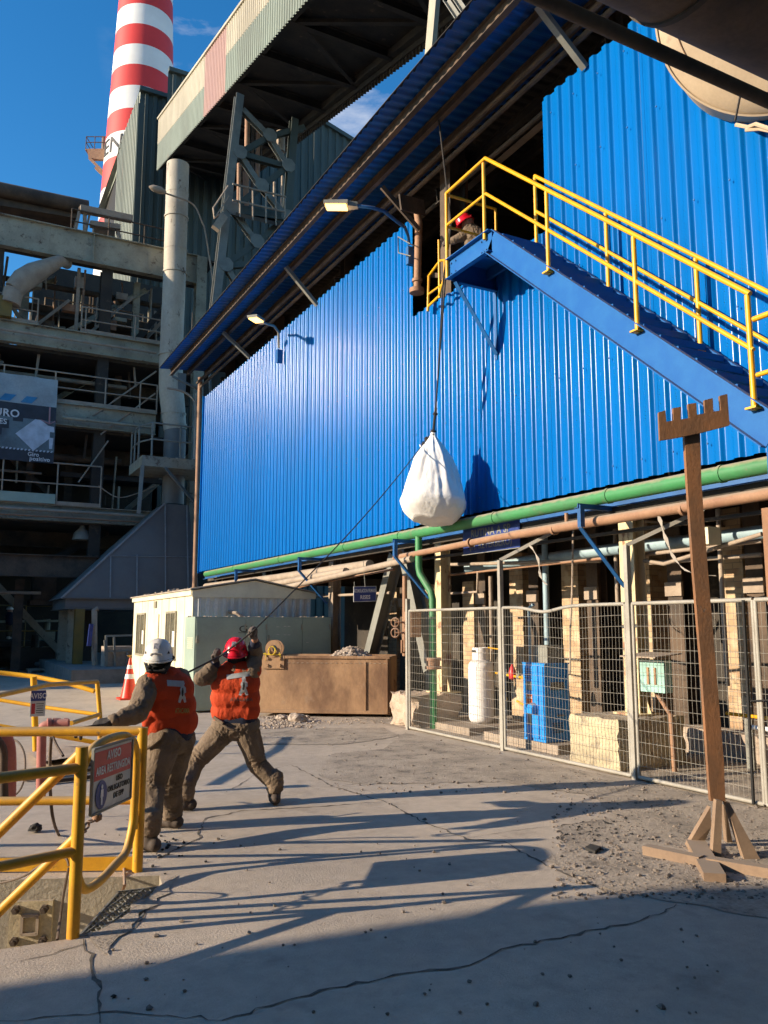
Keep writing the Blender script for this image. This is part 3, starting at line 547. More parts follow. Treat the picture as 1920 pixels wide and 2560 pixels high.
# ================================================================ wall lamps
def wall_lamp(px, arm, X, label):
    # arm: curve points in picture coordinates with their real X planes
    pts = [at(x, y, X=xx) for x, y, xx in arm]; base = pts[0]
    t = thing('wall_lamp', label, 'lamp', base, 'lit lamps on curved arms along the shed')
    b = MB(); b.tube(pts, .032, 10); b.build('curved_arm', M['bluedark' if len(arm) > 4 else 'steel2'], t, smooth=60)
    e = pts[-1]; d = (pts[-1] - pts[-2]); d.z *= 0.4; d.normalize(); s = d.cross(ZV).normalized(); u = s.cross(d).normalized()
    def hx(a0, a1, w0, w1, z0, z1, z2, z3): return [e + d * a0 - s * w0 + u * z0, e + d * a0 + s * w0 + u * z0, e + d * a1 + s * w1 + u * z2, e + d * a1 - s * w1 + u * z2, e + d * a0 - s * w0 + u * z1, e + d * a0 + s * w0 + u * z1, e + d * a1 + s * w1 + u * z3, e + d * a1 - s * w1 + u * z3]
    b = MB(); b.hexa(hx(-.05, .12, .05, .09, -.04, .05, -.045, .05)); b.hexa(hx(.121, .56, .13, .13, -.02, .05, -.02, .04)); b.build('housing', M['steel2'], t)
    b = MB(); b.hexa(hx(.15, .53, .105, .105, -.05, -.022, -.05, -.022)); b.build('lit_panel', M['lamp'], t)
    pl_ = bpy.data.lights.new('lamp_light', 'POINT'); pl_.energy = 9; pl_.color = (1, .6, .25); pl_.shadow_soft_size = .1; lo = bpy.data.objects.new('lamp_light', pl_); link(lo); lo.parent = t; lo.location = e + d * .34 - u * .3 - base
    b = MB(); b.tube([base + V((0, 0, -.1)), base + V((0, 0, -.35))], .035, 8); b.box(base + V((-.05, -.05, -.4)), base + V((.1, .05, -.05))); b.build('wall_bracket', M['bluedark'], t)
wall_lamp(None, [(1023, 612, 7.42), (1020, 590, 7.35), (1012, 568, 7.2), (990, 552, 6.9), (960, 528, 6.6), (930, 519, 6.35), (888, 514, 6.1)], 0, 'large lit street lamp on a curved arm, nearest the stairs')
wall_lamp(None, [(697, 870, 7.42), (696, 830, 7.35), (685, 815, 7.0), (655, 806, 6.5)], 0, 'smaller lit lamp under the eave toward the far end of the shed')

# steel column and pipework in the wall opening
op = thing('steel_column', 'dark rusty column with thick brown vertical pipe in the wall opening beside the large lamp', 'column', (7.8, 12.3, 7.0))
b = MB(); b.ibeam((7.85, 11.95, 6.5), (7.85, 11.95, 11), .34, .34, .02, (1, 0, 0)); b.build('shaft', M['darkbrown'], op)
b = MB(); b.tube([at(1043, 720, X=7.5), at(1047, 560, X=7.5), at(1040, 505, X=7.5)], .07, 12); b.build('vertical_pipe', M['brown'], op, smooth=60)
b = MB(); b.cyl(at(1042, 722, X=7.5), at(1042, 733, X=7.5), .14); b.cyl(at(1043, 705, X=7.5), at(1043, 698, X=7.5), .1); b.build('pipe_flange', M['brown'], op, smooth=True)
b = MB(); b.bar(at(955, 467, X=6.7), at(1048, 575, X=7.45), .05, .09); b.bar(at(1000, 505, X=7.0), at(1060, 520, X=7.6), .04, .3); b.build('gusset_arm', M['darkbrown'], op)
b = MB(); b.tube([at(1027, 640, X=7.3), at(996, 632, X=7.25), at(995, 592, X=7.25), at(1035, 615, X=7.3)], .012, 6); b.build('wire_bracket', M['steel2'], op)

# ================================================================ overhead pipe, beam and tank (upper right)
oh = thing('overhead_pipe', 'huge dark pipe crossing overhead in front of the tank at upper right', 'pipe', (5, 3.2, 6))
OY = 3.3; Rr = 0.55; q = at(1700, 100, Y=OY); nn = V((1, 0, 0)).cross((q - CAM).normalized()).normalized(); nn = nn if nn.z > 0 else -nn; q = q + nn * Rr
b = MB(); b.tube([(1.0, q.y, q.z), (9.6, q.y, q.z)], Rr, 40); b.build('pipe_shell', M['darkbrown'], oh, smooth=60)
for x in (3.55, 4.9): b = MB(); b.cyl((x, q.y, q.z), (x + .04, q.y, q.z), Rr + .015, 40); b.build('joint_band', M['dark'], oh, smooth=60)
pz = at(1600, 108, Y=2.6)
b = MB(); b.tube([V((pz.x - 3, pz.y, pz.z)), V((pz.x + 5, pz.y, pz.z))], .035, 14); tag(b.build('dark_tube', M['darkbrown'], loc=pz, smooth=60), 'thin dark tube running overhead parallel to the huge dark pipe', 'pipe')
c = at(1942, -30, X=7.05); tk = thing('round_tank', 'beige round dished tank end hanging partly hidden behind the overhead dark pipes at upper right', 'tank', c)
ax = V((-.76, -.50, -.36)).normalized(); TR = 1.17
prof = [(TR, 0.0), (TR - .03, .03), (TR - .12, .07), (TR - .3, .11), (TR * .5, .15), (0.02, .17)]
b = MB(); b.lathe(prof, c, ax, 96); b.build('dished_end', M['tank'], tk, smooth=60)
b = MB(); b.lathe([(TR, -.9), (TR, -.01), (TR + .02, 0), (TR + .02, .02), (TR, .025)], c, ax, 96); b.build('shell', M['tank'], tk, smooth=30)
b = MB(); b.lathe([(TR - .2, .092), (TR - .193, .101), (TR - .186, .09)], c, ax, 96); b.build('weld_seam', M['rust'], tk, smooth=True)
b = MB(); p0 = at(1852, 232, X=6.6); p1 = at(1838, 302, X=6.62); b.bar(p0, p1, .015, .015); b.build('strap', M['dark'], tk)
b = MB(); b.tube([at(1840, 312, X=6.6), at(1870, 318, X=6.6), at(1890, 310, X=6.55), at(1925, 322, X=6.5)], .02, 6); b.tube([at(1865, 325, X=6.6), at(1900, 322, X=6.6), at(1940, 330, X=6.5)], .02, 6); b.build('crumpled_strip', M['tank'], tk)
# dark soffit of the structure above
b = MB(); b.box((1.5, -1, 7.6), (7.4, 2.9, 7.75)); b.box((4.0, 1.6, 6.9), (7.2, 2.4, 7.55)); b.ibeam((1.6, 2.2, 7.4), (7.4, 2.2, 7.4), .2, .3); tag(b.build('overhead_platform', M['dark'], loc=(5, 2, 7.6)), 'sooty dark platform underside at the top right corner', 'platform')

# ================================================================ BAG and ropes
bc = V((6.8, 11.05, 3.3)); knot = at(1083, 1083, X=6.8)
bx = RV; by = fh
BH = knot.z - 3.33
rows = []; NB = 120; tiltA = .05
BPR = [(0, .30), (.05, .40), (.11, .475), (.2, .525), (.33, .475), (.53, .39), (.7, .305), (.8, .22), (.87, .14), (.95, .055), (1, .032)]
def bprof(t):
    for (a, ra), (c, rc) in zip(BPR[:-1], BPR[1:]):
        if t <= c: u = (t - a) / (c - a); return ra + (rc - ra) * u
    return .03
for i in range(64):
    t = i / 63; rr_ = (bprof(max(0, t - .02)) + bprof(t) + bprof(min(1, t + .02))) / 3
    sq = max(0, 1 - t * 1.3); ring = []
    for k in range(NB):
        a = 2 * math.pi * k / NB + .45 + .45 * t; ca, sa = math.cos(a), math.sin(a)
        q = (abs(ca) ** 3.0 + abs(sa) ** 3.0) ** (-1 / 3.0); q = 1 + (q - 1) * sq
        f = min(1, max(0, (t - .08) / .45)) * (1 - .25 * t)
        cz_ = 1 - abs(noise.noise(V((ca * 2.3, sa * 2.3, t * .7 + 3)))) * 3.2; c2 = 1 - abs(noise.noise(V((ca * 4.5 + 3, sa * 4.5, t * 1.3)))) * 3
        fold = -.10 * f * max(-.6, cz_) - .045 * f * max(-.5, c2) + .03 * f
        r = rr_ * q * (1 - fold) + .010 * noise.noise(V((ca * 4, sa * 4, t * 6))) + .006 * noise.noise(V((ca * 11, sa * 11, t * 16)))
        x = ca * r; y = sa * r; z = t * BH - .06 * (1 - t) * (y / .5) + .05 * (1 - t) ** 2 * (x / .5) * -1 + .06 * (1 - t) ** 2 * (q - 1) / .25
        ring.append(V((knot.x, knot.y, 3.33)) + bx * (x - .02 * (1 - t)) + by * y + ZV * z)
    rows.append(ring)
b = MB(); vs = [v for r in rows for v in r]; fs = [(i * NB + k, i * NB + (k + 1) % NB, (i + 1) * NB + (k + 1) % NB, (i + 1) * NB + k) for i in range(63) for k in range(NB)]
cb = sum(rows[0], V()) / NB + V((0, 0, .0)); vs.append(cb); ci = len(vs) - 1; fs += [(ci, (k + 1) % NB, k) for k in range(NB)]
vs.append(sum(rows[-1], V()) / NB + V((0, 0, .03))); fs += [(ci + 1, 63 * NB + k, 63 * NB + (k + 1) % NB) for k in range(NB)]
b.add(vs, fs)
bagT = thing('bulk_bag', 'full white bulk bag hanging from a rope in front of the blue wall', 'bag', (knot.x, knot.y, 3.3))
b.build('bag_body', M['bag'], bagT, smooth=80)
b = MB()
for k in range(4):
    a = k * 1.57 + .4; p = knot + V((math.cos(a) * .14, math.sin(a) * .14, -.32)); b.tube([p, knot + V((math.cos(a) * .06, math.sin(a) * .06, -.14)), knot + V((math.cos(a) * .02, math.sin(a) * .02, .02))], .02, 6)
b.build('lifting_loop', M['bag'], bagT, smooth=60)
b = MB(); b.tube([at(1050, 1112, X=6.66), at(1054, 1124, X=6.66), at(1050, 1134, X=6.66)], .014, 6); b.build('loose_flap', M['bag'], bagT)
b = MB(); b.lathe([(.01, -.06), (.05, -.04), (.035, 0), (.055, .03), (.01, .07)], knot, n=10); b.lathe([(.01, -.05), (.045, 0), (.01, .05)], at(1088, 1035, X=6.8), n=10)
hoist = thing('hoist_rope', 'black doubled rope rising from the bag past the landing', 'rope', knot)
b.build('knot', M['rope'], hoist, smooth=True)
b = MB(); b.tube([knot, at(1086, 1050, X=6.8), at(1090, 1020, X=6.8)], .022, 8); b.tube([at(1088, 1035, X=6.8), at(1118, 640, X=6.75), at(1128, 560, X=6.85), V((6.9, 10.9, 10.2))], .014, 8); b.tube([at(1090, 1025, X=6.82), at(1108, 700, X=6.8), at(1126, 560, X=6.88), V((6.93, 10.93, 10.2))], .011, 8); b.build('rope_strand', M['rope'], hoist, smooth=True)
RH = J(637, 1574, 7.72); LH = J(549, 1641, 7.75); WH = J(262, 1811, 6.2)
rt = thing('tag_rope', 'long dark rope pulled from the bag down past the two workers to the yellow rail', 'rope', RH)
RB = J(190, 1822, 6.05)
def cat(pts, n=6):
    out_ = []
    for i in range(len(pts) - 1):
        p0, p1, p2, p3 = pts[max(0, i - 1)], pts[i], pts[i + 1], pts[min(len(pts) - 1, i + 2)]
        for j in range(n):
            t = j / n; out_.append(.5 * ((2 * p1) + (p2 - p0) * t + (2 * p0 - 5 * p1 + 4 * p2 - p3) * t * t + (3 * p1 - p0 - 3 * p2 + p3) * t ** 3))
    return out_ + [pts[-1]]
kn = at(1066, 1100, X=6.75)
b = MB(); line = [kn + (RH - kn) * (i / 14) + V((0, 0, -.10 * math.sin(math.pi * i / 14))) for i in range(15)]
b.tube(line, .0068, 8); b.tube([RH, J(600, 1603, 7.7), LH], .0085, 8)
b.tube([LH, J(452, 1690, 7.2), J(262, 1811, 6.2), J(200, 1820, 6.08)], .0095, 8)
b.tube([knot, kn], .02, 8); b.build('rope_length', M['rope'], rt, smooth=True)
b = MB(); lc = J(193, 1834, 6.06); b.tube([lc + V((0, math.cos(a) * .036 , math.sin(a) * .036)) + RV * (.006 * a) for a in [x * .5 for x in range(-2, 18)]], .012, 8); b.build('rope_coil', M['rope'], rt, smooth=True)
b = MB(); b.lathe([(.005, -.05), (.04, -.02), (.03, .01), (.04, .03), (.005, .06)], kn, n=10); b.lathe([(.005, -.05), (.035, 0), (.005, .05)], at(1058, 1110, X=6.7), n=10); b.build('rope_knot', M['rope'], rt, smooth=True)
# loose end below the rail
b = MB(); b.tube(cat([J(128, 1845, 6.0), J(125, 1900, 6.1), J(126, 1980, 6.1), J(133, 2050, 6.15), G(147, 2088)]), .012, 6); tag(b.build('rope', M['hose'], loc=J(130, 1950, 6.1), smooth=True), 'brown rope end hanging under the near yellow rail', 'rope')

# ================================================================ signs on the shed
def panel(mb, c, right, up, wd, ht, t=0.01):
    c = V(c); r = V(right).normalized() * wd / 2; u = V(up).normalized() * ht / 2; nn = r.cross(u).normalized() * t
    mb.hexa([c - r - u - nn, c + r - u - nn, c + r - u, c - r - u, c - r + u - nn, c + r + u - nn, c + r + u, c - r + u])
def sign_frame(pL, pR, pLb):  # top-left, top-right, bottom-left
    r = pR - pL; u = pL - pLb; return (pL + pR) / 2 - u / 2, r, u, r.length, u.length
sT = thing('hanging_sign', 'small blue hanging sign with white capitals reading RISES under the pipes', 'sign', at(912, 1485, X=7.45))
c, r, u, wd, ht = sign_frame(at(884, 1466, Y=14.2), at(941, 1465, Y=14.2), at(884, 1505, Y=14.2)); c, nn = c, r.cross(u).normalized()
b = MB(); panel(b, c, r, u, wd, ht); b.build('sign_border', M['signwhite'], sT); b = MB(); panel(b, c + nn * .003, r, u, wd * .95, ht * .92); b.build('sign_face', M['signblue'], sT)
text('ACUMULACION PRIMARIA', c + u * .2 + nn * .006, r, u, ht * .22, M['textwhite'], sT, sx=.42); text('RISES', c - u * .22 + nn * .006, r, u, ht * .24, M['textwhite'], sT, sx=.9)
b = MB(); b.cyl(c + u * .5 + V((0, 0, 0)), c + u * .5 + V((-.04, 0, .5)), .006, 6); b.cyl(c - r * .47 + u * .45, c - r * .47 + u * .8, .006, 6); b.build('hanger_wire', M['steel2'], sT)
sR = thing('wall_sign', 'dark blue lettered board behind the green pipe beside the bag', 'sign', (7.45, 10.4, 3.1))
c = V((7.46, 10.42, 3.06)); b = MB(); panel(b, c, (0, -1, 0), ZV, 1.5, .42); b.build('sign_face', M['signblue'], sR)
text('RUTINA A SP', c + V((-.003, 0, .1)), (0, -1, 0), ZV, .12, M['steel2'], sR, sx=1.0); text('(H. REVERBERO)', c + V((-.003, 0, -.1)), (0, -1, 0), ZV, .11, M['steel2'], sR, sx=.95)  # grey letters: the shadow lying on the board is put into their colour
b = MB(); b.box((7.44, 9.66, 2.835), (7.46, 11.18, 2.845)); b.build('sign_edge', M['steel2'], sR)
# A 5 mark on the yellow column
cm = [o for o in shed.children if o.name.startswith('column')][0]
nrmC = V((-1, 0, 0))
text('A', (7.697, 7.79, 1.86), (0, -1, 0), ZV, .12, M['textdark'], cm, sx=.8); text('5', (7.697, 7.79, 1.66), (0, -1, 0), ZV, .12, M['textdark'], cm, sx=.8)

# ================================================================ concrete blocks at column feet
def rough_block(x0, x1, y0, y1, h, m_, name, label, cat_='block', seed=1, amp=.02, n=9, grp=None):
    bm = bmesh.new(); bmesh.ops.create_cube(bm, size=1); bmesh.ops.subdivide_edges(bm, edges=bm.edges, cuts=n, use_grid_fill=True)
    for v in bm.verts:
        c = v.co; e = (abs(c.x) > .49) + (abs(c.y) > .49) + (abs(c.z) > .49)
        p = V((x0 + (c.x + .5) * (x1 - x0), y0 + (c.y + .5) * (y1 - y0), (c.z + .5) * h)); q = p * 7 + V((seed, 0, 0))
        k = amp * (1 if e < 2 else 1.8)
        d = V((noise.noise(q), noise.noise(q + V((9, 0, 0))), noise.noise(q + V((0, 9, 0))) * .6)) * k * 2
        if e >= 2: d -= V((c.x, c.y, c.z)) * .05 * abs(noise.noise(q * .7))
        v.co = p + d
        if v.co.z < .0: v.co.z = 0
    me = bpy.data.meshes.new(name); bm.to_mesh(me); bm.free(); cx = V(((x0 + x1) / 2, (y0 + y1) / 2, 0)); me.transform(Matrix.Translation(-cx)); me.materials.append(M[m_])
    o = bpy.data.objects.new(name, me); link(o); o.location = cx; OFF[o.name] = tuple(cx); tag(o, label, cat_, grp); return o
M['blockc'] = mat('broken_concrete', (0.50, 0.42, 0.27), 0.9, col2=(0.36, 0.3, 0.2), scale=3, fine=0.25, dust=DUST, stain=(0.2, 0.165, 0.12), stain_scale=6, stain_lo=0.56, stain_hi=0.68, bump=0.4, bump_scale=22)
M['blockp'] = mat('pinkish_concrete', (0.46, 0.35, 0.26), 0.9, col2=(0.36, 0.28, 0.21), scale=3, fine=0.2, bump=0.7, bump_scale=22)
GB = 'concrete footings of the shed columns'
rough_block(7.10, 8.2, 7.42, 8.28, .60, 'blockc', 'concrete_footing', 'broken yellowish concrete footing under the yellow peeling column', grp=GB, seed=3, amp=.012)
rough_block(7.05, 8.0, 12.1, 12.9, .55, 'blockp', 'concrete_footing', 'pinkish rounded concrete footing at the left end of the mesh fence', grp=GB, seed=8, amp=.028)

# ================================================================ mesh fence
FX = 6.93
fy = [12.05, 9.45, 6.98, 4.5]
FG = 'mesh fence panels in front of the open ground storey'
lab = ['mesh fence panel in front of the white gas cylinder', 'mesh fence panel with bent top in front of the blue cabinet and yellow column', 'mesh fence panel behind the tall rusty stand', 'mesh fence panel running off the right edge of the picture']
pr_ = [(12.02, 9.5), (9.4, 7.06), (6.94, 5.36), (5.33, 3.4)]
for i, (a, c_) in enumerate(pr_):
    t = thing('mesh_fence', lab[i], 'fence panel', (FX, (a + c_) / 2, 0), FG)
    z0, z1 = .04, 1.95; sag = (0, .07, 0, 0)[i]
    b = MB(); fr = 'fence' if i < 3 else 'dark'
    topz = lambda y: z1 - sag * math.exp(-((y - (c_ + (a - c_) * .62)) / .35) ** 2)
    b.tube([(FX, a, z0), (FX, c_, z0)], .022, 8); b.tube([(FX, a + (c_ - a) * k / 16, topz(a + (c_ - a) * k / 16)) for k in range(17)], .022, 8); b.tube([(FX, a, z0), (FX, a, z1)], .02, 8); b.tube([(FX, c_, z0), (FX, c_, z1)], .02, 8)
    b.build('frame', M['fence'], t, smooth=60)
    b = MB(); nn_ = int((a - c_) / .055)
    for k in range(1, nn_):
        y = a + (c_ - a) * k / nn_; bow = .05 * math.exp(-((y - (c_ + (a - c_) * .5)) / .3) ** 2) if i == 1 else (.03 * noise.noise(V((y * 2, 0, i))))
        b.tube([(FX, y, z0), (FX - .01, y + bow * .4, 1.0), (FX + bow * .8, y + bow, 1.5), (FX, y + bow * .3, topz(y))], .0021, 4, False)
    for k in range(1, 15):
        z = z0 + k * (z1 - z0) / 15; b.tube([(FX - .004 + .012 * noise.noise(V((j, z * 3, i))), a + (c_ - a) * j / 10, z - (sag * .5 * math.exp(-((j - 6) / 2) ** 2) * z / 2)) for j in range(11)], .0021, 4, False)
    b.build('wire_mesh', M['fence'], t, fix=False)
PG = 'posts of the mesh fence'
for i, (y, h, arm, lb) in enumerate(((12.08, 2.15, None, 'shorter fence post at the left end beside the pinkish footing'), (9.45, 2.62, (7.6, 8.75, 3.1), 'tall fence post with slanted top arm left of the blue cabinet'), (7.0, 2.62, (7.6, 6.45, 3.02), 'tall fence post with slanted top arm right of the broken concrete footing'))):
    b = MB(); b.box((FX - .03, y - .03, 0), (FX + .03, y + .03, h))
    if arm: b.bar((FX, y, h), arm, .045, .045)
    tag(b.build('fence_post', M['fence'], loc=(FX, y, 0)), lb, 'post', PG)
b = MB(); b.bar(at(1884, 2010, X=FX - .05), at(1858, 1500, X=FX - .05), .022, .022); b.bar(at(1870, 1752, X=FX - .04), at(1925, 1750, X=FX - .04), .012, .012); tag(b.build('gate_bar', M['black'], loc=(FX, 5.56, 0)), 'thin black bar leaning on the mesh fence right of the rusty stand', 'bar')
for i, (x, y, pts) in enumerate(((0, 0, [at(1325, 1362, X=7.2), at(1345, 1395, X=7.22), at(1352, 1440, X=7.25), at(1368, 1462, X=7.2)]), (0, 0, [at(1648, 1290, X=7.2), at(1665, 1345, X=7.22), at(1690, 1400, X=7.25), at(1730, 1432, X=7.2), at(1790, 1438, X=7.1)]))):
    b = MB(); vs = []
    for k, p in enumerate(cat(pts, 4)): wv = .02 + .014 * math.sin(k * 1.9); vs += [p + V((0, wv, 0)), p - V((0, wv, .01)), p - V((0.006, wv, .01)), p + V((-.006, wv, 0))]
    b.add(vs, [(4 * k + j, 4 * k + (j + 1) % 4, 4 * k + 4 + (j + 1) % 4, 4 * k + 4 + j) for k in range(len(vs) // 4 - 1) for j in range(4)])
    tag(b.build('torn_plastic', M['plastic'], loc=pts[0]), ('torn strip of plastic hanging above the blue cabinet', 'torn strip of plastic hanging left of the rusty stand')[i], 'plastic strip', 'torn plastic strips')

# ================================================================ things behind the fence
def slatted(x0, x1, y0, y1, h, label):
    t = thing('timber_platform', label, 'base', ((x0 + x1) / 2, (y0 + y1) / 2, 0), 'timber bases behind the fence')
    n_ = int((y1 - y0) / .12); b = MB()
    for k in range(n_):
        ya = y0 + (y1 - y0) * k / n_; yb = y0 + (y1 - y0) * (k + 1) / n_ - .006; b.box((x0, ya, .0), (x1 + random.uniform(-.02, .02), yb, h - random.uniform(0, .008)))
    b.build('plank_deck', M['tanpipe'], t)
slatted(7.35, 8.6, 10.9, 12.35, .12, 'low timber base under the white gas cylinder'); slatted(7.3, 8.7, 8.75, 10.45, .13, 'low timber base under the blue cabinet')
gc = thing('gas_cylinder', 'white upright gas cylinder standing on a timber base', 'cylinder', (8.0, 11.5, .12))
cx_, cy_ = 8.0, 11.5
b = MB(); b.lathe([(0.01, .12), (.17, .12), (.20, .16), (.21, .22), (.21, 1.02), (.195, 1.09), (.14, 1.14), (0.01, 1.16)], (cx_, cy_, 0), n=36); b.build('body', M['gaswhite'], gc, smooth=60)
b = MB(); b.lathe([(.13, 1.12), (.14, 1.12), (.14, 1.34), (.13, 1.34), (.13, 1.12)], (cx_, cy_, 0), n=24); b.build('valve_guard', M['gaswhite'], gc, smooth=60)
b = MB(); b.box((cx_ - .145, cy_ - .05, 1.26), (cx_ - .10, cy_ + .05, 1.30)); b.build('guard_slot', M['textdark'], gc)
b = MB(); b.cyl((cx_, cy_, 1.14), (cx_, cy_, 1.25), .03, 8); b.lathe([(.01, 1.25), (.05, 1.26), (.05, 1.29), (.01, 1.3)], (cx_, cy_, 0), n=10); b.build('valve', M['brown'], gc, smooth=60)
cbn = thing('blue_cabinet', 'bright blue metal electrical cabinet with rotary handle on a timber base', 'cabinet', (8.15, 9.9, .13))
A_ = G(1310, 1845); B_ = G(1415, 1855)
x0 = 7.33; ya, yb = 9.50, 9.03; zb, zt = .13, 1.17
b = MB(); b.box((x0, yb, zb), (x0 + .43, ya, zt)); b.box((x0 - .0, yb - .01, zt), (x0 + .44, ya + .01, zt + .02)); b.build('casing', M['cyan'], cbn)
b = MB(); b.box((x0 - .015, yb + .02, zb + .04), (x0 - .001, ya - .02, zt - .03)); b.build('door', M['cyan'], cbn)
b = MB(); b.box((x0 - .03, yb + .11, zb + .04), (x0 - .016, yb + .18, zt - .02)); b.build('door_strip', M['cyan'], cbn)
b = MB(); b.box((x0 - .022, ya - .21, zt - .36), (x0 - .016, ya - .09, zt - .24)); b.box((x0 - .022, ya - .20, zt - .83), (x0 - .016, ya - .12, zt - .60)); b.build('nameplate', M['steel2'], cbn)
b = MB(); b.box((x0 - .022, ya - .22, zt - .55), (x0 - .016, ya - .09, zt - .42)); b.build('warning_label', mat('warning_orange', (.6, .10, .02), .5), cbn)
text('PELIGRO', (x0 - .024, ya - .155, zt - .46), (0, -1, 0), ZV, .028, M['textwhite'], cbn, sx=.9)
b = MB(); b.lathe([(.01, .1), (.06, .1), (.08, .06), (.08, 0)], (x0 - .01, ya - .27, zt - .60), (-1, 0, 0), 16); b.box((x0 - .12, ya - .33, zt - .66), (x0 - .10, ya - .21, zt - .58)); b.build('rotary_handle', M['cyan'], cbn, smooth=50)
b = MB()
for k in range(5): b.box((x0 - .02, ya - .22, zt - .08 - k * .03), (x0 - .0155, ya - .06, zt - .065 - k * .03))
for k in range(5): b.box((x0 + .12, yb - .012, zb + .12 + k * .03), (x0 + .3, yb - .001, zb + .135 + k * .03))
b.build('vent', M['bluedark'], cbn)
b = MB(); b.box((x0 + .1, yb - .012, zt - .34), (x0 + .33, yb - .001, zt - .24)); b.box((x0 + .2, yb - .02, zt - .7), (x0 + .32, yb - .001, zt - .68)); b.build('side_plate', M['steel2'], cbn)
b = MB(); b.box((x0 + .1, yb + .05, zt + .021), (x0 + .4, ya - .1, zt + .26)); tag(b.build('control_box', M['steel2'], loc=(x0 + .25, 9.25, zt)), 'grey control box resting on top of the blue cabinet', 'box')
b = MB(); b.tube([(x0 + .06, ya - .1, zt), (x0 + .06, ya - .1, 1.95), (x0 + .06, ya - .2, 2.0)], .025, 10); tag(b.build('conduit_mast', M['ltblue'], loc=(x0 + .1, ya - .1, zt), smooth=60), 'pale blue conduit rising from the blue cabinet to a hooked end', 'conduit')
b = MB(); b.tube(cat([V((7.9, 9.0, 3.1)), V((7.8, 8.95, 2.2)), V((7.7, 8.9, 1.6)), V((7.66, 8.88, 1.1)), V((7.7, 8.95, 1.05))]), .014, 6); tag(b.build('cable', M['tanpipe'], loc=(8.1, 9.2, 2), smooth=True), 'thin dusty cable drooping beside the blue cabinet', 'cable')
yp = thing('yellow_gas_pipe', 'yellow small-bore pipe with valves between the white cylinder and the blue cabinet', 'pipe', (8.1, 10.6, .9))
b = MB(); b.tube([(8.15, 11.3, .93), (7.6, 9.62, .93), (7.6, 9.6, 1.02)], .02, 8); b.tube([(8.03, 10.95, 1.32), (8.03, 10.95, .55), (8.0, 10.8, .55)], .018, 8); b.tube([(8.05, 11.35, 1.34), (8.03, 10.95, 1.32)], .012, 6); b.tube([(7.9, 10.4, .55), (7.55, 9.52, .5)], .018, 8); b.build('tube_run', M['yellow2'], yp, smooth=60)
for y in (11.05, 10.75, 10.2):
    xx = 8.15 - (11.3 - y) * .327; b = MB(); b.lathe([(.01, -.04), (.035, -.03), (.035, .03), (.01, .04)], (xx, y, .93), (0, 1, 0), 10); b.cyl((xx, y, .95), (xx, y, 1.02), .01, 6); b.build('ball_valve', M['steel2'], yp, smooth=50)
b = MB(); b.lathe([(.01, -.1), (.05, -.08), (.06, 0), (.04, .08), (.01, .14)], (7.86, 10.45, .97), n=12); b.build('regulator', M['red'], yp, smooth=50)
b = MB(); b.tube([(8.7, 7.2, .62), (8.7, 4.0, .60)], .022, 8); tag(b.build('yellow_floor_pipe', M['yellow2'], loc=(8.7, 6, .6), smooth=60), 'long thin yellow pipe along the furnace foot behind the rusty stand', 'pipe')
b = MB(); b.tube([(8.5, 6.7, .52), (8.5, 4.0, .47)], .028, 8); tag(b.build('white_floor_pipe', M['white'], loc=(8.5, 6, .5), smooth=60), 'white pipe just below the thin yellow pipe at lower right', 'pipe')
b = MB(); b.box((8.58, 6.75, 0), (8.62, 6.85, .6)); tag(b.build('pipe_support', M['steel2'], loc=(8.6, 6.8, 0)), 'short flat steel support holding the thin yellow pipe', 'support')
tb = thing('teal_box', 'pale teal box with two brown bars on a bent stand behind the fence', 'box', (7.6, 7.0, 1))
cT = at(1630, 1690, X=7.55)
b = MB(); b.box((7.55, cT.y - .19, cT.z - .19), (7.68, cT.y + .19, cT.z + .19)); b.build('box_body', M['teal'], tb)
b = MB(); b.box((7.535, cT.y - .07, cT.z - .10), (7.549, cT.y - .04, cT.z + .1)); b.box((7.535, cT.y + .04, cT.z - .10), (7.549, cT.y + .07, cT.z + .1)); b.build('bar_handle', M['rust'], tb)
b = MB(); b.hexa([(7.35, cT.y - .25, cT.z + .22), (7.35, cT.y + .32, cT.z + .22), (7.8, cT.y + .32, cT.z + .26), (7.8, cT.y - .25, cT.z + .26), (7.35, cT.y - .25, cT.z + .235), (7.35, cT.y + .32, cT.z + .235), (7.8, cT.y + .32, cT.z + .275), (7.8, cT.y - .25, cT.z + .275)]); b.build('rain_cover', M['tanpipe'], tb)
b = MB(); b.tube([(7.7, cT.y + .1, cT.z - .19), (7.7, cT.y - .12, cT.z - .45), (7.7, cT.y - .14, 0)], .028, 8); b.build('bent_stand', M['brown'], tb, smooth=60)
b = MB(); b.box((7.62, 6.42, 2.62), (7.82, 6.6, 2.82)); b.cyl((7.60, 6.5, 2.72), (7.62, 6.5, 2.72), .03, 10); tag(b.build('junction_box', M['cream'], loc=at(1598, 1322, X=7.6)), 'small cream junction box beside the top of the yellow column', 'box')
vm = thing('valve_manifold', 'rusty valve stack with handwheels on the column left of the fence', 'valve', (7.4, 12.7, 1.3))
b = MB(); b.tube([at(1012, 1440, X=7.4), at(1012, 1640, X=7.4)], .045, 10); b.box((7.3, 12.6, 1.5), (7.5, 12.85, 1.95)); b.build('manifold_body', M['brown'], vm, smooth=50)
for px, py in ((988, 1556), (988, 1582)):
    h = at(px, py, X=7.15); b = MB(); b.tube([h, h + V((.2, -.1, 0))], .018, 8); b.lathe([(.075, -.012), (.09, 0), (.075, .012), (.065, 0), (.075, -.012)], h, (-.8, -.6, 0), 16); b.tube([h - V((0, 0, .07)), h + V((0, 0, .07))], .01, 5); b.build('handwheel', M['brown'], vm, smooth=50)
b = MB(); h = at(1005, 1600, X=7.3); b.tube([h, h - V((0, 0, .22)), h + V((.1, 0, -.22))], .025, 8); b.build('drain_pipe', M['brown'], vm, smooth=50)

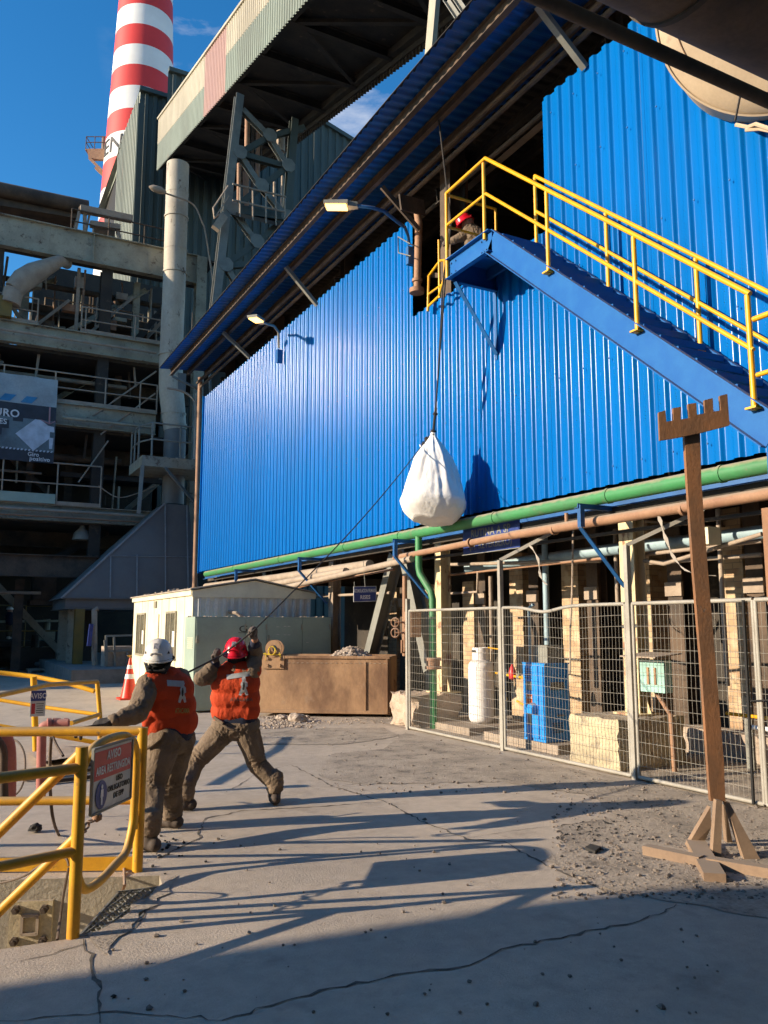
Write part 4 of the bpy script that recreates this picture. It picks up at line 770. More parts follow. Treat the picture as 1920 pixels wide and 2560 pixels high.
# ================================================================ rusty stand in the foreground
rs = thing('tool_stand', 'tall leaning rusty stand with comb-shaped head and splayed feet in the right foreground', 'stand', G(1760, 2160))
WD = 6.15
def cz(x, y): return J(1500 + x * .5874, 960 + y * .5874, WD)
head = [(250, 120), (255, 240), (360, 222), (430, 207), (552, 175), (542, 42), (510, 50), (515, 112), (483, 118), (480, 60), (445, 68), (447, 125), (413, 130), (410, 80), (375, 85), (380, 145), (345, 150), (345, 97), (312, 102), (313, 155), (283, 160), (278, 112)]
b = MB(); b.prism([cz(*p) for p in head], fh * .03); b.build('comb_head', M['rod'], rs)
b = MB(); b.prism([J(1500 + x * .5874, 960 + y * .5874, WD + .03) for x, y in ((357, 170), (372, 420), (397, 780), (430, 1180), (465, 1700), (472, 1775), (534, 1775), (527, 1600), (492, 1180), (460, 800), (432, 420), (425, 165))], fh * .045); b.build('pole', M['rod'], rs)
C0 = G(1760, 2150)
def gb(mb, p, q, wd, h, z=0): p = V((p[0], p[1], z + h / 2)); q = V((q[0], q[1], z + h / 2)); mb.bar(p, q, wd, h)
b = MB(); gb(b, G(1614, 2136), G(1755, 2166), .09, .07); gb(b, G(1770, 2168), G(1960, 2200), .09, .07); b.build('foot', M['basesteel'], rs)
b = MB(); gb(b, G(1788, 2207), G(1740, 2120), .14, .06); b.build('foot', M['basesteel'], rs)
def brace(mb, px, wd1, wd2=None):
    mb.prism([J(1500 + x * .5874, 960 + y * .5874, w_) for x, y, w_ in px], fh * .06)
b = MB(); brace(b, [(470, 1800, WD + .02), (350, 2005, 6.42), (418, 2012, 6.42), (474, 1885, WD + .1)], 0); b.build('brace', M['basesteel'], rs)
b = MB(); brace(b, [(495, 1770, WD - .02), (475, 2058, WD - .13), (515, 2062, WD - .13), (520, 1775, WD - .02)], 0); b.build('brace', M['basesteel'], rs)
b = MB(); brace(b, [(533, 1775, WD + .02), (620, 2040, 6.0), (700, 2055, 6.0), (550, 1780, WD + .02)], 0); b.build('brace', M['basesteel'], rs)
b = MB(); brace(b, [(525, 1790, WD + .15), (545, 2010, WD + .4), (575, 2010, WD + .4), (535, 1795, WD + .15)], 0); b.build('brace', M['basesteel'], rs)
mk = MB(); mk.tube([J(1743, 1512, WD - .001), J(1748, 1530, WD - .001), J(1752, 1515, WD - .001), J(1760, 1530, WD - .001), J(1763, 1522, WD - .001)], .0025, 4); mk.build('paint_mark', M['textdark'], rs)

# ================================================================ skip
SK0 = V((5.43, 15.22, 0)); SK1 = V((7.46, 13.75, 0)); sdn = (SK1 - SK0).normalized(); snn = V((-sdn.y, sdn.x, 0)); snn = snn if snn.y > 0 else -snn
skp = thing('steel_skip', 'rusty steel skip heaped with rubble in front of the green cabinet', 'skip', (SK0 + SK1) / 2)
SL = (SK1 - SK0).length; SD = 1.15; SH = 1.13
def sp(a, d, z): return SK0 + sdn * a + snn * d + ZV * z
b = MB()
b.hexa([sp(0, 0, .06), sp(SL, 0, .06), sp(SL, .03, .06), sp(0, .03, .06), sp(-.02, 0, SH), sp(SL + .02, 0, SH), sp(SL + .02, .03, SH), sp(-.02, .03, SH)])
b.hexa([sp(0, SD, .06), sp(SL, SD, .06), sp(SL, SD + .03, .06), sp(0, SD + .03, .06), sp(0, SD, SH), sp(SL, SD, SH), sp(SL, SD + .03, SH), sp(0, SD + .03, SH)])
b.hexa([sp(-.03, 0.002, .06), sp(-.001, 0.002, .06), sp(-.001, SD, .06), sp(-.03, SD, .06), sp(-.03, 0.002, SH - .01), sp(-.001, 0.002, SH - .01), sp(-.001, SD, SH - .01), sp(-.03, SD, SH - .01)])
b.hexa([sp(SL + .001, 0.002, .06), sp(SL + .03, 0.002, .06), sp(SL + .03, SD, .06), sp(SL + .001, SD, .06), sp(SL + .001, 0.002, SH - .01), sp(SL + .03, 0.002, SH - .01), sp(SL + .03, SD, SH - .01), sp(SL + .001, SD, SH - .01)])
b.hexa([sp(.0, .03, .08), sp(SL, .03, .08), sp(SL, SD, .08), sp(0, SD, .08), sp(.0, .03, .12), sp(SL, .03, .12), sp(SL, SD, .12), sp(0, SD, .12)])
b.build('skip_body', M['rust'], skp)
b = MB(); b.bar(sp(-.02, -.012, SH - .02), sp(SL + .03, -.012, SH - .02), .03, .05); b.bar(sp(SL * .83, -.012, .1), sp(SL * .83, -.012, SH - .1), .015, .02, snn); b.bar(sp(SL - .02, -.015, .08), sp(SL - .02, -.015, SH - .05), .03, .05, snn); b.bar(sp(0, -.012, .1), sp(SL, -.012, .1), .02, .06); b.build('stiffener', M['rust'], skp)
b = MB()
for k in range(26): a = .1 + k * SL / 27; b.bar(sp(a, -.006, SH - .13), sp(a + .045, -.006, SH - .13), .006, .008)
b.build('weld_row', M['tanpipe'], skp)
lug = sp(.22, -.03, 0)
def plate(mb, a, z, wd, ht, d, t): mb.hexa([sp(a - wd / 2, d - t, z - ht / 2), sp(a + wd / 2, d - t, z - ht / 2), sp(a + wd / 2, d, z - ht / 2), sp(a - wd / 2, d, z - ht / 2), sp(a - wd / 2, d - t, z + ht / 2), sp(a + wd / 2, d - t, z + ht / 2), sp(a + wd / 2, d, z + ht / 2), sp(a - wd / 2, d, z + ht / 2)])
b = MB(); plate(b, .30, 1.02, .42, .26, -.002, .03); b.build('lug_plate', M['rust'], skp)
b = MB()
for da in (-.12, .12):
    for dz in (-.07, .06): p = sp(.30 + da, -.032, 1.02 + dz); b.cyl(p, p - snn * .03, .03, 6)
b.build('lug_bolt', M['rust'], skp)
for d_ in (-.02, .16):
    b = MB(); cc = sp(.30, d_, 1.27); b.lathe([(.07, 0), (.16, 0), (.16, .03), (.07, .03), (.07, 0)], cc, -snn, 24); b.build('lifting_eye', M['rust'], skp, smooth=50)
b = MB(); rnd = random.Random(3)
for k in range(9):
    cc = sp(.28, -.06, 1.25); a0 = rnd.uniform(0, 6); b.tube([cc + sdn * (math.cos(a0 + t) * (.06 + .02 * rnd.random())) + ZV * (math.sin(a0 + t) * .08 - .02) - snn * rnd.uniform(0, .03) for t in [x * .6 for x in range(9)]], .008, 5)
for a in (.14, .42): b.tube([sp(a, -.05, 1.2), sp(a + .02, -.045, 1.1), sp(a, -.04, 1.05)], .009, 5)
b.tube([sp(.1, -.05, 1.17), sp(.28, -.05, 1.15), sp(.45, -.05, 1.16)], .012, 6)
tag(b.build('yellow_rope', mat('yellow_rope', (.72, .5, .03), .8), loc=sp(.28, 0, 1.2), smooth=True), 'tangled yellow rope tied round the lifting eye of the rusty skip', 'rope')
b = MB(); nx, ny = 40, 20; vs = []
for i in range(nx + 1):
    for j in range(ny + 1):
        a = i / nx; d_ = j / ny; hgt = .98 + .30 * math.exp(-((a - .68) / .17) ** 2) * (1 - (2 * d_ - 1) ** 2 * .7) + .05 * noise.noise(V((a * 18, d_ * 9, 0))) + .03 * noise.noise(V((a * 50, d_ * 25, 2)))
        vs.append(sp(.01 + a * (SL - .02), .04 + d_ * (SD - .05), hgt))
b.add(vs, [(i * (ny + 1) + j, (i + 1) * (ny + 1) + j, (i + 1) * (ny + 1) + j + 1, i * (ny + 1) + j + 1) for i in range(nx) for j in range(ny)])
for k in range(120):
    a = min(.97, max(.05, rnd.gauss(.68, .14))); d_ = rnd.uniform(.05, .8); hgt = .98 + .30 * math.exp(-((a - .68) / .17) ** 2) * (1 - (2 * d_ - 1) ** 2 * .7); p = sp(a * SL, .04 + d_ * SD, hgt + .01); pebble(b, p, rnd.uniform(.015, .05), rnd)
tag(b.build('rubble_heap', M['rubble'], loc=sp(1, .5, 1)), 'pale rubble heaped inside the rusty skip', 'rubble')
# rubble at the skip's foot
b = MB()
for k in range(260):
    p = G(rnd.gauss(700, 45), rnd.uniform(1790, 1822)); pebble(b, (p.x, p.y, .01), rnd.uniform(.01, .035), rnd)
for k in range(80):
    p = G(rnd.uniform(780, 1010), rnd.uniform(1798, 1812)); pebble(b, (p.x, p.y, .01), rnd.uniform(.008, .02), rnd)
tag(b.build('loose_rubble', M['rubble'], loc=(0, 0, 0)), kind='stuff')
def rock(p, s, label, m_='rubble', name='stone'):
    b = MB(); bm = bmesh.new(); bmesh.ops.create_icosphere(bm, subdivisions=3, radius=1)
    for v in bm.verts:
        k = 1 + .35 * noise.noise(v.co * 1.6 + V(p)) + .12 * noise.noise(v.co * 4 + V(p)); v.co = V((v.co.x * s[0], v.co.y * s[1], max(-.3, v.co.z) * s[2])) * k
    me = bpy.data.meshes.new(name); bm.to_mesh(me); bm.free(); me.materials.append(M[m_]); o = bpy.data.objects.new(name, me); link(o); o.location = (p[0], p[1], p[2] if len(p) > 2 else s[2] * .25); tag(o, label, 'stone', 'stones lying at the foot of the skip')
q = G(743, 1804); rock((q.x, q.y, .04), (.16, .14, .11), 'largest pale stone under the front edge of the skip')
q = G(705, 1800); rock((q.x, q.y, .03), (.12, .1, .07), 'flat pale stone at the left foot of the skip')
q = G(768, 1797); rock((q.x, q.y, .02), (.05, .05, .05), 'small stone right of the largest stone under the skip')
# ring leaning right of skip
b = MB(); b.lathe([(.14, 0), (.27, 0), (.27, .06), (.14, .06), (.14, 0)], (7.7, 14.4, .52), (-.5, -.85, 0), 24); tag(b.build('steel_ring', M['rust'], loc=(7.7, 14.4, .3), smooth=50), 'rusty steel ring standing in shade right of the skip', 'ring')

# ================================================================ cabin
cbX0, cbX1, cbY0, cbY1, cbH = 4.67, 7.35, 17.25, 23.3, 2.42
cab = thing('site_cabin', 'cream site cabin with two windows and a low gabled roof', 'cabin', (cbX0, cbY0, 0))
b = MB(); b.box((cbX0, cbY0 + .002, .05), (cbX0 + .06, cbY1, cbH)); b.box((cbX0, cbY1 - .05, .05), (cbX1, cbY1, cbH)); b.box((cbX1 - .05, cbY0 + .1, .05), (cbX1, cbY1 - .06, cbH))
for y in (17.9, 18.6, 19.3, 20.0, 20.8, 21.5, 22.2): b.box((cbX0 - .008, y - .008, .05), (cbX0, y + .008, cbH - .02))
b.build('front_wall', M['cream'], cab)
b = MB(); corr(b, (cbX0 + .02, cbY0, .05), (1, 0, 0), ZV, (0, -1, 0), cbX1 - cbX0 - .02, cbH - .05, pitch=.18, depth=.03, hi=.06, web=.025); b.build('side_wall', M['cabgrey'], cab)
b = MB(); mid = (cbX0 + cbX1) / 2
b.prism([(cbX0 - .03, cbY0 - .05, cbH - .12), (cbX1 + .12, cbY0 - .05, cbH - .12), (cbX1 + .12, cbY0 - .05, cbH), (mid, cbY0 - .05, cbH + .26), (cbX0 - .03, cbY0 - .05, cbH + .02)], (0, .05, 0)); b.box((cbX0 - .05, cbY0 - .03, cbH - .08), (cbX0 - .005, cbY1, cbH + .03)); b.build('fascia', M['cream'], cab)
b = MB(); b.prism([(cbX0 - .08, cbY0 - .1, cbH + .03), (mid, cbY0 - .1, cbH + .28), (cbX1 + .2, cbY0 - .1, cbH), (cbX1 + .2, cbY0 - .1, cbH + .02), (mid, cbY0 - .1, cbH + .31), (cbX0 - .08, cbY0 - .1, cbH + .06)], (0, cbY1 - cbY0 + .2, 0)); b.build('roof', M['roofmetal'], cab)
b = MB()
for k in range(24): p = (rnd.uniform(cbX0, cbX0 + .4), rnd.uniform(cbY0, cbY1), cbH + .1); pebble(b, p, rnd.uniform(.02, .06), rnd)
tag(b.build('roof_debris', M['rubble'], cab), kind='stuff')
for (xa, xb) in ((343, 363), (416, 441)):
    pa = at(xa, 1590, X=cbX0); pb = at(xb, 1590, X=cbX0); z0 = .98; z1 = 1.98
    y0, y1 = sorted((pa.y, pb.y))
    b = MB(); b.box((cbX0 - .04, y0, z0), (cbX0 - .008, y0 + .05, z1)); b.box((cbX0 - .04, y1 - .05, z0), (cbX0 - .008, y1, z1)); b.box((cbX0 - .045, y0 - .02, z0 - .05), (cbX0 - .008, y1 + .02, z0)); b.box((cbX0 - .04, y0, z1), (cbX0 - .008, y1, z1 + .05)); b.box((cbX0 - .035, (y0 + y1) / 2 - .02, z0), (cbX0 - .01, (y0 + y1) / 2 + .02, z1)); wn = b.build('window', M['winframe'], cab)
    b = MB(); b.box((cbX0 - .02, y0 + .05, z0), (cbX0 - .011, y1 - .05, z1)); b.build('pane', M['glass'], wn)
    b = MB(); b.box((cbX0 - .025, y0 + .1, z0 + .25), (cbX0 - .022, y0 + .3, z0 + .6)); b.build('notice', M['white'], wn)
pa = at(382, 1560, X=cbX0).y; pb = at(398, 1560, X=cbX0).y
b = MB(); b.box((cbX0 - .03, pb, .1), (cbX0 - .009, pa, 1.98)); dr = b.build('door', M['cream'], cab)
b = MB(); b.cyl((cbX0 - .08, pb + .15, 1.05), (cbX0 - .03, pb + .15, 1.05), .03, 8); b.build('handle', M['steel2'], dr, smooth=50)
b = MB(); b.box((cbX0 - .03, pb + .3, 2.14), (cbX0 - .009, pb + .55, 2.3)); b.build('vent', M['winframe'], cab)
b = MB(); b.tube([(5.45, 17.22, 2.0), (5.55, 17.0, 1.97), (5.8, 16.95, 1.8)], .04, 10); b.build('drain_spout', M['tanpipe'], cab, smooth=50)

# ================================================================ pale green steel cabinet
gX0, gX1, gY0, gY1, gH = 4.47, 7.44, 16.3, 17.05, 1.88
gb_ = thing('steel_locker', 'long pale green steel locker with padlocked doors in front of the cabin', 'locker', (gX0, gY0, 0))
b = MB(); b.box((gX0, gY0, .04), (gX1, gY1, gH)); b.build('casing', M['sage'], gb_)
ds = [gX0 + .02, at(612, 1650, Y=gY0).x, at(665, 1650, Y=gY0).x, at(754, 1650, Y=gY0).x, gX1 - .02]
for i in range(4):
    b = MB(); b.box((ds[i] + .008, gY0 - .014, .82), (ds[i + 1] - .008, gY0 - .001, gH - .03)); dr = b.build('door', M['sage'], gb_)
    for zz in (1.62, 1.02): b = MB(); b.box((ds[i + 1] - .03, gY0 - .035, zz), (ds[i + 1] + .0, gY0 - .014, zz + .11)); b.build('hinge', M['steel'], dr)
b = MB(); b.box((gX0 + .03, gY0 - .012, .10), (gX1 - .03, gY0 - .001, .80)); lw = b.build('lower_panel', M['sage'], gb_)
b = MB()
for r_ in range(4):
    for c_ in range(7): p = V((gX0 + .08 + c_ * .06 + (r_ % 2) * .03, gY0 - .013, .78 - r_ * .05)); b.cyl(p, p - V((0, .002, 0)), .011, 6)
b.build('vent_hole', M['black'], lw)
for x in (at(493, 1590, Y=gY0).x, at(670, 1588, Y=gY0).x):
    b = MB(); b.box((x - .03, gY0 - .05, 1.36), (x + .03, gY0 - .014, 1.44)); b.tube([(x - .02, gY0 - .03, 1.44), (x - .02, gY0 - .03, 1.5), (x + .02, gY0 - .03, 1.5), (x + .02, gY0 - .03, 1.44)], .008, 6); b.build('padlock', M['steel'], gb_)
for s_, x_ in (('G', 608), ('1', 628)): text(s_, (at(x_, 1573, Y=gY0).x, gY0 - .016, at(614, 1573, Y=gY0).z), (1, 0, 0), ZV, .13, M['textdark'], gb_, sx=1.5, bold=0)
b = MB(); q = at(612, 1581, Y=gY0); b.box((q.x - .14, gY0 - .018, q.z - .01), (q.x + .2, gY0 - .016, q.z)); b.build('underline', M['textdark'], gb_)
b = MB()
for x, z in ((712, 1566), (722, 1566), (712, 1587), (722, 1587), (694, 1567), (694, 1586), (768, 1606)): q = at(x, z, Y=gY0); b.box((q.x - .03, gY0 - .017, q.z - .006), (q.x + .03, gY0 - .0145, q.z + .006))
b.build('label_remnant', M['signwhite'], gb_)
b = MB(); 
for k in range(60): pebble(b, (rnd.uniform(gX0, gX1), rnd.uniform(gY0, gY1), gH + .005), rnd.uniform(.01, .035), rnd)
tag(b.build('top_debris', M['rubble'], gb_), kind='stuff')
b = MB()
for k in range(6): b.box((gX0 - .01, gY0 + .1, 1.25 + k * .04), (gX0 - .001, gY0 + .5, 1.265 + k * .04))
b.build('louvre', M['cream'], gb_)
# cone
cn = thing('traffic_cone', 'orange-red traffic cone with two white bands beside the cabin', 'cone', (4.0, 20.1, 0))
cc = V((4.0, 20.1, 0)); prof = lambda z: .19 - .165 * (z - .04) / .9
b = MB(); b.lathe([(prof(.04), .04), (prof(.45), .45), (prof(.58), .58), (prof(.68), .68), (prof(.8), .8), (prof(.94), .94), (.005, .945)], cc, n=24); b.build('cone_body', mat('cone_orange', (.75, .045, .015), .4), cn, smooth=50)
for z0, z1 in ((.47, .58), (.70, .79)): b = MB(); b.lathe([(prof(z0) + .003, z0), (prof(z1) + .003, z1)], cc, n=24); b.build('reflective_band', M['white'], cn, smooth=True)
b = MB(); b.box(cc + V((-.24, -.24, 0)), cc + V((.24, .24, .04))); b.build('cone_base', bpy.data.materials['cone_orange'], cn)
b = MB(); b.tube([cc + V((0.03 * math.cos(a), .03 * math.sin(a), .95 + .01 * a)) for a in range(7)] + [cc + V((-.08, 0, 1.0))], .012, 5); b.build('tied_cord', M['yellow'], cn)
# ================================================================ yellow rails round the pit
P1 = V((.755, 5.035, 0)); P2 = V((1.325, 6.12, 0)); BD = V((-.86, .42, 0)).normalized(); AD = V((-.955, -.296, 0)).normalized()
near = thing('pit_railing', 'nearest yellow tube railing with sloping stair rails round the pit at lower left', 'railing', P1)
TR_ = .033
b = MB(); b.cyl(P2 + V((0, 0, -.02)), P2 + V((0, 0, .98)), .036, 14); b.build('corner_post', M['yellow'], near, smooth=60)
b = MB(); b.tube([P2 + V((0, 0, .955)), P2 + BD * 6 + V((0, 0, .955))], .034, 14); b.build('top_rail', M['yellow'], near, smooth=60)
b = MB(); b.tube([P2 + V((0, 0, .48)), P2 + BD * 6 + V((0, 0, .48))], .030, 14); b.build('mid_rail', M['yellow'], near, smooth=60)
b = MB(); b.bar(P2 + V((0, 0, .055)), P2 + BD * 6 + V((0, 0, .055)), .02, .09); b.build('toe_board', M['yellow'], near)
b = MB(); b.cyl(P1 + V((0, 0, -.05)), P1 + V((0, 0, 1.02)), .034, 14); b.build('gate_post', M['yellow'], near, smooth=60)
b = MB(); b.tube([P1 + V((0, 0, .905)), P1 + AD * 3 + V((0, 0, .905))], .03, 12); b.build('top_rail', M['yellow'], near, smooth=60)
b = MB(); b.tube([P1 + V((0, 0, .455)), P1 + AD * 3 + V((0, 0, .455))], .028, 12); b.build('mid_rail', M['yellow'], near, smooth=60)
dn = V((-.36, .28, -.43)); 
b = MB(); b.tube([P1 + V((.01, 0, 1.0)), P1 + V((.01, 0, 1.0)) + dn * 3.2], .03, 12); b.build('stair_rail', M['yellow'], near, smooth=60)
b = MB(); b.tube([P1 + V((0, .02, .53)), P1 + V((0, .02, .53)) + dn * 3.2], .028, 12); b.build('stair_rail', M['yellow'], near, smooth=60)
for k in (2.1, 4.1): b = MB(); b.cyl(P2 + BD * k, P2 + BD * k + V((0, 0, .95)), .03, 12); b.build('post', M['yellow'], near, smooth=60)
b = MB(); b.cyl(P1 + AD * 1.6 + V((0, 0, -.1)), P1 + AD * 1.6 + V((0, 0, .9)), .03, 12); b.build('post', M['yellow'], near, smooth=60)
# gate
PE = V((.80, 5.41, 0)); gd = (P2 - PE); gl = gd.length; gd.normalize(); gn = V((gd.y, -gd.x, 0))
gate = thing('pit_gate', 'yellow tube gate with rounded corners carrying the restricted-area sign', 'gate', P1)
def gp_(a, z, o_=0): return PE + gd * a + ZV * z + gn * o_
lo_, hi_, w0, w1 = .10, .965, .03, gl - .09
path = [gp_(w0, .5), gp_(w0, .30), gp_(w0 + .03, .18), gp_(w0 + .12, lo_), gp_(w0 + .3, lo_ - .005), gp_(w1 - .25, lo_ + .04), gp_(w1 - .10, .18), gp_(w1 - .02, .32), gp_(w1, .45), gp_(w1, .75), gp_(w1 - .03, .87), gp_(w1 - .12, .935), gp_(w1 - .25, hi_), gp_(w0 + .28, hi_), gp_(w0 + .12, .93), gp_(w0 + .02, .84), gp_(w0, .74), gp_(w0, .49)]
b = MB(); b.tube(cat(path, 4), .028, 12); b.build('bent_tube', M['yellow'], gate, smooth=60)
for z in (.36, .78):
    b = MB(); b.cyl(gp_(gl - .07, z - .06), gp_(gl - .07, z + .06), .022, 8); b.bar(gp_(w1, z), gp_(gl, z), .02, .05); b.build('hinge', M['yellow'], gate, smooth=50)
b = MB()
for k in range(9): q = gp_(-.28 + k * .05, .40 + .012 * math.sin(k) + .012 * k, .03); b.tube([q + gd * .03 * math.cos(a) + (ZV if k % 2 else gn) * .018 * math.sin(a) for a in [x * .9 for x in range(8)]], .007, 5)
b.lathe([(.005, -.03), (.03, -.015), (.03, .015), (.005, .03)], gp_(.18, .52, .04), n=10); b.build('chain', M['brown'], gate, smooth=50)
sg = thing('restricted_area_sign', 'red and white AVISO AREA RESTRINGIDA sign with blue figure roundel, on the yellow gate', 'sign', gp_(.6, .7, .05))
sc = [at_plane(x, y, gp_(0, 0, .045), gn) for x, y in ((231, 1873), (330, 1847), (326, 1998), (229, 2034))]
c = sum(sc, V()) / 4; r = gd.copy(); wd = .60 * ((sc[1] - sc[0]).length + (sc[2] - sc[3]).length) / 1.2; ht = ((sc[0] - sc[3]).length + (sc[1] - sc[2]).length) / 2
up_ = ZV; nn = r.cross(up_)
if nn.dot(CAM - c) < 0: r = -r; nn = -nn
b = MB(); panel(b, c, r, up_, wd, ht, .012)
b.build('sign_plate', M['signwhite'], sg)
b = MB()
for (q, d_, l_) in ((c + up_ * ht / 2, r, wd), (c - up_ * ht / 2, r, wd), (c + r * wd / 2, up_, ht), (c - r * wd / 2, up_, ht)): b.bar(q - d_ * l_ / 2, q + d_ * l_ / 2, .014, .018, nn)
b.build('sign_border', M['steel2'], sg)
b = MB(); panel(b, c + up_ * ht * .22 + nn * .004, r, up_, wd * .93, ht * .44, .003); b.build('red_field', M['signred'], sg)
text('AVISO', c + up_ * ht * .335 + nn * .006, r, up_, ht * .135, M['textwhite'], sg, sx=.85); text('AREA RESTRINGIDA', c + up_ * ht * .13 + nn * .006, r, up_, ht * .125, M['textwhite'], sg, sx=wd / (ht * 1.95))
for k, s_ in enumerate(('USO', 'OBLIGATORIO', 'DE EPP')): text(s_, c + r * wd * .17 - up_ * ht * (.08 + .13 * k) + nn * .003, r, up_, ht * .085, M['textdark'], sg, sx=.95)
rc = c - r * wd * .28 - up_ * ht * .24 + nn * .004
b = MB(); b.prism([rc + r * .075 * wd / .55 * math.cos(a) * 1.0 + up_ * math.sin(a) * ht * .22 for a in [x * math.pi / 18 for x in range(36)]], nn * .002); b.build('roundel', M['signblue'], sg)
b = MB(); q = rc + nn * .004; hs = ht * .06
b.prism([q + up_ * hs * 2.1 + r * hs * .5 * math.cos(a) + up_ * math.sin(a) * hs * .6 for a in [x * .5 for x in range(12)]], nn * .002)
b.prism([q + r * x * hs + up_ * y * hs for x, y in ((-.7, 1.4), (.7, 1.4), (.8, -.6), (.45, -.6), (.4, -2.6), (.1, -2.6), (0, -.9), (-.1, -2.6), (-.4, -2.6), (-.45, -.6), (-.8, -.6))], nn * .002)
b.build('figure', M['textwhite'], sg)
# grate over the pit corner
gr = [(P1.x + .03, 5.03), (1.13, 5.73), (1.40, 5.70), (1.36, 5.53), (1.07, 5.05)]
grt = thing('steel_grate', 'diamond mesh steel grate over the corner of the pit', 'grate', (1.1, 5.3, 0))
b = MB(); gp0 = [V((x, y, -.012)) for x, y in gr]
for i in range(len(gp0)): b.bar(gp0[i], gp0[(i + 1) % len(gp0)], .012, .03)
b.build('rim', M['steel2'], grt)
from mathutils.geometry import intersect_line_line_2d, intersect_point_tri_2d
def clip(p, d):
    hits = []
    for i in range(len(gr)):
        a = V(gr[i]); c_ = V(gr[(i + 1) % len(gr)]); e = c_ - a; den = d.x * e.y - d.y * e.x
        if abs(den) < 1e-9: continue
        t = ((a.x - p.x) * e.y - (a.y - p.y) * e.x) / den; s_ = ((a.x - p.x) * d.y - (a.y - p.y) * d.x) / den
        if 0 <= s_ <= 1: hits.append(t)
    return (min(hits), max(hits)) if len(hits) >= 2 else None
b = MB()
for ang, stp, hh in ((.95, .065, .022), (1.75, .035, .014), (.25, .05, .014)):
    d = V((math.cos(ang), math.sin(ang))); nrm = V((-d.y, d.x)); c_ = V((1.1, 5.35))
    for k in range(-20, 21):
        p = c_ + nrm * (k * stp); h_ = clip(p, d)
        if h_: a = p + d * h_[0]; e = p + d * h_[1]; b.bar((a.x, a.y, -.012), (e.x, e.y, -.012), .006, hh)
b.build('mesh', M['steel2'], grt)
# bolted plate on the pit wall
wp0 = V((0.47, 6.36, 0)); wn_ = V((-.41, -.97, 0)).normalized() * 1
PR = V((.9237, -.383, 0)).normalized() if False else (V((1.44, 5.95, 0)) - V((.47, 6.36, 0))).normalized()
wn_ = V((PR.y, -PR.x, 0)); wn_ = wn_ if wn_.dot(CAM - wp0) > 0 else -wn_
q = [at_plane(x, y, wp0, wn_) for x, y in ((28, 2252), (135, 2250), (128, 2362), (22, 2368))]
pc = sum(q, V()) / 4; pw = (q[1] - q[0]).length; ph = (q[0] - q[3]).length
plt = thing('anchor_plate', 'square anchor plate with four bolts on the pit wall at lower left', 'plate', pc)
b = MB(); panel(b, pc + wn_ * .025, PR, ZV, pw, ph, .03); b.build('plate', M['blockc'], plt)
b = MB()
for (a, d_, l_) in ((ZV * ph * .2, PR, pw * .36), (-ZV * ph * .2, PR, pw * .36), (PR * pw * .18, ZV, ph * .42), (-PR * pw * .18, ZV, ph * .42)): b.bar(pc + wn_ * .035 + a - d_ * l_ / 2, pc + wn_ * .035 + a + d_ * l_ / 2, .018, .018, wn_)
b.build('weld_square', M['tanpipe'], plt)
for sx_ in (-1, 1):
    for sz in (-1, 1):
        b = MB(); e = pc + PR * sx_ * pw * .33 + ZV * sz * ph * .34; b.cyl(e + wn_ * .02, e + wn_ * .06, .028, 6); b.cyl(e + wn_ * .06, e + wn_ * .085, .014, 8); b.build('anchor_bolt', M['darkbrown'], plt)
b = MB(); b.tube([G(310, 2180) + V((0, 0, .02)), G(312, 2205) + V((0, 0, -.02)), at_plane(306, 2232, wp0, wn_) + wn_ * .02], .01, 8); tag(b.build('pipe_stub', M['brown'], loc=G(312, 2200), smooth=True), 'thin orange pipe stub beside the foot of the gate post', 'pipe')
b = MB(); b.tube(cat([J(0, 2208, 5.3), J(60, 2190, 5.2), J(140, 2140, 5.05), J(165, 2146, 4.98), J(172, 2165, 4.95)]), .008, 6); b.tube(cat([J(172, 2170, 4.95), J(160, 2230, 4.95), J(150, 2300, 4.92), G(143, 2350)]), .008, 6); tag(b.build('hose', M['hose'], loc=P1, smooth=True), 'thin dark hose looped over the lower near rail and down the gate post', 'hose')
c_ = J(90, 2081, 5.9); rock((G(88, 2081).x, G(88, 2081).y, .03), (.05, .05, .045), 'black lump on the concrete behind the near railing', 'char')
# far railing with the small AVISO sign
fr_ = thing('far_railing', 'second yellow railing farther back carrying the small blue AVISO sign', 'railing', (1.3, 12.6, 0))
def G0(x, y): return G(x, y)
a0 = V((1.24, 12.4, 0)); a1 = V((2.14, 12.78, 0))
b = MB(); b.tube([at(-80, 1681, Y=13.9), at(0, 1682, Y=13.9), at(90, 1692, Y=13.6), at(170, 1708, Y=13.2), at(236, 1728, Y=12.95)], .035, 12); b.build('curved_top_rail', M['yellow2'], fr_, smooth=60)
b = MB(); b.tube([at(-150, 1778, Y=9.5), at(0, 1738, Y=10.6), at(120, 1712, Y=11.6), at(243, 1704, Y=12.7)], .03, 12); b.build('top_rail', M['yellow'], fr_, smooth=60)
b = MB(); b.tube([at(243, 1704, Y=12.7), at(250, 1790, Y=12.7), G(250, 1862)], .033, 12); b.build('end_post', M['yellow'], fr_, smooth=60)
b = MB(); b.tube([at(-60, 1742, Y=13.9), at(0, 1750, Y=13.8), at(110, 1768, Y=13.3), at(243, 1786, Y=12.8)], .028, 12); b.build('mid_rail', M['yellow2'], fr_, smooth=60)
b = MB(); b.tube([at(250, 1786, Y=12.7), at(178, 1808, Y=11.6)], .03, 12); b.build('sloping_rail', M['yellow'], fr_, smooth=60)
b = MB(); b.tube([at(-40, 1808, Y=12.9), at(0, 1815, Y=12.8), at(250, 1858, Y=12.5)], .03, 12); b.build('lower_rail', M['yellow2'], fr_, smooth=60)
for x in (84,):
    b = MB(); b.tube([G(x + 6, 1884), at(x, 1692, Y=G(x + 6, 1884).y)], .042, 12); b.build('post', M['yellow2'], fr_, smooth=60)
sA = thing('aviso_sign', 'small blue and white AVISO sign on the far yellow railing', 'sign', at(95, 1750, Y=12.0))
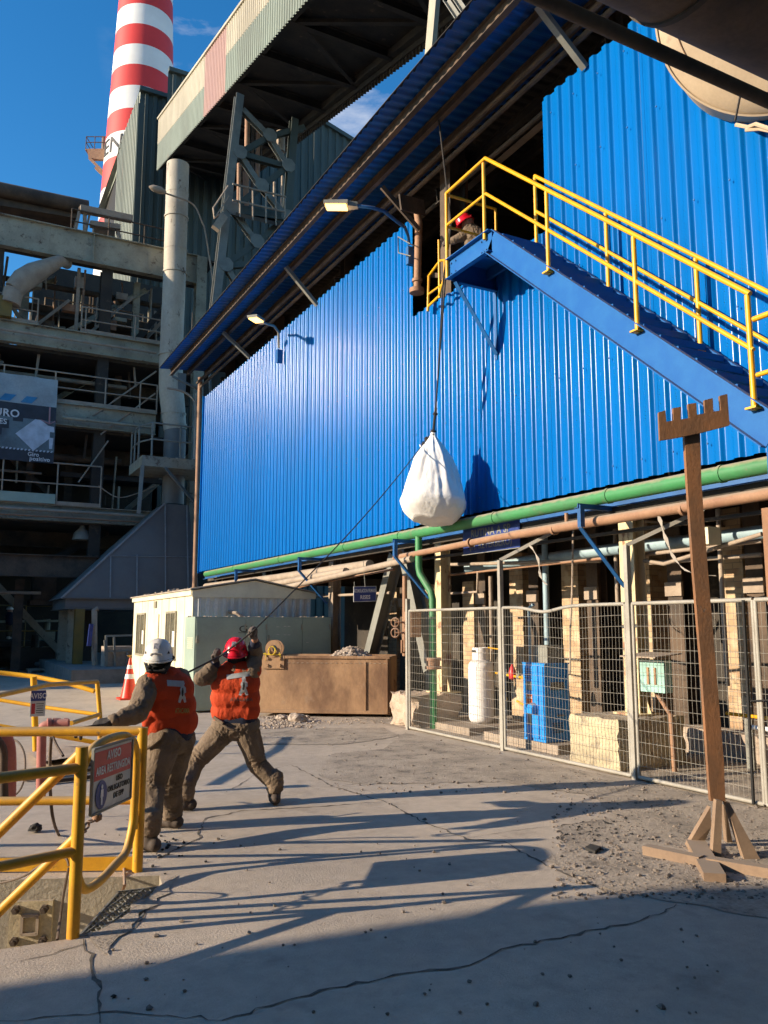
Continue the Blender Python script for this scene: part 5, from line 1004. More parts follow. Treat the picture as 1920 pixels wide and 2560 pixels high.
q = [at(x, y, Y=11.5) for x, y in ((76, 1728), (114, 1724), (76, 1793))]
c = (q[1] + q[2]) / 2; r = V((1, .0, 0)); wd = (q[1] - q[0]).length; ht = (q[0] - q[2]).length; nn = V((0, -1, 0))
b = MB(); panel(b, c, r, ZV, wd, ht); b.build('sign_plate', M['signwhite'], sA); b = MB(); panel(b, c + ZV * ht * .29 + nn * .003, r, ZV, wd * .98, ht * .4, .002); b.build('blue_field', M['signblue'], sA)
text('AVISO', c + ZV * ht * .28 + nn * .005, r, ZV, ht * .2, M['textwhite'], sA, sx=.75)
b = MB(); panel(b, c - r * wd * .30 - ZV * ht * .2 + nn * .003, r, ZV, wd * .24, ht * .4, .002); b.build('red_block', M['signred'], sA)
b = MB()
for k in range(5): panel(b, c + r * wd * .13 - ZV * ht * (.02 + .085 * k) + nn * .003, r, ZV, wd * (.5 - .05 * (k % 3)), ht * .025, .002)
b.build('small_print', M['textdark'], sA)
# red hydrant pipes
rp = thing('red_standpipe', 'faded red standpipe with capped horizontal outlet behind the near yellow rail', 'pipe', G(105, 1955))
yy = 9.0
b = MB(); b.tube(cat([at(102, 2010, Y=yy), at(104, 1850, Y=yy), at(106, 1824, Y=yy), at(118, 1812, Y=yy - .02), at(172, 1808, Y=yy - .1)], 4), .045, 14); b.build('pipe_body', M['redpipe'], rp, smooth=60)
b = MB()
for px in (123, 137, 146, 165): p = at(px, 1809.5, Y=yy - .04); b.cyl(p - V((.018, 0, 0)), p + V((.018, 0, 0)), .058, 14)
b.build('coupling', M['redpipe'], rp, smooth=60)
rp2 = thing('red_bent_pipe', 'thick dark red bent pipe at the left edge behind the near rail', 'pipe', G(15, 1990))
b = MB(); b.tube(cat([at(-40, 1828, Y=7.6), at(0, 1835, Y=7.6), at(18, 1860, Y=7.6), at(22, 1920, Y=7.6), at(20, 2000, Y=7.6)], 4), .06, 14); b.build('outer_bend', M['redpipe'], rp2, smooth=60)
b = MB(); b.tube(cat([at(-20, 1838, Y=7.4), at(6, 1870, Y=7.4), at(8, 1930, Y=7.4), at(10, 2000, Y=7.4)], 4), .035, 10); b.build('inner_bend', M['darkbrown'], rp2, smooth=60)
b = MB(); b.tube(cat([J(20, 1850, 7.5), J(45, 1855, 7.4), J(62, 1890, 7.3), J(60, 1950, 7.2), J(40, 1985, 7.2), J(0, 1990, 7.2)]), .009, 6); tag(b.build('coiled_hose', M['hose'], loc=J(50, 1950, 7.3), smooth=True), 'curved dark hose lying beside the thick red bent pipe', 'hose')
b = MB(); b.tube(cat([J(123, 1818, 6.9), J(140, 1860, 6.8), J(158, 1890, 6.7)]), .012, 6); tag(b.build('cord', M['hose'], loc=J(140, 1860, 6.8), smooth=True), 'short cord slanting from the capped red outlet', 'cord')
b = MB()
for (x0, y0, x1, y1) in ((60, 1955, 230, 1930), (90, 1965, 260, 1945), (40, 1945, 180, 1925), (130, 1930, 240, 1915)): b.bar(G(x0, y0) + V((0, 0, .03)), G(x1, y1) + V((0, 0, .03)), .05, .04)
tag(b.build('scrap_bars', M['darkbrown'], loc=G(150, 1950)), 'dark steel bars lying on the ground behind the near railing', 'scrap')
b = MB(); b.hexa([G(100, 1905), G(260, 1880), G(265, 1862), G(70, 1880), G(100, 1905, .12), G(260, 1880, .12), G(265, 1862, .12), G(70, 1880, .12)]); tag(b.build('kerb_block', M['blockp'], loc=G(150, 1890)), 'long low pinkish concrete kerb behind the near railing', 'kerb')

# ================================================================ tall plant building on the left (Y ~ 32)
FY = 32.0; XL = -13.5
pb_ = thing('plant_building', 'dark open steel plant building with pale weathered beams and walkways at left', 'building', (0, FY, 0))
beams = [(16.84, 15.62, 8.4), (12.80, 12.0, 7.2), (9.95, 9.1, 6.95), (6.08, 5.5, 6.9), (4.25, 3.45, 6.9)]
for zt, zb, xe in beams:
    b = MB(); b.ibeam((XL, FY, (zt + zb) / 2), (xe, FY, (zt + zb) / 2), .32, zt - zb, .03)
    for k in range(18): x = XL + 1 + k * 1.2; (b.box((x, FY - .15, zb + .03), (x + .02, FY - .016, zt - .03)) if x < xe and zt > 16 and k % 6 == 2 else None)
    b.build('beam', M['steel' if zb > 5 else 'darkbrown'], pb_)
for x in (-9, -3.2, 8.55, 1.0, 4.9):
    b = MB(); b.ibeam((x, FY + .35 if x < 8 else FY, 0), (x, FY + .35 if x < 8 else FY, 15.6 if x < 8 else 16.8), .42, .42, .03, (0, 1, 0)); b.build('column', M['steel' if x > 8 else 'dark'], pb_)
for z, t_ in ((16.9, .1), (12.0, .12), (9.1, .1), (5.55, .1)):
    b = MB(); y1 = 35.2 if z > 16 else 46; b.box((XL, FY + .2, z - t_), (9.2, y1, z)); b.build('floor_slab', M['dark'], pb_)
    for yb_ in (35, 39):
        if z < 16: b = MB(); b.ibeam((XL, yb_, z - .45), (9, yb_, z - .45), .3, .6, .03); b.build('inner_beam', M['darkbrown'], pb_)
b = MB(); b.box((XL, 44, 0), (14, 44.1, 12.6)); b.box((XL - .1, FY, 0), (XL, 46, 16.9)); b.box((9.3, 36, 0), (14, 36.1, 16)); b.box((2.9, 41, 12), (9.2, 41.1, 19)); b.build('inner_wall', M['dark'], pb_)
# braces and inner clutter, varied members per bay
rnd = random.Random(12)
def rp3(a, z, y): return V((a, y, z))
for (a, za, c_, zc, y, s_) in ((-1, 12.9, 3.2, 15.5, 34, .2), (3.4, 12.9, 6.6, 15.4, 33, .22), (5.9, 12.6, 8.3, 16.2, 32.6, .25), (-3, 0, 1, 3.6, 33, .3), (2.6, 3.6, 5.6, 5.4, 33.5, .25), (4.6, 0.2, 1.6, 3.4, 34, .25), (4.4, 6.2, 1.2, 9, 35, .22), (6.3, 6.3, 9, 9, 34, .2), (-2, 6.2, 2.3, 9, 36, .3), (1.6, 9.3, 5, 12, 35, .22)):
    b = MB(); b.angle(rp3(a, za, y), rp3(c_, zc, y), s_, .02); b.build('brace', M[rnd.choice(('darkbrown', 'steel', 'dark'))], pb_)
for k in range(95):
    x = rnd.uniform(-3.5, 7.5); y = rnd.uniform(33, 41); z1_ = 15.6; z0_ = rnd.choice((12.1, 13.0, 13.6, 12.4)); b_ = rnd.uniform(.02, .05)
    b = MB(); b.cyl((x, y, z0_), (x, y, z1_), b_, 6); b.build('hanging_rod', M[rnd.choice(('darkbrown', 'dark', 'steel', 'brown'))], pb_)
for k in range(22):
    x = rnd.uniform(-3, 5); y = rnd.uniform(32.8, 43); z = rnd.choice((rnd.uniform(12.6, 15.4), rnd.uniform(12.2, 13.6), rnd.uniform(6.3, 8.8), rnd.uniform(9.5, 11.6), rnd.uniform(.5, 3)))
    l_ = rnd.uniform(1.5, 6); b = MB(); b.bar((x, y, z), (min(8.4, x + l_), y, z + rnd.uniform(-.1, .3)), .15, rnd.choice((.1, .18, .35))); b.build('cross_member', M[rnd.choice(('darkbrown', 'dark', 'dark', 'steel'))], pb_)
for k in range(14):
    x = rnd.uniform(-2, 6.4); z = rnd.choice((12.1, 12.1, 5.6, .0, .0)); b = MB(); sx_, sy_, sz_ = rnd.uniform(.5, 1.6), .8, rnd.uniform(.5, 1.6); y = rnd.uniform(34, 40)
    b.box((x, y, z), (x + sx_, y + sy_, z + sz_)); b.cyl((x + sx_ / 2, y + .3, z + sz_), (x + sx_ / 2, y + .3, z + sz_ + .5), .15, 10); b.build('machine_housing', M[rnd.choice(('darkbrown', 'dark', 'steel'))], pb_)
def rail(z, xs, y, h=1.0, m_='tanpipe', name='railing'):
    b = MB(); r_ = .03
    b.tube([(xs[0], y, z + h), (xs[-1], y, z + h)], r_, 6); b.tube([(xs[0], y, z + h * .5), (xs[-1], y, z + h * .5)], r_ * .9, 6)
    for x in xs: b.tube([(x, y, z), (x, y, z + h)], r_, 6)
    b.bar((xs[0], y, z + .07), (xs[-1], y, z + .07), .01, .14); return b.build(name, M[m_], pb_)
rail(12.8, [-5.5, -3.5, -1.5, .5, 2.45], FY - .1); rail(12.8, [4.0, 4.15, 6.0, 7.15], FY - .1); rail(9.95, [-4, -2, .1, 1.45, 3.2, 5.0, 6.3, 6.95], FY - .1, 1.15)
rail(6.08, [-3, -.5, 1.62, 3.45, 4.98], FY - .2, 1.55); rail(16.9, [3.5, 4.9, 6.3, 7.7], FY + .4, 1.0, 'darkbrown')
b = MB(); b.box((-4, FY - .3, 6.1), (3.4, FY - .2, 6.45)); b.build('kick_plate', M['sage'], pb_)
b = MB(); b.tube([(4.2, FY - .05, 7.0), (5.2, FY, 8.7)], .03, 6); b.tube([(4.6, FY - .05, 9.6), (6.9, FY, 11.7)], .035, 6); b.tube([(4.9, FY - .05, 8.9), (6.9, FY, 10.8)], .035, 6); b.build('stair_rail', M['tanpipe'], pb_)
b = MB(); b.tube(cat([V((4.9, FY - .2, 6.9)), V((5.6, FY - .3, 6.5)), V((6.4, FY - .3, 6.75)), V((7, FY - .2, 7.1))]), .02, 5); b.build('chain', M['tanpipe'], pb_)
b = MB(); b.tube([at(35, 725, Y=31.8), at(58, 700, Y=31.8), at(85, 683, Y=31.8), at(150, 652, Y=31.9), at(168, 660, Y=32.4)], .30, 14, True, [.36, .42, .40, .22, .2]); b.tube([at(35, 725, Y=31.8), at(25, 760, Y=31.8)], .35, 12); b.build('elbow_duct', M['tanpipe'], pb_, smooth=60)
b = MB(); b.box((at(0, 740, Y=31.7).x - 2, 31.6, 12.85), (at(32, 740, Y=31.7).x, 32.2, 13.6)); b.build('end_box', M['ochre'], pb_)
ul = at(205, 1340, Y=32.5); b = MB(); b.lathe([(.05, .55), (.12, .3), (.3, .1), (.36, -.15), (.3, -.15)], ul, n=20); b.cyl(ul + V((0, 0, .5)), ul + V((0, 0, 1.1)), .03, 6); b.build('pendant_lamp', M['steel2'], pb_, smooth=50)
b = MB(); c0 = at(85, 1440, Y=33.5); c1 = at(125, 1500, Y=33.5); b.box((c0.x, 33.5, c1.z), (c1.x + .2, 34.5, c0.z)); b.box((c0.x - .1, 33.4, c1.z - .2), (c1.x + .4, 34.6, c1.z - .01)); b.build('hanging_hopper', M['darkbrown'], pb_)
# service pipes and cable trays strapped along the beams, small stanchions, plates
for (x0, x1, y, z, r_, m_) in ((-12, 6.8, 31.7, 12.35, .05, 'tanpipe'), (3.5, 6.8, 31.72, 9.35, .07, 'steel'), (-12, 6.6, 31.7, 5.85, .06, 'tanpipe'), (-12, 6.5, 31.74, 5.62, .035, 'brown'), (-12, 7.5, 33.5, 15.0, .12, 'darkbrown'), (-12, 7, 34, 14.2, .2, 'darkbrown'), (-10, 6, 33.2, 11.2, .09, 'tanpipe'), (-10, 6, 33.6, 8.2, .15, 'darkbrown'), (-10, 3, 33.0, 7.4, .05, 'tanpipe'), (-10, 3.2, 32.8, 2.9, .06, 'tanpipe'), (-10, 8, 34.6, 13.4, .1, 'steel')):
    b = MB(); b.tube([(x0, y, z), (x1, y, z)], r_, 8); b.build('strapped_pipe', M[m_], pb_, smooth=60)
for (x, z0_, z1_, y, wd_, m_) in ((-.6, 12.8, 15.6, 33.2, .3, 'steel'), (2.1, 12.8, 15.6, 33.8, .3, 'steel'), (3.9, 13, 15.6, 32.6, .12, 'tanpipe'), (6.2, 12.8, 15.6, 33.0, .25, 'steel'), (7.3, 12.8, 14.2, 32.5, .1, 'tanpipe'), (0.4, 9.9, 12, 33, .25, 'steel'), (5.8, 9.9, 12, 34, .25, 'darkbrown'), (2.6, 6.1, 9.1, 33.4, .22, 'darkbrown'), (4.2, 6.1, 9.1, 35, .3, 'darkbrown'), (2.5, 0, 3.4, 33.2, .3, 'darkbrown'), (0, 0, 3.4, 34.2, .4, 'darkbrown')):
    b = MB(); b.ibeam((x, y, z0_), (x, y, z1_), wd_, wd_, .02, (0, 1, 0)); b.build('post', M[m_], pb_)
for (x, y, z, r_, h_) in ((1.0, 34.5, 12.1, .7, 1.5), (3.2, 35, 12.1, .5, 2.0), (5.3, 34, 12.1, .45, 1.2), (3.6, 35, 9.2, .6, 1.6)):
    b = MB(); b.lathe([(.1, 0), (r_, .05), (r_, h_ * .8), (r_ * .5, h_), (.1, h_ * 1.05)], (x, y, z), n=18); b.build('vessel', M[rnd.choice(('steel', 'darkbrown', 'tanpipe'))], pb_, smooth=50)
for (x0, z0_, x1, z1_) in ((4.3, 12.9, 6.0, 14.8), (2.4, 12.9, 3.6, 14.2), (.3, 9.9, 1.4, 11.4), (2.0, 13.0, 0.4, 15.4), (6.6, 13.2, 7.9, 15.0)):
    b = MB(); b.angle((x0, 32.5, z0_), (x1, 32.5, z1_), .12, .015); b.build('stay', M['tanpipe'], pb_)
for k in range(26):
    x = XL + 1.2 + k * .75; b = MB(); b.box((x, FY - .165, 15.7), (x + .03, FY - .16, 16.75)) if k % 5 == 0 else b.box((x, FY - .162, 12.1), (x + .02, FY - .16, 12.7)); b.build('web_stiffener', M['steel'], pb_)
for k in range(46):
    x = rnd.uniform(-4, 7.8); y = rnd.uniform(32.4, 33.6); z0_ = rnd.choice((12.8, 12.8, 9.95, 6.1)); h_ = {12.8: 2.8, 9.95: 2.0, 6.1: 2.9}[z0_]; top_ = rnd.random() < .5
    b = MB(); b.cyl((x, y, z0_ + (h_ * rnd.uniform(.3, .7) if top_ else 0)), (x + rnd.uniform(-.1, .1), y, z0_ + (h_ if top_ else h_ * rnd.uniform(.3, .8))), rnd.uniform(.025, .06), 6); b.build('small_riser', M[rnd.choice(('tanpipe', 'brown', 'steel', 'darkbrown'))], pb_)
for k in range(14):
    x = rnd.uniform(-3, 6.5); z = rnd.uniform(13, 15.3); b = MB(); b.box((x, 32.6, z), (x + rnd.uniform(.3, .9), 32.9, z + rnd.uniform(.15, .5))); b.build('bracket_box', M[rnd.choice(('tanpipe', 'steel', 'darkbrown', 'brown'))], pb_)
rail(12.12, [.2, 1.2, 2.2, 3.2, 4.2], FY + 1.6, 1.0, 'darkbrown'); rail(14.0, [2.9, 4.2, 5.5, 6.8], FY + 2.5, .9, 'tanpipe')
b = MB(); b.box((2.6, 33.8, 13.9), (7.4, 36, 14.0)); b.build('grating_deck', M['darkbrown'], pb_)
# horizontal gallery leaving left from the top
b = MB(); b.hexa([at(-60, 503, Y=34), at(190, 545, Y=34), at(190, 545, Y=34) + V((0, 2, 0)), at(-60, 503, Y=34) + V((0, 2, 0)), at(-60, 455, Y=34), at(205, 515, Y=34), at(205, 515, Y=34) + V((0, 2, 0)), at(-60, 455, Y=34) + V((0, 2, 0))]); b.tube([at(-60, 462, Y=33.9), at(220, 520, Y=33.9)], .3, 12)
tag(b.build('conveyor_tube', M['darkbrown'], loc=(0, 34, 19), smooth=40), 'brownish covered conveyor crossing the sky at the left edge', 'conveyor')
b = MB(); px = [at(x, y, Y=33.6) for x, y in ((205, 520), (205, 598), (217, 600), (217, 520))]
b.bar(at(200, 520, Y=33.4), at(188, 578, Y=33.4), .12, .12); b.bar(at(212, 520, Y=33.4), at(212, 585, Y=33.4), .14, .14); b.bar(at(225, 530, Y=33.4), at(215, 580, Y=33.4), .08, .08); b.bar(at(225, 560, Y=33.4), at(300, 570, Y=33.4), .3, .2); b.bar(at(200, 522, Y=33.3), at(330, 548, Y=33.3), .3, .25); b.bar(at(233, 575, Y=34), at(285, 585, Y=34), .5, .5); b.bar(at(290, 560, Y=33.4), at(300, 600, Y=33.4), .14, .14)
b.build('support_frame', M['tanpipe'], pb_)

# ---- hood, flue pipe
hd = thing('fume_hood', 'dark grey pyramid fume hood standing on steel legs with a tall round flue', 'hood', (5.8, 30, 0))
zb = 2.62; hx0, hx1, hy0, hy1 = 3.52, 8.25, 29.5, 33.2
ta, tb_, ty0, ty1, tz = 6.98, 7.88, 30.1, 31.9, 6.15
base = [(hx0, hy0, zb), (hx1, hy0, zb), (hx1, hy1, zb), (hx0, hy1, zb)]; topq = [(ta, ty0, tz), (tb_, ty0, tz), (tb_, ty1, tz), (ta, ty1, tz)]
b = MB(); b.hexa([V(p) for p in base] + [V(p) for p in topq]); b.build('cone_body', M['hood'], hd)
b = MB(); b.box((hx0 + .15, hy0 + .08, zb - .32), (hx1, hy1, zb - .001)); b.box((hx0 + .1, hy0 + .02, zb - .36), (hx1, hy1, zb - .33)); b.bar((hx0, hy0 - .03, zb + .02), (hx1, hy0 - .03, zb + .02), .05, .05); b.build('base_rim', M['hood'], hd)
def onf(u, v):  # point on the sloping front face
    lo__ = V(base[0]).lerp(V(base[1]), u); hi__ = V(topq[0]).lerp(V(topq[1]), u); return lo__.lerp(hi__, v) + V((0, -.03, 0))
def frontpt(x, z):
    v = (z - zb) / (tz - zb); return V((x, hy0 + (ty0 - hy0) * v - .03, z))
b = MB(); 
for (xa, za, xb_, zb2) in ((7.0, zb, 7.0, tz), (7.82, zb, 7.80, tz), (5.1, zb, 5.1, 4.1), (6.0, zb, 6.0, 4.2)): b.bar(frontpt(xa, za), frontpt(xb_, zb2), .04, .03)
b.bar(frontpt(5.05, 4.12), frontpt(8.05, 4.2), .02, .02); b.bar(frontpt(hx0 + .0, zb), frontpt(ta, tz), .06, .06); b.build('seam', M['hoodrib'], hd)
for x, y, m_ in ((4.05, 30.5, 'steel'), (4.15, 28.95 + .7, 'ochre'), (8.0, 29.9, 'steel'), (8.0, 33, 'steel'), (4.05, 33, 'steel')):
    b = MB(); b.ibeam((x, y, 0), (x, y, zb - .36), .30, .3, .02, (0, 1, 0)); b.build('leg', M[m_], hd)
fl = thing('flue_pipe', 'tall peeling cream flue pipe rising from the grey fume hood', 'chimney', (7.4, 31, 6.15))
pts = [V((7.43, 31, 6.1)), V((7.42, 31, 8)), V((7.44, 31, 10.0)), V((7.52, 31, 10.8)), V((7.52, 31, 12.0)), V((7.42, 31, 13)), V((7.32, 31, 20.15))]
pts = [at(432, 1262, Y=31), at(438, 1075, Y=31), at(428, 975, Y=31), at(427, 905, Y=31), at(436, 700, Y=31), at(445, 412, Y=31)]
b = MB(); b.tube(pts[:2], .415, 32); b.build('lower_section', M['hood'], fl, smooth=60)
b = MB(); b.tube([pts[1], pts[1].lerp(pts[2], .6), pts[2], pts[3], pts[4], pts[5]], .45, 32, True, [.43, .46, .47, .44, .435, .44]); b.build('upper_section', M['pipeold'], fl, smooth=60)
for y_ in (545, 683, 889, 1035, 1062, 625, 485):
    p = None
    for a_, c_ in zip(pts[:-1], pts[1:]):
        za = 1; 
        t_ = [((y_ - 1262) / (1075 - 1262)), 0]
    q = at({545: 441, 683: 437, 889: 427, 1035: 434, 1062: 437, 625: 439, 485: 443}[y_], y_, Y=31); b = MB(); rr_ = .475 if y_ in (545, 683, 889, 1035) else .452; b.cyl(q - V((0, 0, .035)), q + V((0, 0, .035)), rr_, 32); b.build('flange', M['pipeold'], fl, smooth=60)
b = MB(); q = at(438, 940, Y=30.55); b.box((q.x + .12, 30.54, q.z - .55), (q.x + .42, 30.58, q.z + .15)); b.build('inspection_hatch', M['hood'], fl)
# hood platform
pl = thing('hood_platform', 'small steel platform with handrail round the flue pipe', 'platform', (6.9, 29.5, 7.6))
b = MB(); b.box((5.95, 29.3, 7.35), (8.5, 31.6, 7.72)); b.build('deck', M['steel'], pl)
b = MB(); b.tube([(6.28, 29.35, 7.7), (6.28, 29.35, 8.95)], .035, 8); b.tube([(7.3, 29.35, 7.7), (7.3, 29.35, 8.95)], .035, 8); b.tube([(8.4, 29.35, 7.7), (8.4, 29.35, 8.95)], .035, 8)
for z in (8.95, 8.35): b.tube([(5.97, 31.4, z), (5.97, 30.1, z), (6.28, 29.35, z), (8.45, 29.35, z)], .033, 8)
for y in (30.1, 30.8, 31.4): b.tube([(5.97, y, 7.7), (5.97, y, 8.95)], .033, 8)
b.build('handrail', M['steel2'], pl, smooth=50)
b = MB(); b.angle((6.75, 29.3, 7.35), (8.3, 29.3, 5.7), .12, .015); b.bar((5.97, 29.3, 7.35), (5.9, 29.3, 5.6), .12, .12); b.build('strut', M['steel2'], pl)
b = MB()
for k in range(120): pebble(b, (rnd.uniform(6.7, 8.4), rnd.uniform(29.4, 29.9), 7.73), rnd.uniform(.03, .08), rnd)
tag(b.build('deck_rubble', M['rubble'], pl), kind='stuff')
# lamps near the flue
sl = thing('street_lamp', 'unlit street lamp on a bent pole left of the flue pipe', 'lamp', at(540, 760, Y=31.5))
b = MB(); b.tube(cat([at(541, 765, Y=30.5), at(515, 590, Y=30.5), at(505, 555, Y=30.5), at(490, 520, Y=30.5), at(472, 504, Y=30.5), at(440, 492, Y=30.3), at(410, 482, Y=30.2)]), .035, 8); b.build('bent_pole', M['tanpipe'], sl, smooth=60)
e = at(395, 474, Y=30.1); b = MB(); b.lathe([(.02, -.35), (.12, -.2), (.14, .1), (.06, .3), (.01, .32)], e, (1, 0, -.1), 14); b.build('lamp_head', M['tanpipe'], sl, smooth=60)
# curved bracket lamp arm at end of the shed
b = MB(); b.tube(cat([at(418, 970, Y=28.5), at(455, 978, Y=28.4), at(485, 1000, Y=28.2), at(498, 1040, Y=28)]), .04, 8); tag(b.build('curved_arm', M['tanpipe'], loc=at(498, 1040, Y=28), smooth=60), 'curved bare lamp arm at the far corner of the shed', 'arm')
b = MB(); b.angle(at(430, 940, Y=28), at(505, 978, Y=27.9), .09, .012); b.tube([at(524, 925, Y=28), at(526, 990, Y=28)], .05, 8); b.tube([at(495, 985, Y=28.2), at(490, 1150, Y=28.2)], .12, 10); tag(b.build('corner_steelwork', M['steel2'], loc=(7.5, 28, 9)), 'grey pole and brace beside the rusty corner pipe', 'steelwork')

# ================================================================ inclined conveyor gallery
sl_ = .25; XG0, XG1 = 9.1, 13.3
def gz(y, z44): return z44 + (44 - y) * -sl_
gal = thing('conveyor_gallery', 'long inclined conveyor gallery with cream and green corrugated side crossing above', 'conveyor', (9.1, 30, 22))
Ya, Yb = 8.0, 44.0
dirg = V((0, 1, sl_)).normalized(); upg = V((0, -sl_, 1)).normalized()
zb44, zt44 = 27.05, 30.15; zm44 = 28.6
Ln = (Yb - Ya) * math.sqrt(1 + sl_ ** 2)
M['gcream'] = mat('gallery_cream_sheet', (0.44, 0.40, 0.30), 0.6, col2=(0.32, 0.285, 0.21), scale=.5, fine=.1, stretch=(1, 1, .3), stain=(.3, .24, .17), stain_scale=1.0, stain_lo=.6, stain_hi=.8)
M['ggreen'] = mat('gallery_green_sheet', (0.20, 0.24, 0.195), 0.6, col2=(0.155, 0.18, 0.145), scale=.5, fine=.1, stretch=(1, 1, .3), stain=(.2, .13, .09), stain_scale=1.1, stain_lo=.62, stain_hi=.8)
M['gpink'] = mat('gallery_pink_sheet', (0.35, 0.215, 0.18), 0.6, col2=(0.33, 0.2, 0.18), scale=.5, fine=.1, stretch=(1, 1, .3))
def gs(y0, y1, z0, z1, m_, nm, k=0.0):
    b = MB(); o = V((XG0 - k, y0, gz(y0, z0))); b.v = []
    corr(b, o, (0, 1, 0), ZV, (-1, 0, 0), y1 - y0, z1 - z0, pitch=.24, depth=.05, hi=.10)
    b.v = [(v[0], v[1], v[2] + (v[1] - y0) * sl_) for v in b.v]; b.build(nm, M[m_], gal, smooth=50, fix=False)
ys = lambda x, y: at(x, y, X=XG0).y
yA = ys(510, 300); yB = ys(565, 250); yC = 31.5
gs(yA, Yb, zb44, zm44, 'ggreen', 'side_sheet'); gs(yA, Yb, zm44, zt44, 'gcream', 'side_sheet', .01); gs(yB, yA, zb44, zt44, 'gpink', 'side_sheet'); gs(Ya, yB, zb44, 28.75, 'ggreen', 'side_sheet'); gs(Ya, yB, 28.75, zt44, 'gcream', 'side_sheet', .01)
def gbox(x0, x1, z0, z1, m_, nm, y0=Ya, y1=Yb):
    b = MB(); b.hexa([(x0, y0, gz(y0, z0)), (x1, y0, gz(y0, z0)), (x1, y1, gz(y1, z0)), (x0, y1, gz(y1, z0)), (x0, y0, gz(y0, z1)), (x1, y0, gz(y0, z1)), (x1, y1, gz(y1, z1)), (x0, y1, gz(y1, z1))]); return b.build(nm, M[m_], gal)
gbox(XG0 - .12, XG1, zt44, zt44 + .12, 'gcream', 'roof_edge'); gbox(XG0 + .1, XG1 - .1, zb44 + .5, zb44 + .6, 'dark', 'floor'); gbox(XG1 - .06, XG1, zb44 - .05, zt44, 'dark', 'far_side')
gbox(XG0 + .02, XG0 + .25, zb44 + .15, zb44 + .45, 'dark', 'chord'); gbox(XG1 - .3, XG1 - .08, zb44 + .15, zb44 + .45, 'dark', 'chord')
b = MB(); corr(b, (XG1, Ya, gz(Ya, zb44) - .3), (0, 1, 0), ZV, (1, 0, 0), Yb - Ya, 1.0, pitch=.24, depth=.06); b.v = [(v[0], v[1], v[2] + (v[1] - Ya) * sl_) for v in b.v]; b.build('side_skirt', M['dark'], gal, fix=False)
k = 0
y = Ya + 1
while y < Yb - 1:
    z = gz(y, zb44) + .28; b = MB(); b.ibeam((XG0 + .1, y, z), (XG1 - .1, y, z), .2, .36, .02); b.build('cross_beam', M['dark'], gal)
    b = MB(); z2 = gz(y + 3, zb44) + .22; b.angle((XG0 + .2, y, z), (XG1 - .2, y + 3, z2), .14, .02) if k % 2 else b.angle((XG1 - .2, y, z), (XG0 + .2, y + 3, z2), .14, .02); b.build('floor_brace', M['dark'], gal); y += 3; k += 1
# trestle under it
tr = thing('trestle_tower', 'grey braced steel trestle with gusset plates carrying the conveyor gallery', 'trestle', (9.3, 29.3, 10))
yT = 29.4
def T(x, y_): return at(x, y_, Y=yT)
legL = [T(598, 240), T(533, 800)]; b = MB(); b.ibeam(legL[0], legL[1], .32, .34, .03, (0, 1, 0)); b.build('leg', M['steel2'], tr)
legR = [T(735, 300), T(712, 620)]; b = MB(); b.ibeam(legR[0], legR[1], .3, .32, .03, (0, 1, 0)); b.build('leg', M['siding'], tr)
nodes = [(672, 343), (652, 468), (640, 607)]; ln = [(597, 385), (580, 525), (562, 665)]; rn = [(718, 418), (716, 545), (705, 660)]
def brc(p, q, m_='steel2', s_=.22): b = MB(); b.ibeam(T(*p), T(*q), s_, s_, .02, (0, 1, 0)); b.build('brace', M[m_], tr)
brc((605, 275), nodes[0]); brc(nodes[0], rn[0]); brc(ln[0], nodes[0], 'siding'); brc(nodes[0], (760, 320), 'siding')
brc(ln[0], nodes[1]); brc(ln[0], rn[0], 'siding'); brc(nodes[1], ln[1], 'siding'); brc(nodes[1], rn[0], 'siding'); brc(nodes[1], rn[1])
brc(ln[1], nodes[2]); brc(ln[1], rn[1], 'siding', .35); brc(nodes[2], ln[2], 'siding'); brc(nodes[2], rn[1], 'siding'); brc(ln[2], rn[2], 'siding'); brc(ln[2], (610, 740))
for (x, y_) in nodes + ln + rn:
    q = T(x, y_); b = MB(); s_ = .30; b.prism([q + V((math.cos(a) * s_, -.19, math.sin(a) * s_)) for a in [math.pi / 8 + i * math.pi / 4 for i in range(8)]], (0, .03, 0)); b.build('gusset', M['steel2'], tr)
for (xa, ya_, xb_, yb_, m_, r_) in ((619, 290, 615, 520, 'brown', .12), (632, 300, 630, 510, 'darkbrown', .08), (645, 330, 643, 450, 'brown', .1), (702, 330, 702, 380, 'tanpipe', .2), (708, 335, 706, 400, 'tanpipe', .06), (598, 410, 597, 515, 'brown', .1), (706, 440, 705, 540, 'tanpipe', .06), (653, 310, 652, 400, 'darkbrown', .05), (686, 455, 685, 530, 'tanpipe', .06), (610, 430, 612, 520, 'brown', .07)):
    b = MB(); b.tube([at(xa, ya_, Y=31.5), at(xb_, yb_, Y=31.5)], r_, 8); b.build('riser_pipe', M[m_], tr, smooth=60)
b = MB(); b.hexa([at(590, 540, Y=29), at(715, 570, Y=29), at(715, 570, Y=33), at(590, 540, Y=33), at(590, 530, Y=29), at(715, 560, Y=29), at(715, 560, Y=33), at(590, 530, Y=33)]); b.build('walkway_deck', M['darkbrown'], tr)
b = MB(); b.tube([at(582, 460, Y=29), at(715, 492, Y=29)], .04, 6); b.tube([at(582, 500, Y=29), at(715, 530, Y=29)], .04, 6)
for x_ in (600, 632, 665, 690, 712): b.tube([at(x_, 464 + (x_ - 582) * .24, Y=29), at(x_, 540 + (x_ - 590) * .24, Y=29)], .035, 6)
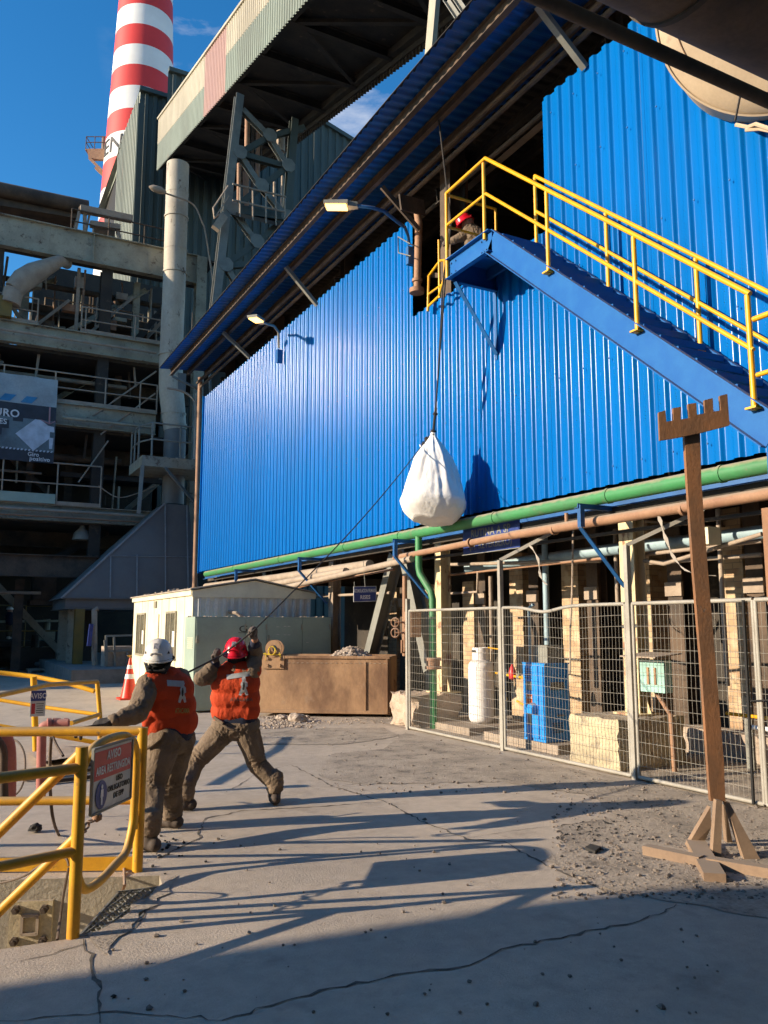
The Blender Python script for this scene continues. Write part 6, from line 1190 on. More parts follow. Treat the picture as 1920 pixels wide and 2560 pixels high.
b.tube([at(570, 465, Y=29), at(533, 520, Y=29), at(535, 545, Y=29), at(560, 530, Y=29)], .04, 6); b.tube([at(572, 490, Y=29), at(540, 540, Y=29)], .03, 6); b.bar(at(538, 572, Y=29), at(560, 540, Y=29), .25, .3); b.build('walkway_rail', M['tanpipe'], tr)
# light coloured leg near top centre
b = MB(); b.bar(at(1092, -60, X=9.3), at(1072, 175, X=9.3), .32, .12, (1, 0, 0)); tag(b.build('gallery_post', M['gcream'], loc=at(1080, 100, X=9.3)), 'pale flat post dropping from the gallery behind the shed roof at top centre', 'post')
b = MB(); b.angle(at(1120, 0, X=10.5), at(1150, 45, X=10.5), .12, .02); b.angle(at(1140, -10, X=10.5), at(1170, 35, X=10.5), .12, .02); tag(b.build('gallery_brace', M['steel2'], loc=at(1130, 10, X=10.5)), 'small grey lattice bars beside the pale flat post at top centre', 'brace')

# ================================================================ dark corrugated transfer house behind
db = thing('transfer_house', 'tall dark green corrugated transfer building behind the gallery', 'building', (12, 46, 0))
DY = 46.0; c1 = at(352, 222, Y=DY); c2 = at(350, 610, Y=DY); xl_ = c1.x; zr = c1.z
b = MB(); corr(b, (xl_, DY, 0), (1, 0, 0), ZV, (0, -1, 0), 7.0, zr - .1, pitch=.5, depth=.09, hi=.2); b.build('front_cladding', M['siding'], db, fix=False)
tR = at(775, 288, Y=DY - 2); tE = at(890, 352, Y=DY - 2)
b = MB(); corr(b, (9.5, DY - 2, 0), (1, 0, 0), ZV, (0, -1, 0), tR.x - 9.5, 29.9, pitch=.5, depth=.09, hi=.2)
nmx = MB(); corr(nmx, (tR.x, DY - 2, 0), (1, 0, 0), ZV, (0, -1, 0), tE.x - tR.x + 3, 20, pitch=.5, depth=.09, hi=.2)
def topz(x): return tR.z + (tE.z - tR.z) * (x - tR.x) / (tE.x - tR.x)
b.v = [(x, y, (topz(tR.x) if z > 1 else z)) for x, y, z in b.v]; nmx.v = [(x, y, (topz(x) if z > 1 else z)) for x, y, z in nmx.v]; b.add(nmx.v, nmx.f)
b.build('gable_cladding', M['siding'], db, fix=False)
b = MB(); b.bar((9.5, DY - 2.1, tR.z), (tR.x, DY - 2.1, tR.z + .05), .3, .25); b.bar(tR + V((0, -.1, 0)), tE + V((2, -.1, -.8)), .3, .25); b.build('roof_trim', M['siding'], db)
# lit side panel and sloping covered edge
L0 = at(290, 608, Y=DY); L1 = at(270, 500, Y=DY)
lw = xl_ - at(290, 560, Y=DY).x
b = MB(); A1 = at(345, 620, Y=DY - .0); 
XS = xl_; wdt = 3.2
pS = [V((XS, DY, 14)), V((XS, DY + wdt * 2.2, 14)), V((XS, DY + wdt * 2.2, zr - .4)), V((XS, DY, zr - .4))]
# the side wall is the face towards -X ; it recedes from the front corner
yback = at(290, 560, X=XS - 0.0).y
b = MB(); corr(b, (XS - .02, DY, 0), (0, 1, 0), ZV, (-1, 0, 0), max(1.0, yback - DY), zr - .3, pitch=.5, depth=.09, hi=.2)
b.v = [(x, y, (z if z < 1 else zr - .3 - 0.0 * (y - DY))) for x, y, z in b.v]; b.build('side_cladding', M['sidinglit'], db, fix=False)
b = MB(); b.bar((XS - .1, DY - .15, zr - .1), (XS + 7, DY - .15, zr - .1), .3, .25); b.box((XS - .1, DY - .12, 14), (XS + .25, DY - .09, zr - 1)); b.build('corner_trim', M['siding'], db, smooth=50)
# back gallery: sloping strip along the left
pa, pb2 = at(345, 236, Y=DY + .5), at(246, 522, Y=DY + 14)
nrm_ = V((0.9, 0, .4))
q0 = at(352, 218, Y=DY + .4); q1 = at(246, 520, Y=DY + 12); q2 = at(262, 520, Y=DY + 12); q3 = at(350, 262, Y=DY + .4)
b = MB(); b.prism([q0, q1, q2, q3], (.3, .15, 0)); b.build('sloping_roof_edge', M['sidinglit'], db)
q4 = at(300, 600, Y=DY + 12); q5 = at(262, 505, Y=DY + 12)
b = MB(); b.prism([at(348, 262, Y=DY + 1), at(262, 505, Y=DY + 12.3), at(258, 620, Y=DY + 12.3), at(345, 620, Y=DY + 1)], (.3, .3, 0)); b.build('back_wall', M['black'], db)

# ================================================================ striped stack far away
SY = 120.0
s1 = at(300, 0, Y=SY); s2 = at(428, 0, Y=SY); s3 = at(258, 480, Y=SY)
dep = lambda p: (p - CAM).dot(FV)
ctr = J(366, 0, dep(s1)); rT = 64 / FPX * dep(s1) * 1.0
d2 = dep(s3); ctr2 = J(345, 480, d2); rB = (345 - 258) / FPX * d2
cx2, cy2 = (ctr.x + ctr2.x) / 2, (ctr.y + ctr2.y) / 2
stk = thing('striped_chimney', 'very tall red and white banded chimney behind the plant', 'chimney', (cx2, cy2, 0))
H0, H1 = ctr2.z, ctr.z
def sr(z): return rB + (rT - rB) * (z - H0) / (H1 - H0)
def sx(z): return V((ctr2.x + (ctr.x - ctr2.x) * (z - H0) / (H1 - H0), ctr2.y + (ctr.y - ctr2.y) * (z - H0) / (H1 - H0), z))
# band edges measured on the centre line
edges = [(-60, 'w'), (12, 'r'), (60, 'w'), (110, 'r'), (160, 'w'), (210, 'r'), (262, 'w'), (318, 'r'), (372, 'w'), (432, 'r'), (500, 'w'), (570, 'r'), (640, 'w'), (720, 'w')]
def zat(y_):
    x_ = 345 + (366 - 345) * (480 - y_) / 480; return J(x_, y_, dep(s1) + (d2 - dep(s1)) * y_ / 480).z
base0 = V((cx2, cy2, 0))
M['stackred'] = mat('stack_red', (0.62, 0.035, 0.03), .6, fine=.04, scale=.05); M['stackwhite'] = mat('stack_white', (0.74, 0.73, 0.70), .6, fine=.03, scale=.05)
for (ya_, c_), (yb_, _) in zip(edges[:-1], edges[1:]):
    z1_, z0_ = zat(ya_), max(0, zat(yb_)); b = MB(); b.lathe([(sr(z0_), z0_), (sr(z1_), z1_)], base0, n=64); b.build('painted_band', M['stackred' if c_ == 'r' else 'stackwhite'], stk, smooth=60)
b = MB(); b.lathe([(sr(0), 0), (sr(zat(720)), zat(720))], base0, n=48); b.build('base_section', M['stackwhite'], stk, smooth=60)
# letters on the white band
zc = (zat(372) + zat(432)) / 2; lh = abs(zat(375) - zat(428)) * .72
tocam = (CAM - base0); tocam.z = 0; a_c = math.atan2(tocam.y, tocam.x)
cu = bpy.data.curves.new('l', 'FONT'); cu.body = 'ENAMI'; cu.size = 1; cu.extrude = .02; cu.align_y = 'CENTER'
t = bpy.data.objects.new('tmp', cu); link(t); bpy.context.view_layer.update(); me = bpy.data.meshes.new_from_object(t.evaluated_get(bpy.context.evaluated_depsgraph_get())); bpy.data.objects.remove(t)
bm = bmesh.new(); bm.from_mesh(me); bmesh.ops.triangulate(bm, faces=bm.faces); bmesh.ops.subdivide_edges(bm, edges=[e for e in bm.edges if e.calc_length() > .15], cuts=3, use_grid_fill=True); s_ = lh / .7; vs = []
for v in bm.verts:
    z = zc + v.co.y * s_; R_ = sr(z) + .05 + .05 * (v.co.z > 0); an = a_c - math.radians(78) + v.co.x * s_ / R_; vs.append(base0 + V((math.cos(an) * R_, math.sin(an) * R_, z)))
bm.verts.index_update(); b = MB(); b.add(vs, [tuple(v.index for v in f.verts) for f in bm.faces]); bm.free(); b.build('lettering', M['textdark'], stk, fix=False)
# little service balcony at left side
pz = zat(380); R_ = sr(pz); cdir2 = RV * -1
b = MB(); q = base0 + V((0, 0, pz)); 
def bal(o_, z): return V((base0.x, base0.y, z)) + cdir2 * o_ - fh * 1.0
b.hexa([bal(R_ * .9, pz - .2), bal(R_ + 2.9, pz - .2), bal(R_ + 2.9, pz - .2) + fh * 3, bal(R_ * .9, pz - .2) + fh * 3, bal(R_ * .9, pz), bal(R_ + 2.9, pz), bal(R_ + 2.9, pz) + fh * 3, bal(R_ * .9, pz) + fh * 3])
b.hexa([bal(R_ * .9, pz - 1.8), bal(R_ + 2.3, pz - 1.5), bal(R_ + 2.3, pz - 1.5) + fh * .3, bal(R_ * .9, pz - 1.8) + fh * .3, bal(R_ * .9, pz - .21), bal(R_ + 2.6, pz - .21), bal(R_ + 2.6, pz - .21) + fh * .3, bal(R_ * .9, pz - .21) + fh * .3])
b.bar(bal(R_ + 2.2, pz - 1.5), bal(R_ * .95, pz - 4), .35, .35); b.bar(bal(R_ + 2.2, pz - 1.5) + fh * 2.6, bal(R_ * .95, pz - 4) + fh * 2.6, .35, .35)
b.build('balcony', M['brown'], stk)
b = MB()
for z in (1.0, 1.9): b.tube([bal(R_ * .9, pz + z), bal(R_ + 2.8, pz + z), bal(R_ + 2.8, pz + z) + fh * 2.9], .07, 6)
for k in (0.2, 1.5, 2.8): b.tube([bal(R_ + k, pz), bal(R_ + k, pz + 1.9)], .07, 6)
b.build('balcony_rail', M['darkbrown'], stk)
b = MB(); b.hexa([bal(R_ - .2, pz), bal(R_ + .5, pz), bal(R_ + .5, pz) + fh, bal(R_ - .2, pz) + fh, bal(R_ - .2, pz + 2), bal(R_ + .5, pz + 2), bal(R_ + .5, pz + 2) + fh, bal(R_ - .2, pz + 2) + fh]); b.build('balcony_box', M['tanpipe'], stk)

# ================================================================ banner
bn = thing('safety_banner', 'printed grey safety banner with white bag picture hanging on the left walkway', 'banner', (2.3, 31.7, 9))
BY = 31.72
def bp3(u, v, o_=0.0):  # u 0..1 from x=-1.7 to 3.28 ; v 0 bottom .. 1 top
    x = -1.75 + u * 5.02; z = 7.58 + v * 3.17
    wv = .03 * math.sin(u * 9) + .05 * max(0, v - .72) * math.sin(u * 22 + v * 6) * 3
    return V((x, BY - o_ + wv, z))
def bpatch(poly, m_, nm, o_):
    xs = [p[0] for p in poly]; b = MB(); b.add([bp3(p[0], p[1], o_) for p in poly], [tuple(range(len(poly)))]); return b.build(nm, m_, bn, fix=False)
mG = mat('banner_dark_grey', (.035, .038, .05), .5, fine=.04); mL = mat('banner_pale', (.33, .38, .40), .5, col2=(.26, .29, .30), scale=1.2); mB = mat('banner_blue', (.04, .22, .42), .5); mP = mat('banner_photo', (.14, .19, .21), .6, col2=(.08, .10, .115), scale=1.5); mW = mat('banner_white', (.52, .58, .66), .5, fine=.03)
b = MB(); nx, nz = 60, 30; vs = [bp3(i / nx, j / nz) for i in range(nx + 1) for j in range(nz + 1)]
for k, (za, zb_) in enumerate(((0, 16), (16, 22), (22, 30))): pass
b.v = [tuple(v) for v in vs]; b.mi = 0
for i in range(nx):
    for j in range(nz):
        v_ = (j + .5) / nz; u_ = (i + .5) / nx; x_ = i * (nz + 1) + j; b.f.append((x_, x_ + nz + 1, x_ + nz + 2, x_ + 1)); b.m.append(1 if v_ > .66 else (0 if v_ < .13 or v_ > .50 else 2))
b.build('cloth', [mG, mL, mP], bn, fix=False)
for k in range(4): u0 = .32 + k * .145; bpatch([(u0, .68), (u0 + .075, .68), (u0 + .115, .76), (u0 + .04, .76)], mB, 'blue_stripe', .02)
bpatch([(.735, .31), (.86, .13), (.965, .29), (.965, .42), (.90, .50), (.86, .50)], mW, 'bag_picture', .02)
bpatch([(.945, .37), (.995, .365), (.99, .43), (.95, .44)], mW, 'figure_load', .03)
bpatch([(.965, .17), (.985, .17), (.99, .30), (.96, .30)], mW, 'worker_picture', .03)
b = MB(); b.tube([bp3(.955, .66, .03), bp3(.957, .47, .03)], .03, 5); b.tube([bp3(.90, .50, .03), bp3(.96, .46, .03), bp3(.995, .50, .03)], .02, 5); b.build('hook_picture', mat('banner_pink', (.4, .22, .24), .6), bn)
b = MB()
for k in range(24): u0 = .40 + k * .025; b.add([bp3(u0, .125, .02), bp3(u0 + .012, .125, .02), bp3(u0 + .017, .145, .02), bp3(u0 + .005, .145, .02)], [(0, 1, 2, 3)])
b.build('dash_row', mW, bn, fix=False)
def btext(s, u, v, h, al='RIGHT', **k): return text(s, bp3(u, v, .05), (1, 0, 0), ZV, h, M['textwhite'], bn, align=al, **k)
bpatch([(.30, .455), (.78, .455), (.78, .60), (.30, .60)], mG, 'title_field', .015); bpatch([(.30, .36), (.69, .36), (.69, .457), (.30, .457)], mG, 'title_field', .017); bpatch([(.30, .28), (.645, .28), (.645, .361), (.30, .361)], mG, 'title_field', .019)
btext('SEGURO', .755, .535, .27); btext('ANTES', .675, .43, .19); btext('DE ACTUAR', .63, .33, .16)
btext('Giro', .90, .085, .15, sx=.9); btext('positivo', .975, .035, .15, sx=.95)

# ================================================================ ground level things in the shade
pk = thing('pallet_load', 'pale shrouded load on a timber pallet in the shade at left', 'pallet', G(60, 1662))
base_ = G(55, 1664); b = MB(); b.hexa([base_ + V((x, y, z)) for z in (.02, .16) for x, y in ((-1.0, 0), (.6, -.2), (.8, 1.0), (-.8, 1.2))]); b.build('pallet', M['tanpipe'], pk)
bm = bmesh.new(); bmesh.ops.create_cube(bm, size=1); bmesh.ops.subdivide_edges(bm, edges=bm.edges, cuts=8, use_grid_fill=True)
for v in bm.verts: v.co = V((v.co.x * 1.7 * (1 - .1 * (v.co.z + .5)), v.co.y * 1.1, v.co.z * .75)) + V((noise.noise(v.co * 5), noise.noise(v.co * 5 + V((5, 0, 0))), noise.noise(v.co * 4 + V((0, 5, 0))))) * .14
me = bpy.data.meshes.new('shrouded_load'); bm.transform(Matrix.Translation(V((-.05, .5, .55)) + (base_ - V(OFF[pk.name])))); bm.to_mesh(me); bm.free(); me.materials.append(mat('grey_shroud', (.26, .28, .33), .6, bump=.3, bump_scale=6)); o = bpy.data.objects.new('shrouded_load', me); link(o); o.parent = pk
q = G(130, 1682); b = MB()
for k in range(5): b.box((q.x - .8, q.y + k * .22, .10), (q.x + 1.0, q.y + k * .22 + .1, .14))
for k in range(3): b.box((q.x - .8 + k * .85, q.y, 0), (q.x - .7 + k * .85, q.y + 1, .099))
tag(b.build('timber_pallet', M['tanpipe'], loc=q), 'empty timber pallet on the shaded ground left of the hood legs', 'pallet')
q = G(125, 1676); b = MB(); b.lathe([(.01, .15), (.5, .15), (.55, .22), (.5, .32), (.01, .34)], q + V((0, .5, 0)), n=14); tag(b.build('sack', mat('grey_sack', (.3, .29, .28), .8, bump=.3), loc=q, smooth=50), 'flat grey sack lying on the empty timber pallet', 'sack')
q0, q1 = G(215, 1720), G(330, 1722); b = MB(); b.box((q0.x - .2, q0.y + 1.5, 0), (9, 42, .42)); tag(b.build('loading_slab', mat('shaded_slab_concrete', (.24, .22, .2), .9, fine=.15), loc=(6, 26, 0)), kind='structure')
fxx = thing('steel_cage', 'grey steel cage frame on the slab under the fume hood', 'frame', (5.2, 27.5, .42))
def F_(x, y_, yy_=27.2): return at(x, y_, Y=yy_)
b = MB()
for (a_, c_) in (((265, 1588), (268, 1672)), ((285, 1590), (288, 1672)), ((265, 1590), (335, 1588)), ((270, 1628), (335, 1625)), ((318, 1630), (318, 1675)), ((262, 1600), (264, 1640))): b.bar(F_(*a_), F_(*c_), .06, .06)
b.build('frame', M['steel2'], fxx)
b = MB(); q = F_(262, 1672); b.box((q.x, 27.3, .42), (q.x + .85, 28, 1.05)); b.build('drum_block', M['rubble'], fxx)
b = MB(); b.tube([at(236, 1675, Y=28.4), at(236, 1525, Y=28.4), at(245, 1522, Y=28.4)], .09, 8); tag(b.build('lamp_post', M['tanpipe'], loc=(5, 28.4, .4)), 'dusty post with hooked top beside the ochre hood leg', 'post')
b = MB(); p0 = at(228, 1560, Y=28.2); p1 = at(222, 1615, Y=28.2); b.bar(p0, p1, .12, .18); tag(b.build('striped_board', M['signblue'], loc=p1), 'narrow blue and white board hanging beside the dusty post', 'board')
b = MB(); q = at(0, 1610, Y=36); 
for x_ in (-1.5, .2, 1.6, 3.0, 4.4): b.cyl((x_, 36, .2), (x_, 36, 2.5), .03, 6)
for z in (2.5, 1.5): b.cyl((-2, 36, z), (4.5, 36, z), .035, 6)
tag(b.build('dim_railing', M['ochre'], loc=(1, 36, .2)), 'dim ochre railing in the dark interior behind the pallet load', 'railing')

# ================================================================ unseen blocks added outside the frame to shape shade and skylight
nb = MB(); nb.prism([(-26, 9.1, 5.65), (-17.2, 8.29, 5.65), (-14.2, 8.02, 5.65), (-13.3, 7.6, 5.65), (-12.6, 6.9, 5.65), (-12.6, -22, 5.65), (-26, -22, 5.65)], (0, 0, .35)); nb.prism([(-26, 10.1 - .03, 0), (-14.0, 7.58, 0), (-13.0, 6.7, 0), (-13, -21.9, 0), (-26, -21.9, 0)], (0, 0, 5.64))  # canopy and set-back body shaped so their shadow edge crosses the foreground
tag(nb.build('shade_canopy_block', M['siding'], loc=(-20, 0, 0)), 'unseen low dark block left of the camera, shaped to cast the foreground shade edge', 'building')
nb = MB(); nb.box((-40, -25, 0), (-26.1, 8.0, 11)); nb.box((-26, -22, 6.01), (-18, 7.2, 10.5)); tag(nb.build('tall_shade_block', M['siding'], loc=(-30, 0, 0)), 'unseen taller dark block added behind the low one to carry its shade farther right', 'building')  # added out of view so the shade reaches the right foreground
nb = MB(); nb.box((-25.9, -30, 0), (30, -24, 24)); nb.box((-12, -23.9, 0), (30, -6, 21)); nb.box((9, -5.9, 0), (30, -3.6, 15)); tag(nb.build('skylight_blocker', M['siding'], loc=(0, -20, 0)), 'huge unseen dark block added behind the camera to cut skylight on the foreground', 'building')  # added out of view to block sky and darken the foreground shade
nb = MB(); nb.box((-13.4, 27.4, 0), (-8, 31.8, 5.0)); tag(nb.build('far_shade_block', M['siding'], loc=(-10, 29, 0)), 'unseen low block left of the plant building, placed to shade the far ground', 'building')  # unseen block placed to shade the ground beyond the cabin
# ================================================================ PEOPLE
def blob(parts, vox=0.009, smooth_it=3):
    """parts: (p, rp, q, rq, material index, flat) tapered limbs fused into one continuous skin"""
    mb = MB()
    for (p, rp_, q, rq, mi, fl_) in parts:
        p, q = V(p), V(q); d = q - p; L_ = d.length; d = d.normalized() if L_ > 1e-6 else V((0, 0, 1))
        if fl_: a = (V(fl_[0]) - d * V(fl_[0]).dot(d)).normalized(); k = fl_[1]
        else: a = d.cross(ZV if abs(d.z) < .9 else V((1, 0, 0))).normalized(); k = 1
        c = d.cross(a); n = 20; prof_ = [(math.cos(t) * rp_, -math.sin(t) * rp_) for t in (1.5, 1.1, .7, .35, 0)] + [(rp_ + (rq - rp_) * t, L_ * t) for t in (.33, .66)] + [(math.cos(t) * rq, L_ + math.sin(t) * rq) for t in (0, .35, .7, 1.1, 1.5)]
        vs = [p + d * h * (1 if True else 1) + (a * math.cos(2 * math.pi * i / n) + c * math.sin(2 * math.pi * i / n) * k) * r for r, h in prof_ for i in range(n)]
        m_ = len(prof_); mb.add(vs, [(i * n + j, i * n + (j + 1) % n, (i + 1) * n + (j + 1) % n, (i + 1) * n + j) for i in range(m_ - 1) for j in range(n)] + [tuple(range(n - 1, -1, -1)), tuple(range((m_ - 1) * n, m_ * n))])
    me = bpy.data.meshes.new('b'); me.from_pydata(mb.v, [], mb.f); o = bpy.data.objects.new('b', me); link(o)
    r = o.modifiers.new('r', 'REMESH'); r.mode = 'VOXEL'; r.voxel_size = vox
    s_ = o.modifiers.new('s', 'SMOOTH'); s_.factor = .5; s_.iterations = smooth_it
    bpy.context.view_layer.update(); ev = bpy.data.meshes.new_from_object(o.evaluated_get(bpy.context.evaluated_depsgraph_get())); bpy.data.objects.remove(o)
    return ev
def segd(x, p, q):
    d = q - p; t = max(0, min(1, (x - p).dot(d) / max(1e-9, d.length_squared))); return t, (x - p - d * t).length
def finish(me, parts, name, mats, parent, folds=.012, freq=9.0, vox=.009, clothidx=(0,), axis=None, loc=None, smooth=True, seed=0):
    P = [(V(a), ra, V(c), rc, mi) for a, ra, c, rc, mi, _ in parts]
    vm = []; ns = [v.normal.copy() for v in me.vertices]
    for v in me.vertices:
        best = 9; bi = 0; bd = None
        for k, (a, ra, c, rc, mi) in enumerate(P):
            t, dd = segd(v.co, a, c); s_ = dd - (ra + (rc - ra) * t)
            if s_ < best: best = s_; bi = mi; bd = (k, t)
        vm.append(bi)
        if bi in clothidx and folds:
            k, t = bd; a, ra, c, rc, mi = P[k]; ax_ = axis or ((c - a).normalized() if (c - a).length > .03 else V((0, 0, 1)))
            jt = 0 if axis else max(0, 1 - 4 * min(t, 1 - t)); q = v.co * freq; q2 = q + ax_ * (q.dot(ax_)) * (-.6 + 1.3 * jt) + V((seed, seed, 0))
            f1 = 1 - abs(noise.noise(q2)) * 2.4; f2 = 1 - abs(noise.noise(q2 * 2.1 + V((7, 1, 3)))) * 2.2
            v.co += ns[v.index] * (folds * (f1 * (.55 + .45 * abs(noise.noise(v.co * 3))) * 1.25 + .5 * f2 + .25 * (1 - abs(noise.noise(q2 * 4.3)) * 2)))
    for m_ in mats: me.materials.append(m_)
    for p in me.polygons:
        c_ = [vm[i] for i in p.vertices]; p.material_index = max(set(c_), key=c_.count); p.use_smooth = smooth
    o_ = V(OFF[parent.name]); me.transform(Matrix.Translation(-o_)); me.name = name
    o = bpy.data.objects.new(name, me); link(o); o.parent = parent; OFF[o.name] = tuple(o_); return o
def hand(wr, dirn, acr, palm, mi, side=1, curl=1.25, L_=.185, spread=1.0):
    """gloved hand closed on a rope: four unequal fingers and an opposed thumb"""
    dirn = V(dirn).normalized(); acr = V(acr); acr = (acr - dirn * acr.dot(dirn)).normalized(); palm = dirn.cross(acr).normalized() * (1 if V(palm).dot(dirn.cross(acr)) > 0 else -1)
    ps = []; wr = V(wr)
    ps.append((wr, .029, wr + dirn * .03, .033, mi, (acr, .7)))
    for k, (ln, r_) in enumerate(((.94, .0108), (1.0, .0113), (.95, .0108), (.8, .0095))):
        off = acr * ((k - 1.5) * .0225 * spread); kn_ = wr + dirn * (.088 + .006 * math.sin(k + .8)) + off
        ps.append((wr + dirn * .02 + off * .7, .016, kn_, .0145, mi, None))
        p0 = kn_; a = .35 * curl
        for j, l_ in enumerate((.042, .027, .021)):
            dd = dirn * math.cos(a) + palm * math.sin(a); p1 = p0 + dd * l_ * ln; ps.append((p0, r_ * 1.12, p1, r_ * (1 - .06 * j), mi, None)); p0 = p1; a += 1.05 * curl
    tb0 = wr + dirn * .035 - acr * .036 * side; tb1 = tb0 + dirn * .035 - acr * .02 * side + palm * .018; tb2 = tb1 + dirn * .022 + palm * .026 + acr * .012 * side
    ps += [(tb0, .016, tb1, .0135, mi, None), (tb1, .0125, tb2, .0105, mi, None)]
    return ps
def helmet(c, up, back, m_, parent, r=.128, badge=True):
    up = V(up).normalized(); back = V(back); back = (back - up * back.dot(up)).normalized(); s_ = up.cross(back).normalized(); c = V(c)
    n, mrows = 48, 16; vs = []
    for i in range(mrows + 1):
        t = i / mrows; ph = t * math.pi / 2
        for k in range(n):
            a = 2 * math.pi * k / n; x = math.cos(a); y = math.sin(a); rr_ = math.cos(ph) ** .8 if t < 1 else 0
            ridge = 1 + .035 * max(0, 1 - abs(x) / .32) * (1 if t > .05 else 0)
            h = math.sin(ph) * r * 1.18 * (1 + .02 * ridge)
            fl = 1 + (.10 * max(0, 1 - t * 9)); low = -.022 * max(0, y) * (1 - t) * 1.6
            vs.append(c + s_ * x * r * .93 * rr_ * fl + back * y * r * 1.12 * rr_ * fl * (1 + (ridge - 1) * .3) + up * (h + low + (ridge - 1) * .25 * r))
    b = MB(); b.add(vs, [(i * n + k, i * n + (k + 1) % n, (i + 1) * n + (k + 1) % n, (i + 1) * n + k) for i in range(mrows) for k in range(n)])
    vs2 = []
    for k in range(n):
        a = 2 * math.pi * k / n; x = math.cos(a); y = math.sin(a); pk = max(0, -y) ** 3
        for (f, hh) in ((1.08, -.003), (1.13 + .35 * pk, -.014), (1.10 + .34 * pk, -.022), (.95, -.018)): vs2.append(c + s_ * x * r * .93 * f + back * y * r * 1.12 * f + up * (hh - .022 * max(0, y) * 1.6))
    b.add(vs2, [(4 * k + j, 4 * k + j + 1, 4 * ((k + 1) % n) + j + 1, 4 * ((k + 1) % n) + j) for k in range(n) for j in range(3)])
    o = b.build('helmet', m_, parent, smooth=50)
    def sf(a, ph, k=1.012): x = math.cos(a); y = math.sin(a); rr_ = math.cos(ph) ** .8; rg = 1 + .035 * max(0, 1 - abs(x) / .32); return c + s_ * x * r * .93 * rr_ * k + back * y * r * 1.12 * rr_ * k * (1 + (rg - 1) * .3) + up * (math.sin(ph) * r * 1.2 * k + (rg - 1) * .25 * r)
    b = MB()
    for a0 in (math.pi / 2 - .95, math.pi / 2 + .95):
        sg_ = 1 if a0 > math.pi / 2 else -1; b.add([sf(a0 - .13, .16), sf(a0 + .13, .16), sf(a0 + .04 * sg_, .34)], [(0, 1, 2)])
    b.build('vent', M['black'], o, fix=False)
    if badge:
        b = MB(); b.add([sf(math.pi / 2 - .2, .42, 1.02), sf(math.pi / 2 + .2, .42, 1.02), sf(math.pi / 2 + .24, .78, 1.03), sf(math.pi / 2 - .24, .78, 1.03)], [(0, 1, 2, 3)]); b.build('badge', mat('badge_grey' , (.40, .40, .42), .4, fine=.2, stain=(.1, .1, .14), stain_scale=60, stain_lo=.5, stain_hi=.55), o, fix=False)
    b = MB(); b.tube([sf(math.pi / 2 - .45, .05, 1.04), sf(math.pi / 2 - .42, .16, 1.04), sf(math.pi / 2, .19, 1.05), sf(math.pi / 2 + .42, .16, 1.04), sf(math.pi / 2 + .45, .05, 1.04)], .006, 6); b.build('rear_clip', m_, o, smooth=True)
    return o
def project(pts, bvh, d, lift):
    out_ = []
    for p in pts:
        h = bvh.ray_cast(V(p) - V(d) * .6, V(d)); out_.append(h[0] - V(d) * lift if h[0] else V(p))
    return out_
def bvh_of(o):
    of = V(OFF[o.name]); return BVHTree.FromPolygons([v.co + of for v in o.data.vertices], [tuple(p.vertices) for p in o.data.polygons])
def decal_quad(poly, bvh, d, m_, name, parent, lift=.006, n=10):
    """four-cornered patch laid over cloth"""
    b = MB(); A, B_, C_, D_ = [V(p) for p in poly]; pts = []
    for i in range(n + 1):
        for j in range(n + 1): u = i / n; v = j / n; pts.append((A * (1 - u) + B_ * u) * (1 - v) + (D_ * (1 - u) + C_ * u) * v)
    b.add(project(pts, bvh, d, lift), [(i * (n + 1) + j, (i + 1) * (n + 1) + j, (i + 1) * (n + 1) + j + 1, i * (n + 1) + j + 1) for i in range(n) for j in range(n)]); return b.build(name, m_, parent, fix=False, smooth=True)
def decal_poly(c, r, u, poly, sc_, bvh, d, m_, name, parent, lift=.010):
    bm = bmesh.new(); vs = [bm.verts.new((x, y, 0)) for x, y in poly]; bm.faces.new(vs); bmesh.ops.triangulate(bm, faces=bm.faces); bmesh.ops.subdivide_edges(bm, edges=bm.edges, cuts=2); bm.verts.index_update()
    pts = [c + r * v.co.x * sc_ + u * v.co.y * sc_ for v in bm.verts]; fs = [tuple(v.index for v in f.verts) for f in bm.faces]; bm.free(); b = MB(); b.add(project(pts, bvh, d, lift), fs); return b.build(name, m_, parent, fix=False)
def decal_text(s, c, r, u, h, bvh, d, m_, parent, lift=.012, sx=1.0):
    o = text(s, c, r, u, h, m_, parent, 'lettering', sx=sx, depth=0.001); of = V(OFF[o.name]); pts = [v.co + of for v in o.data.vertices]
    for v, p in zip(o.data.vertices, project(pts, bvh, d, lift)): v.co = p - of
    return o
FIG = [(-.5, .0), (-.3, .5), (-.42, .9), (-.2, 1.35), (-.32, 1.6), (-.12, 1.9), (.12, 1.9), (.3, 1.6), (.2, 1.35), (.5, 1.1), (.55, .6), (.3, .45), (.5, 0), (.62, -.5), (.3, -.55), (.1, -.1), (-.1, -.2), (-.3, -.6), (-.62, -.5)]
FIG2 = [(-.1, .1), (-.15, .8), (-.05, 1.3), (.1, 1.3), (.22, .8), (.12, .1)]
M['logo'] = mat('logo_grey', (.45, .46, .47), .6, fine=.3); M['ltext'] = mat('logo_lettering', (.30, .24, .06), .7); M['ltext2'] = mat('logo_lettering_dark', (.09, .06, .05), .7)
mats = [M['cloth'], M['balac'], M['glove'], M['boot'], M['navy'], M['skin'], M['gloveblk']]
def boot(an, toe, rs_=1.0): an = V(an); toe = V(toe); h = (toe - an); h.z = 0; h.normalize(); return [(V((an.x, an.y, .055)) - h * .06, .052, V((an.x, an.y, .045)) + h * .19, .042, 3, None), (V((an.x, an.y, .06)), .06, V((an.x, an.y, .11)), .062, 3, None)]

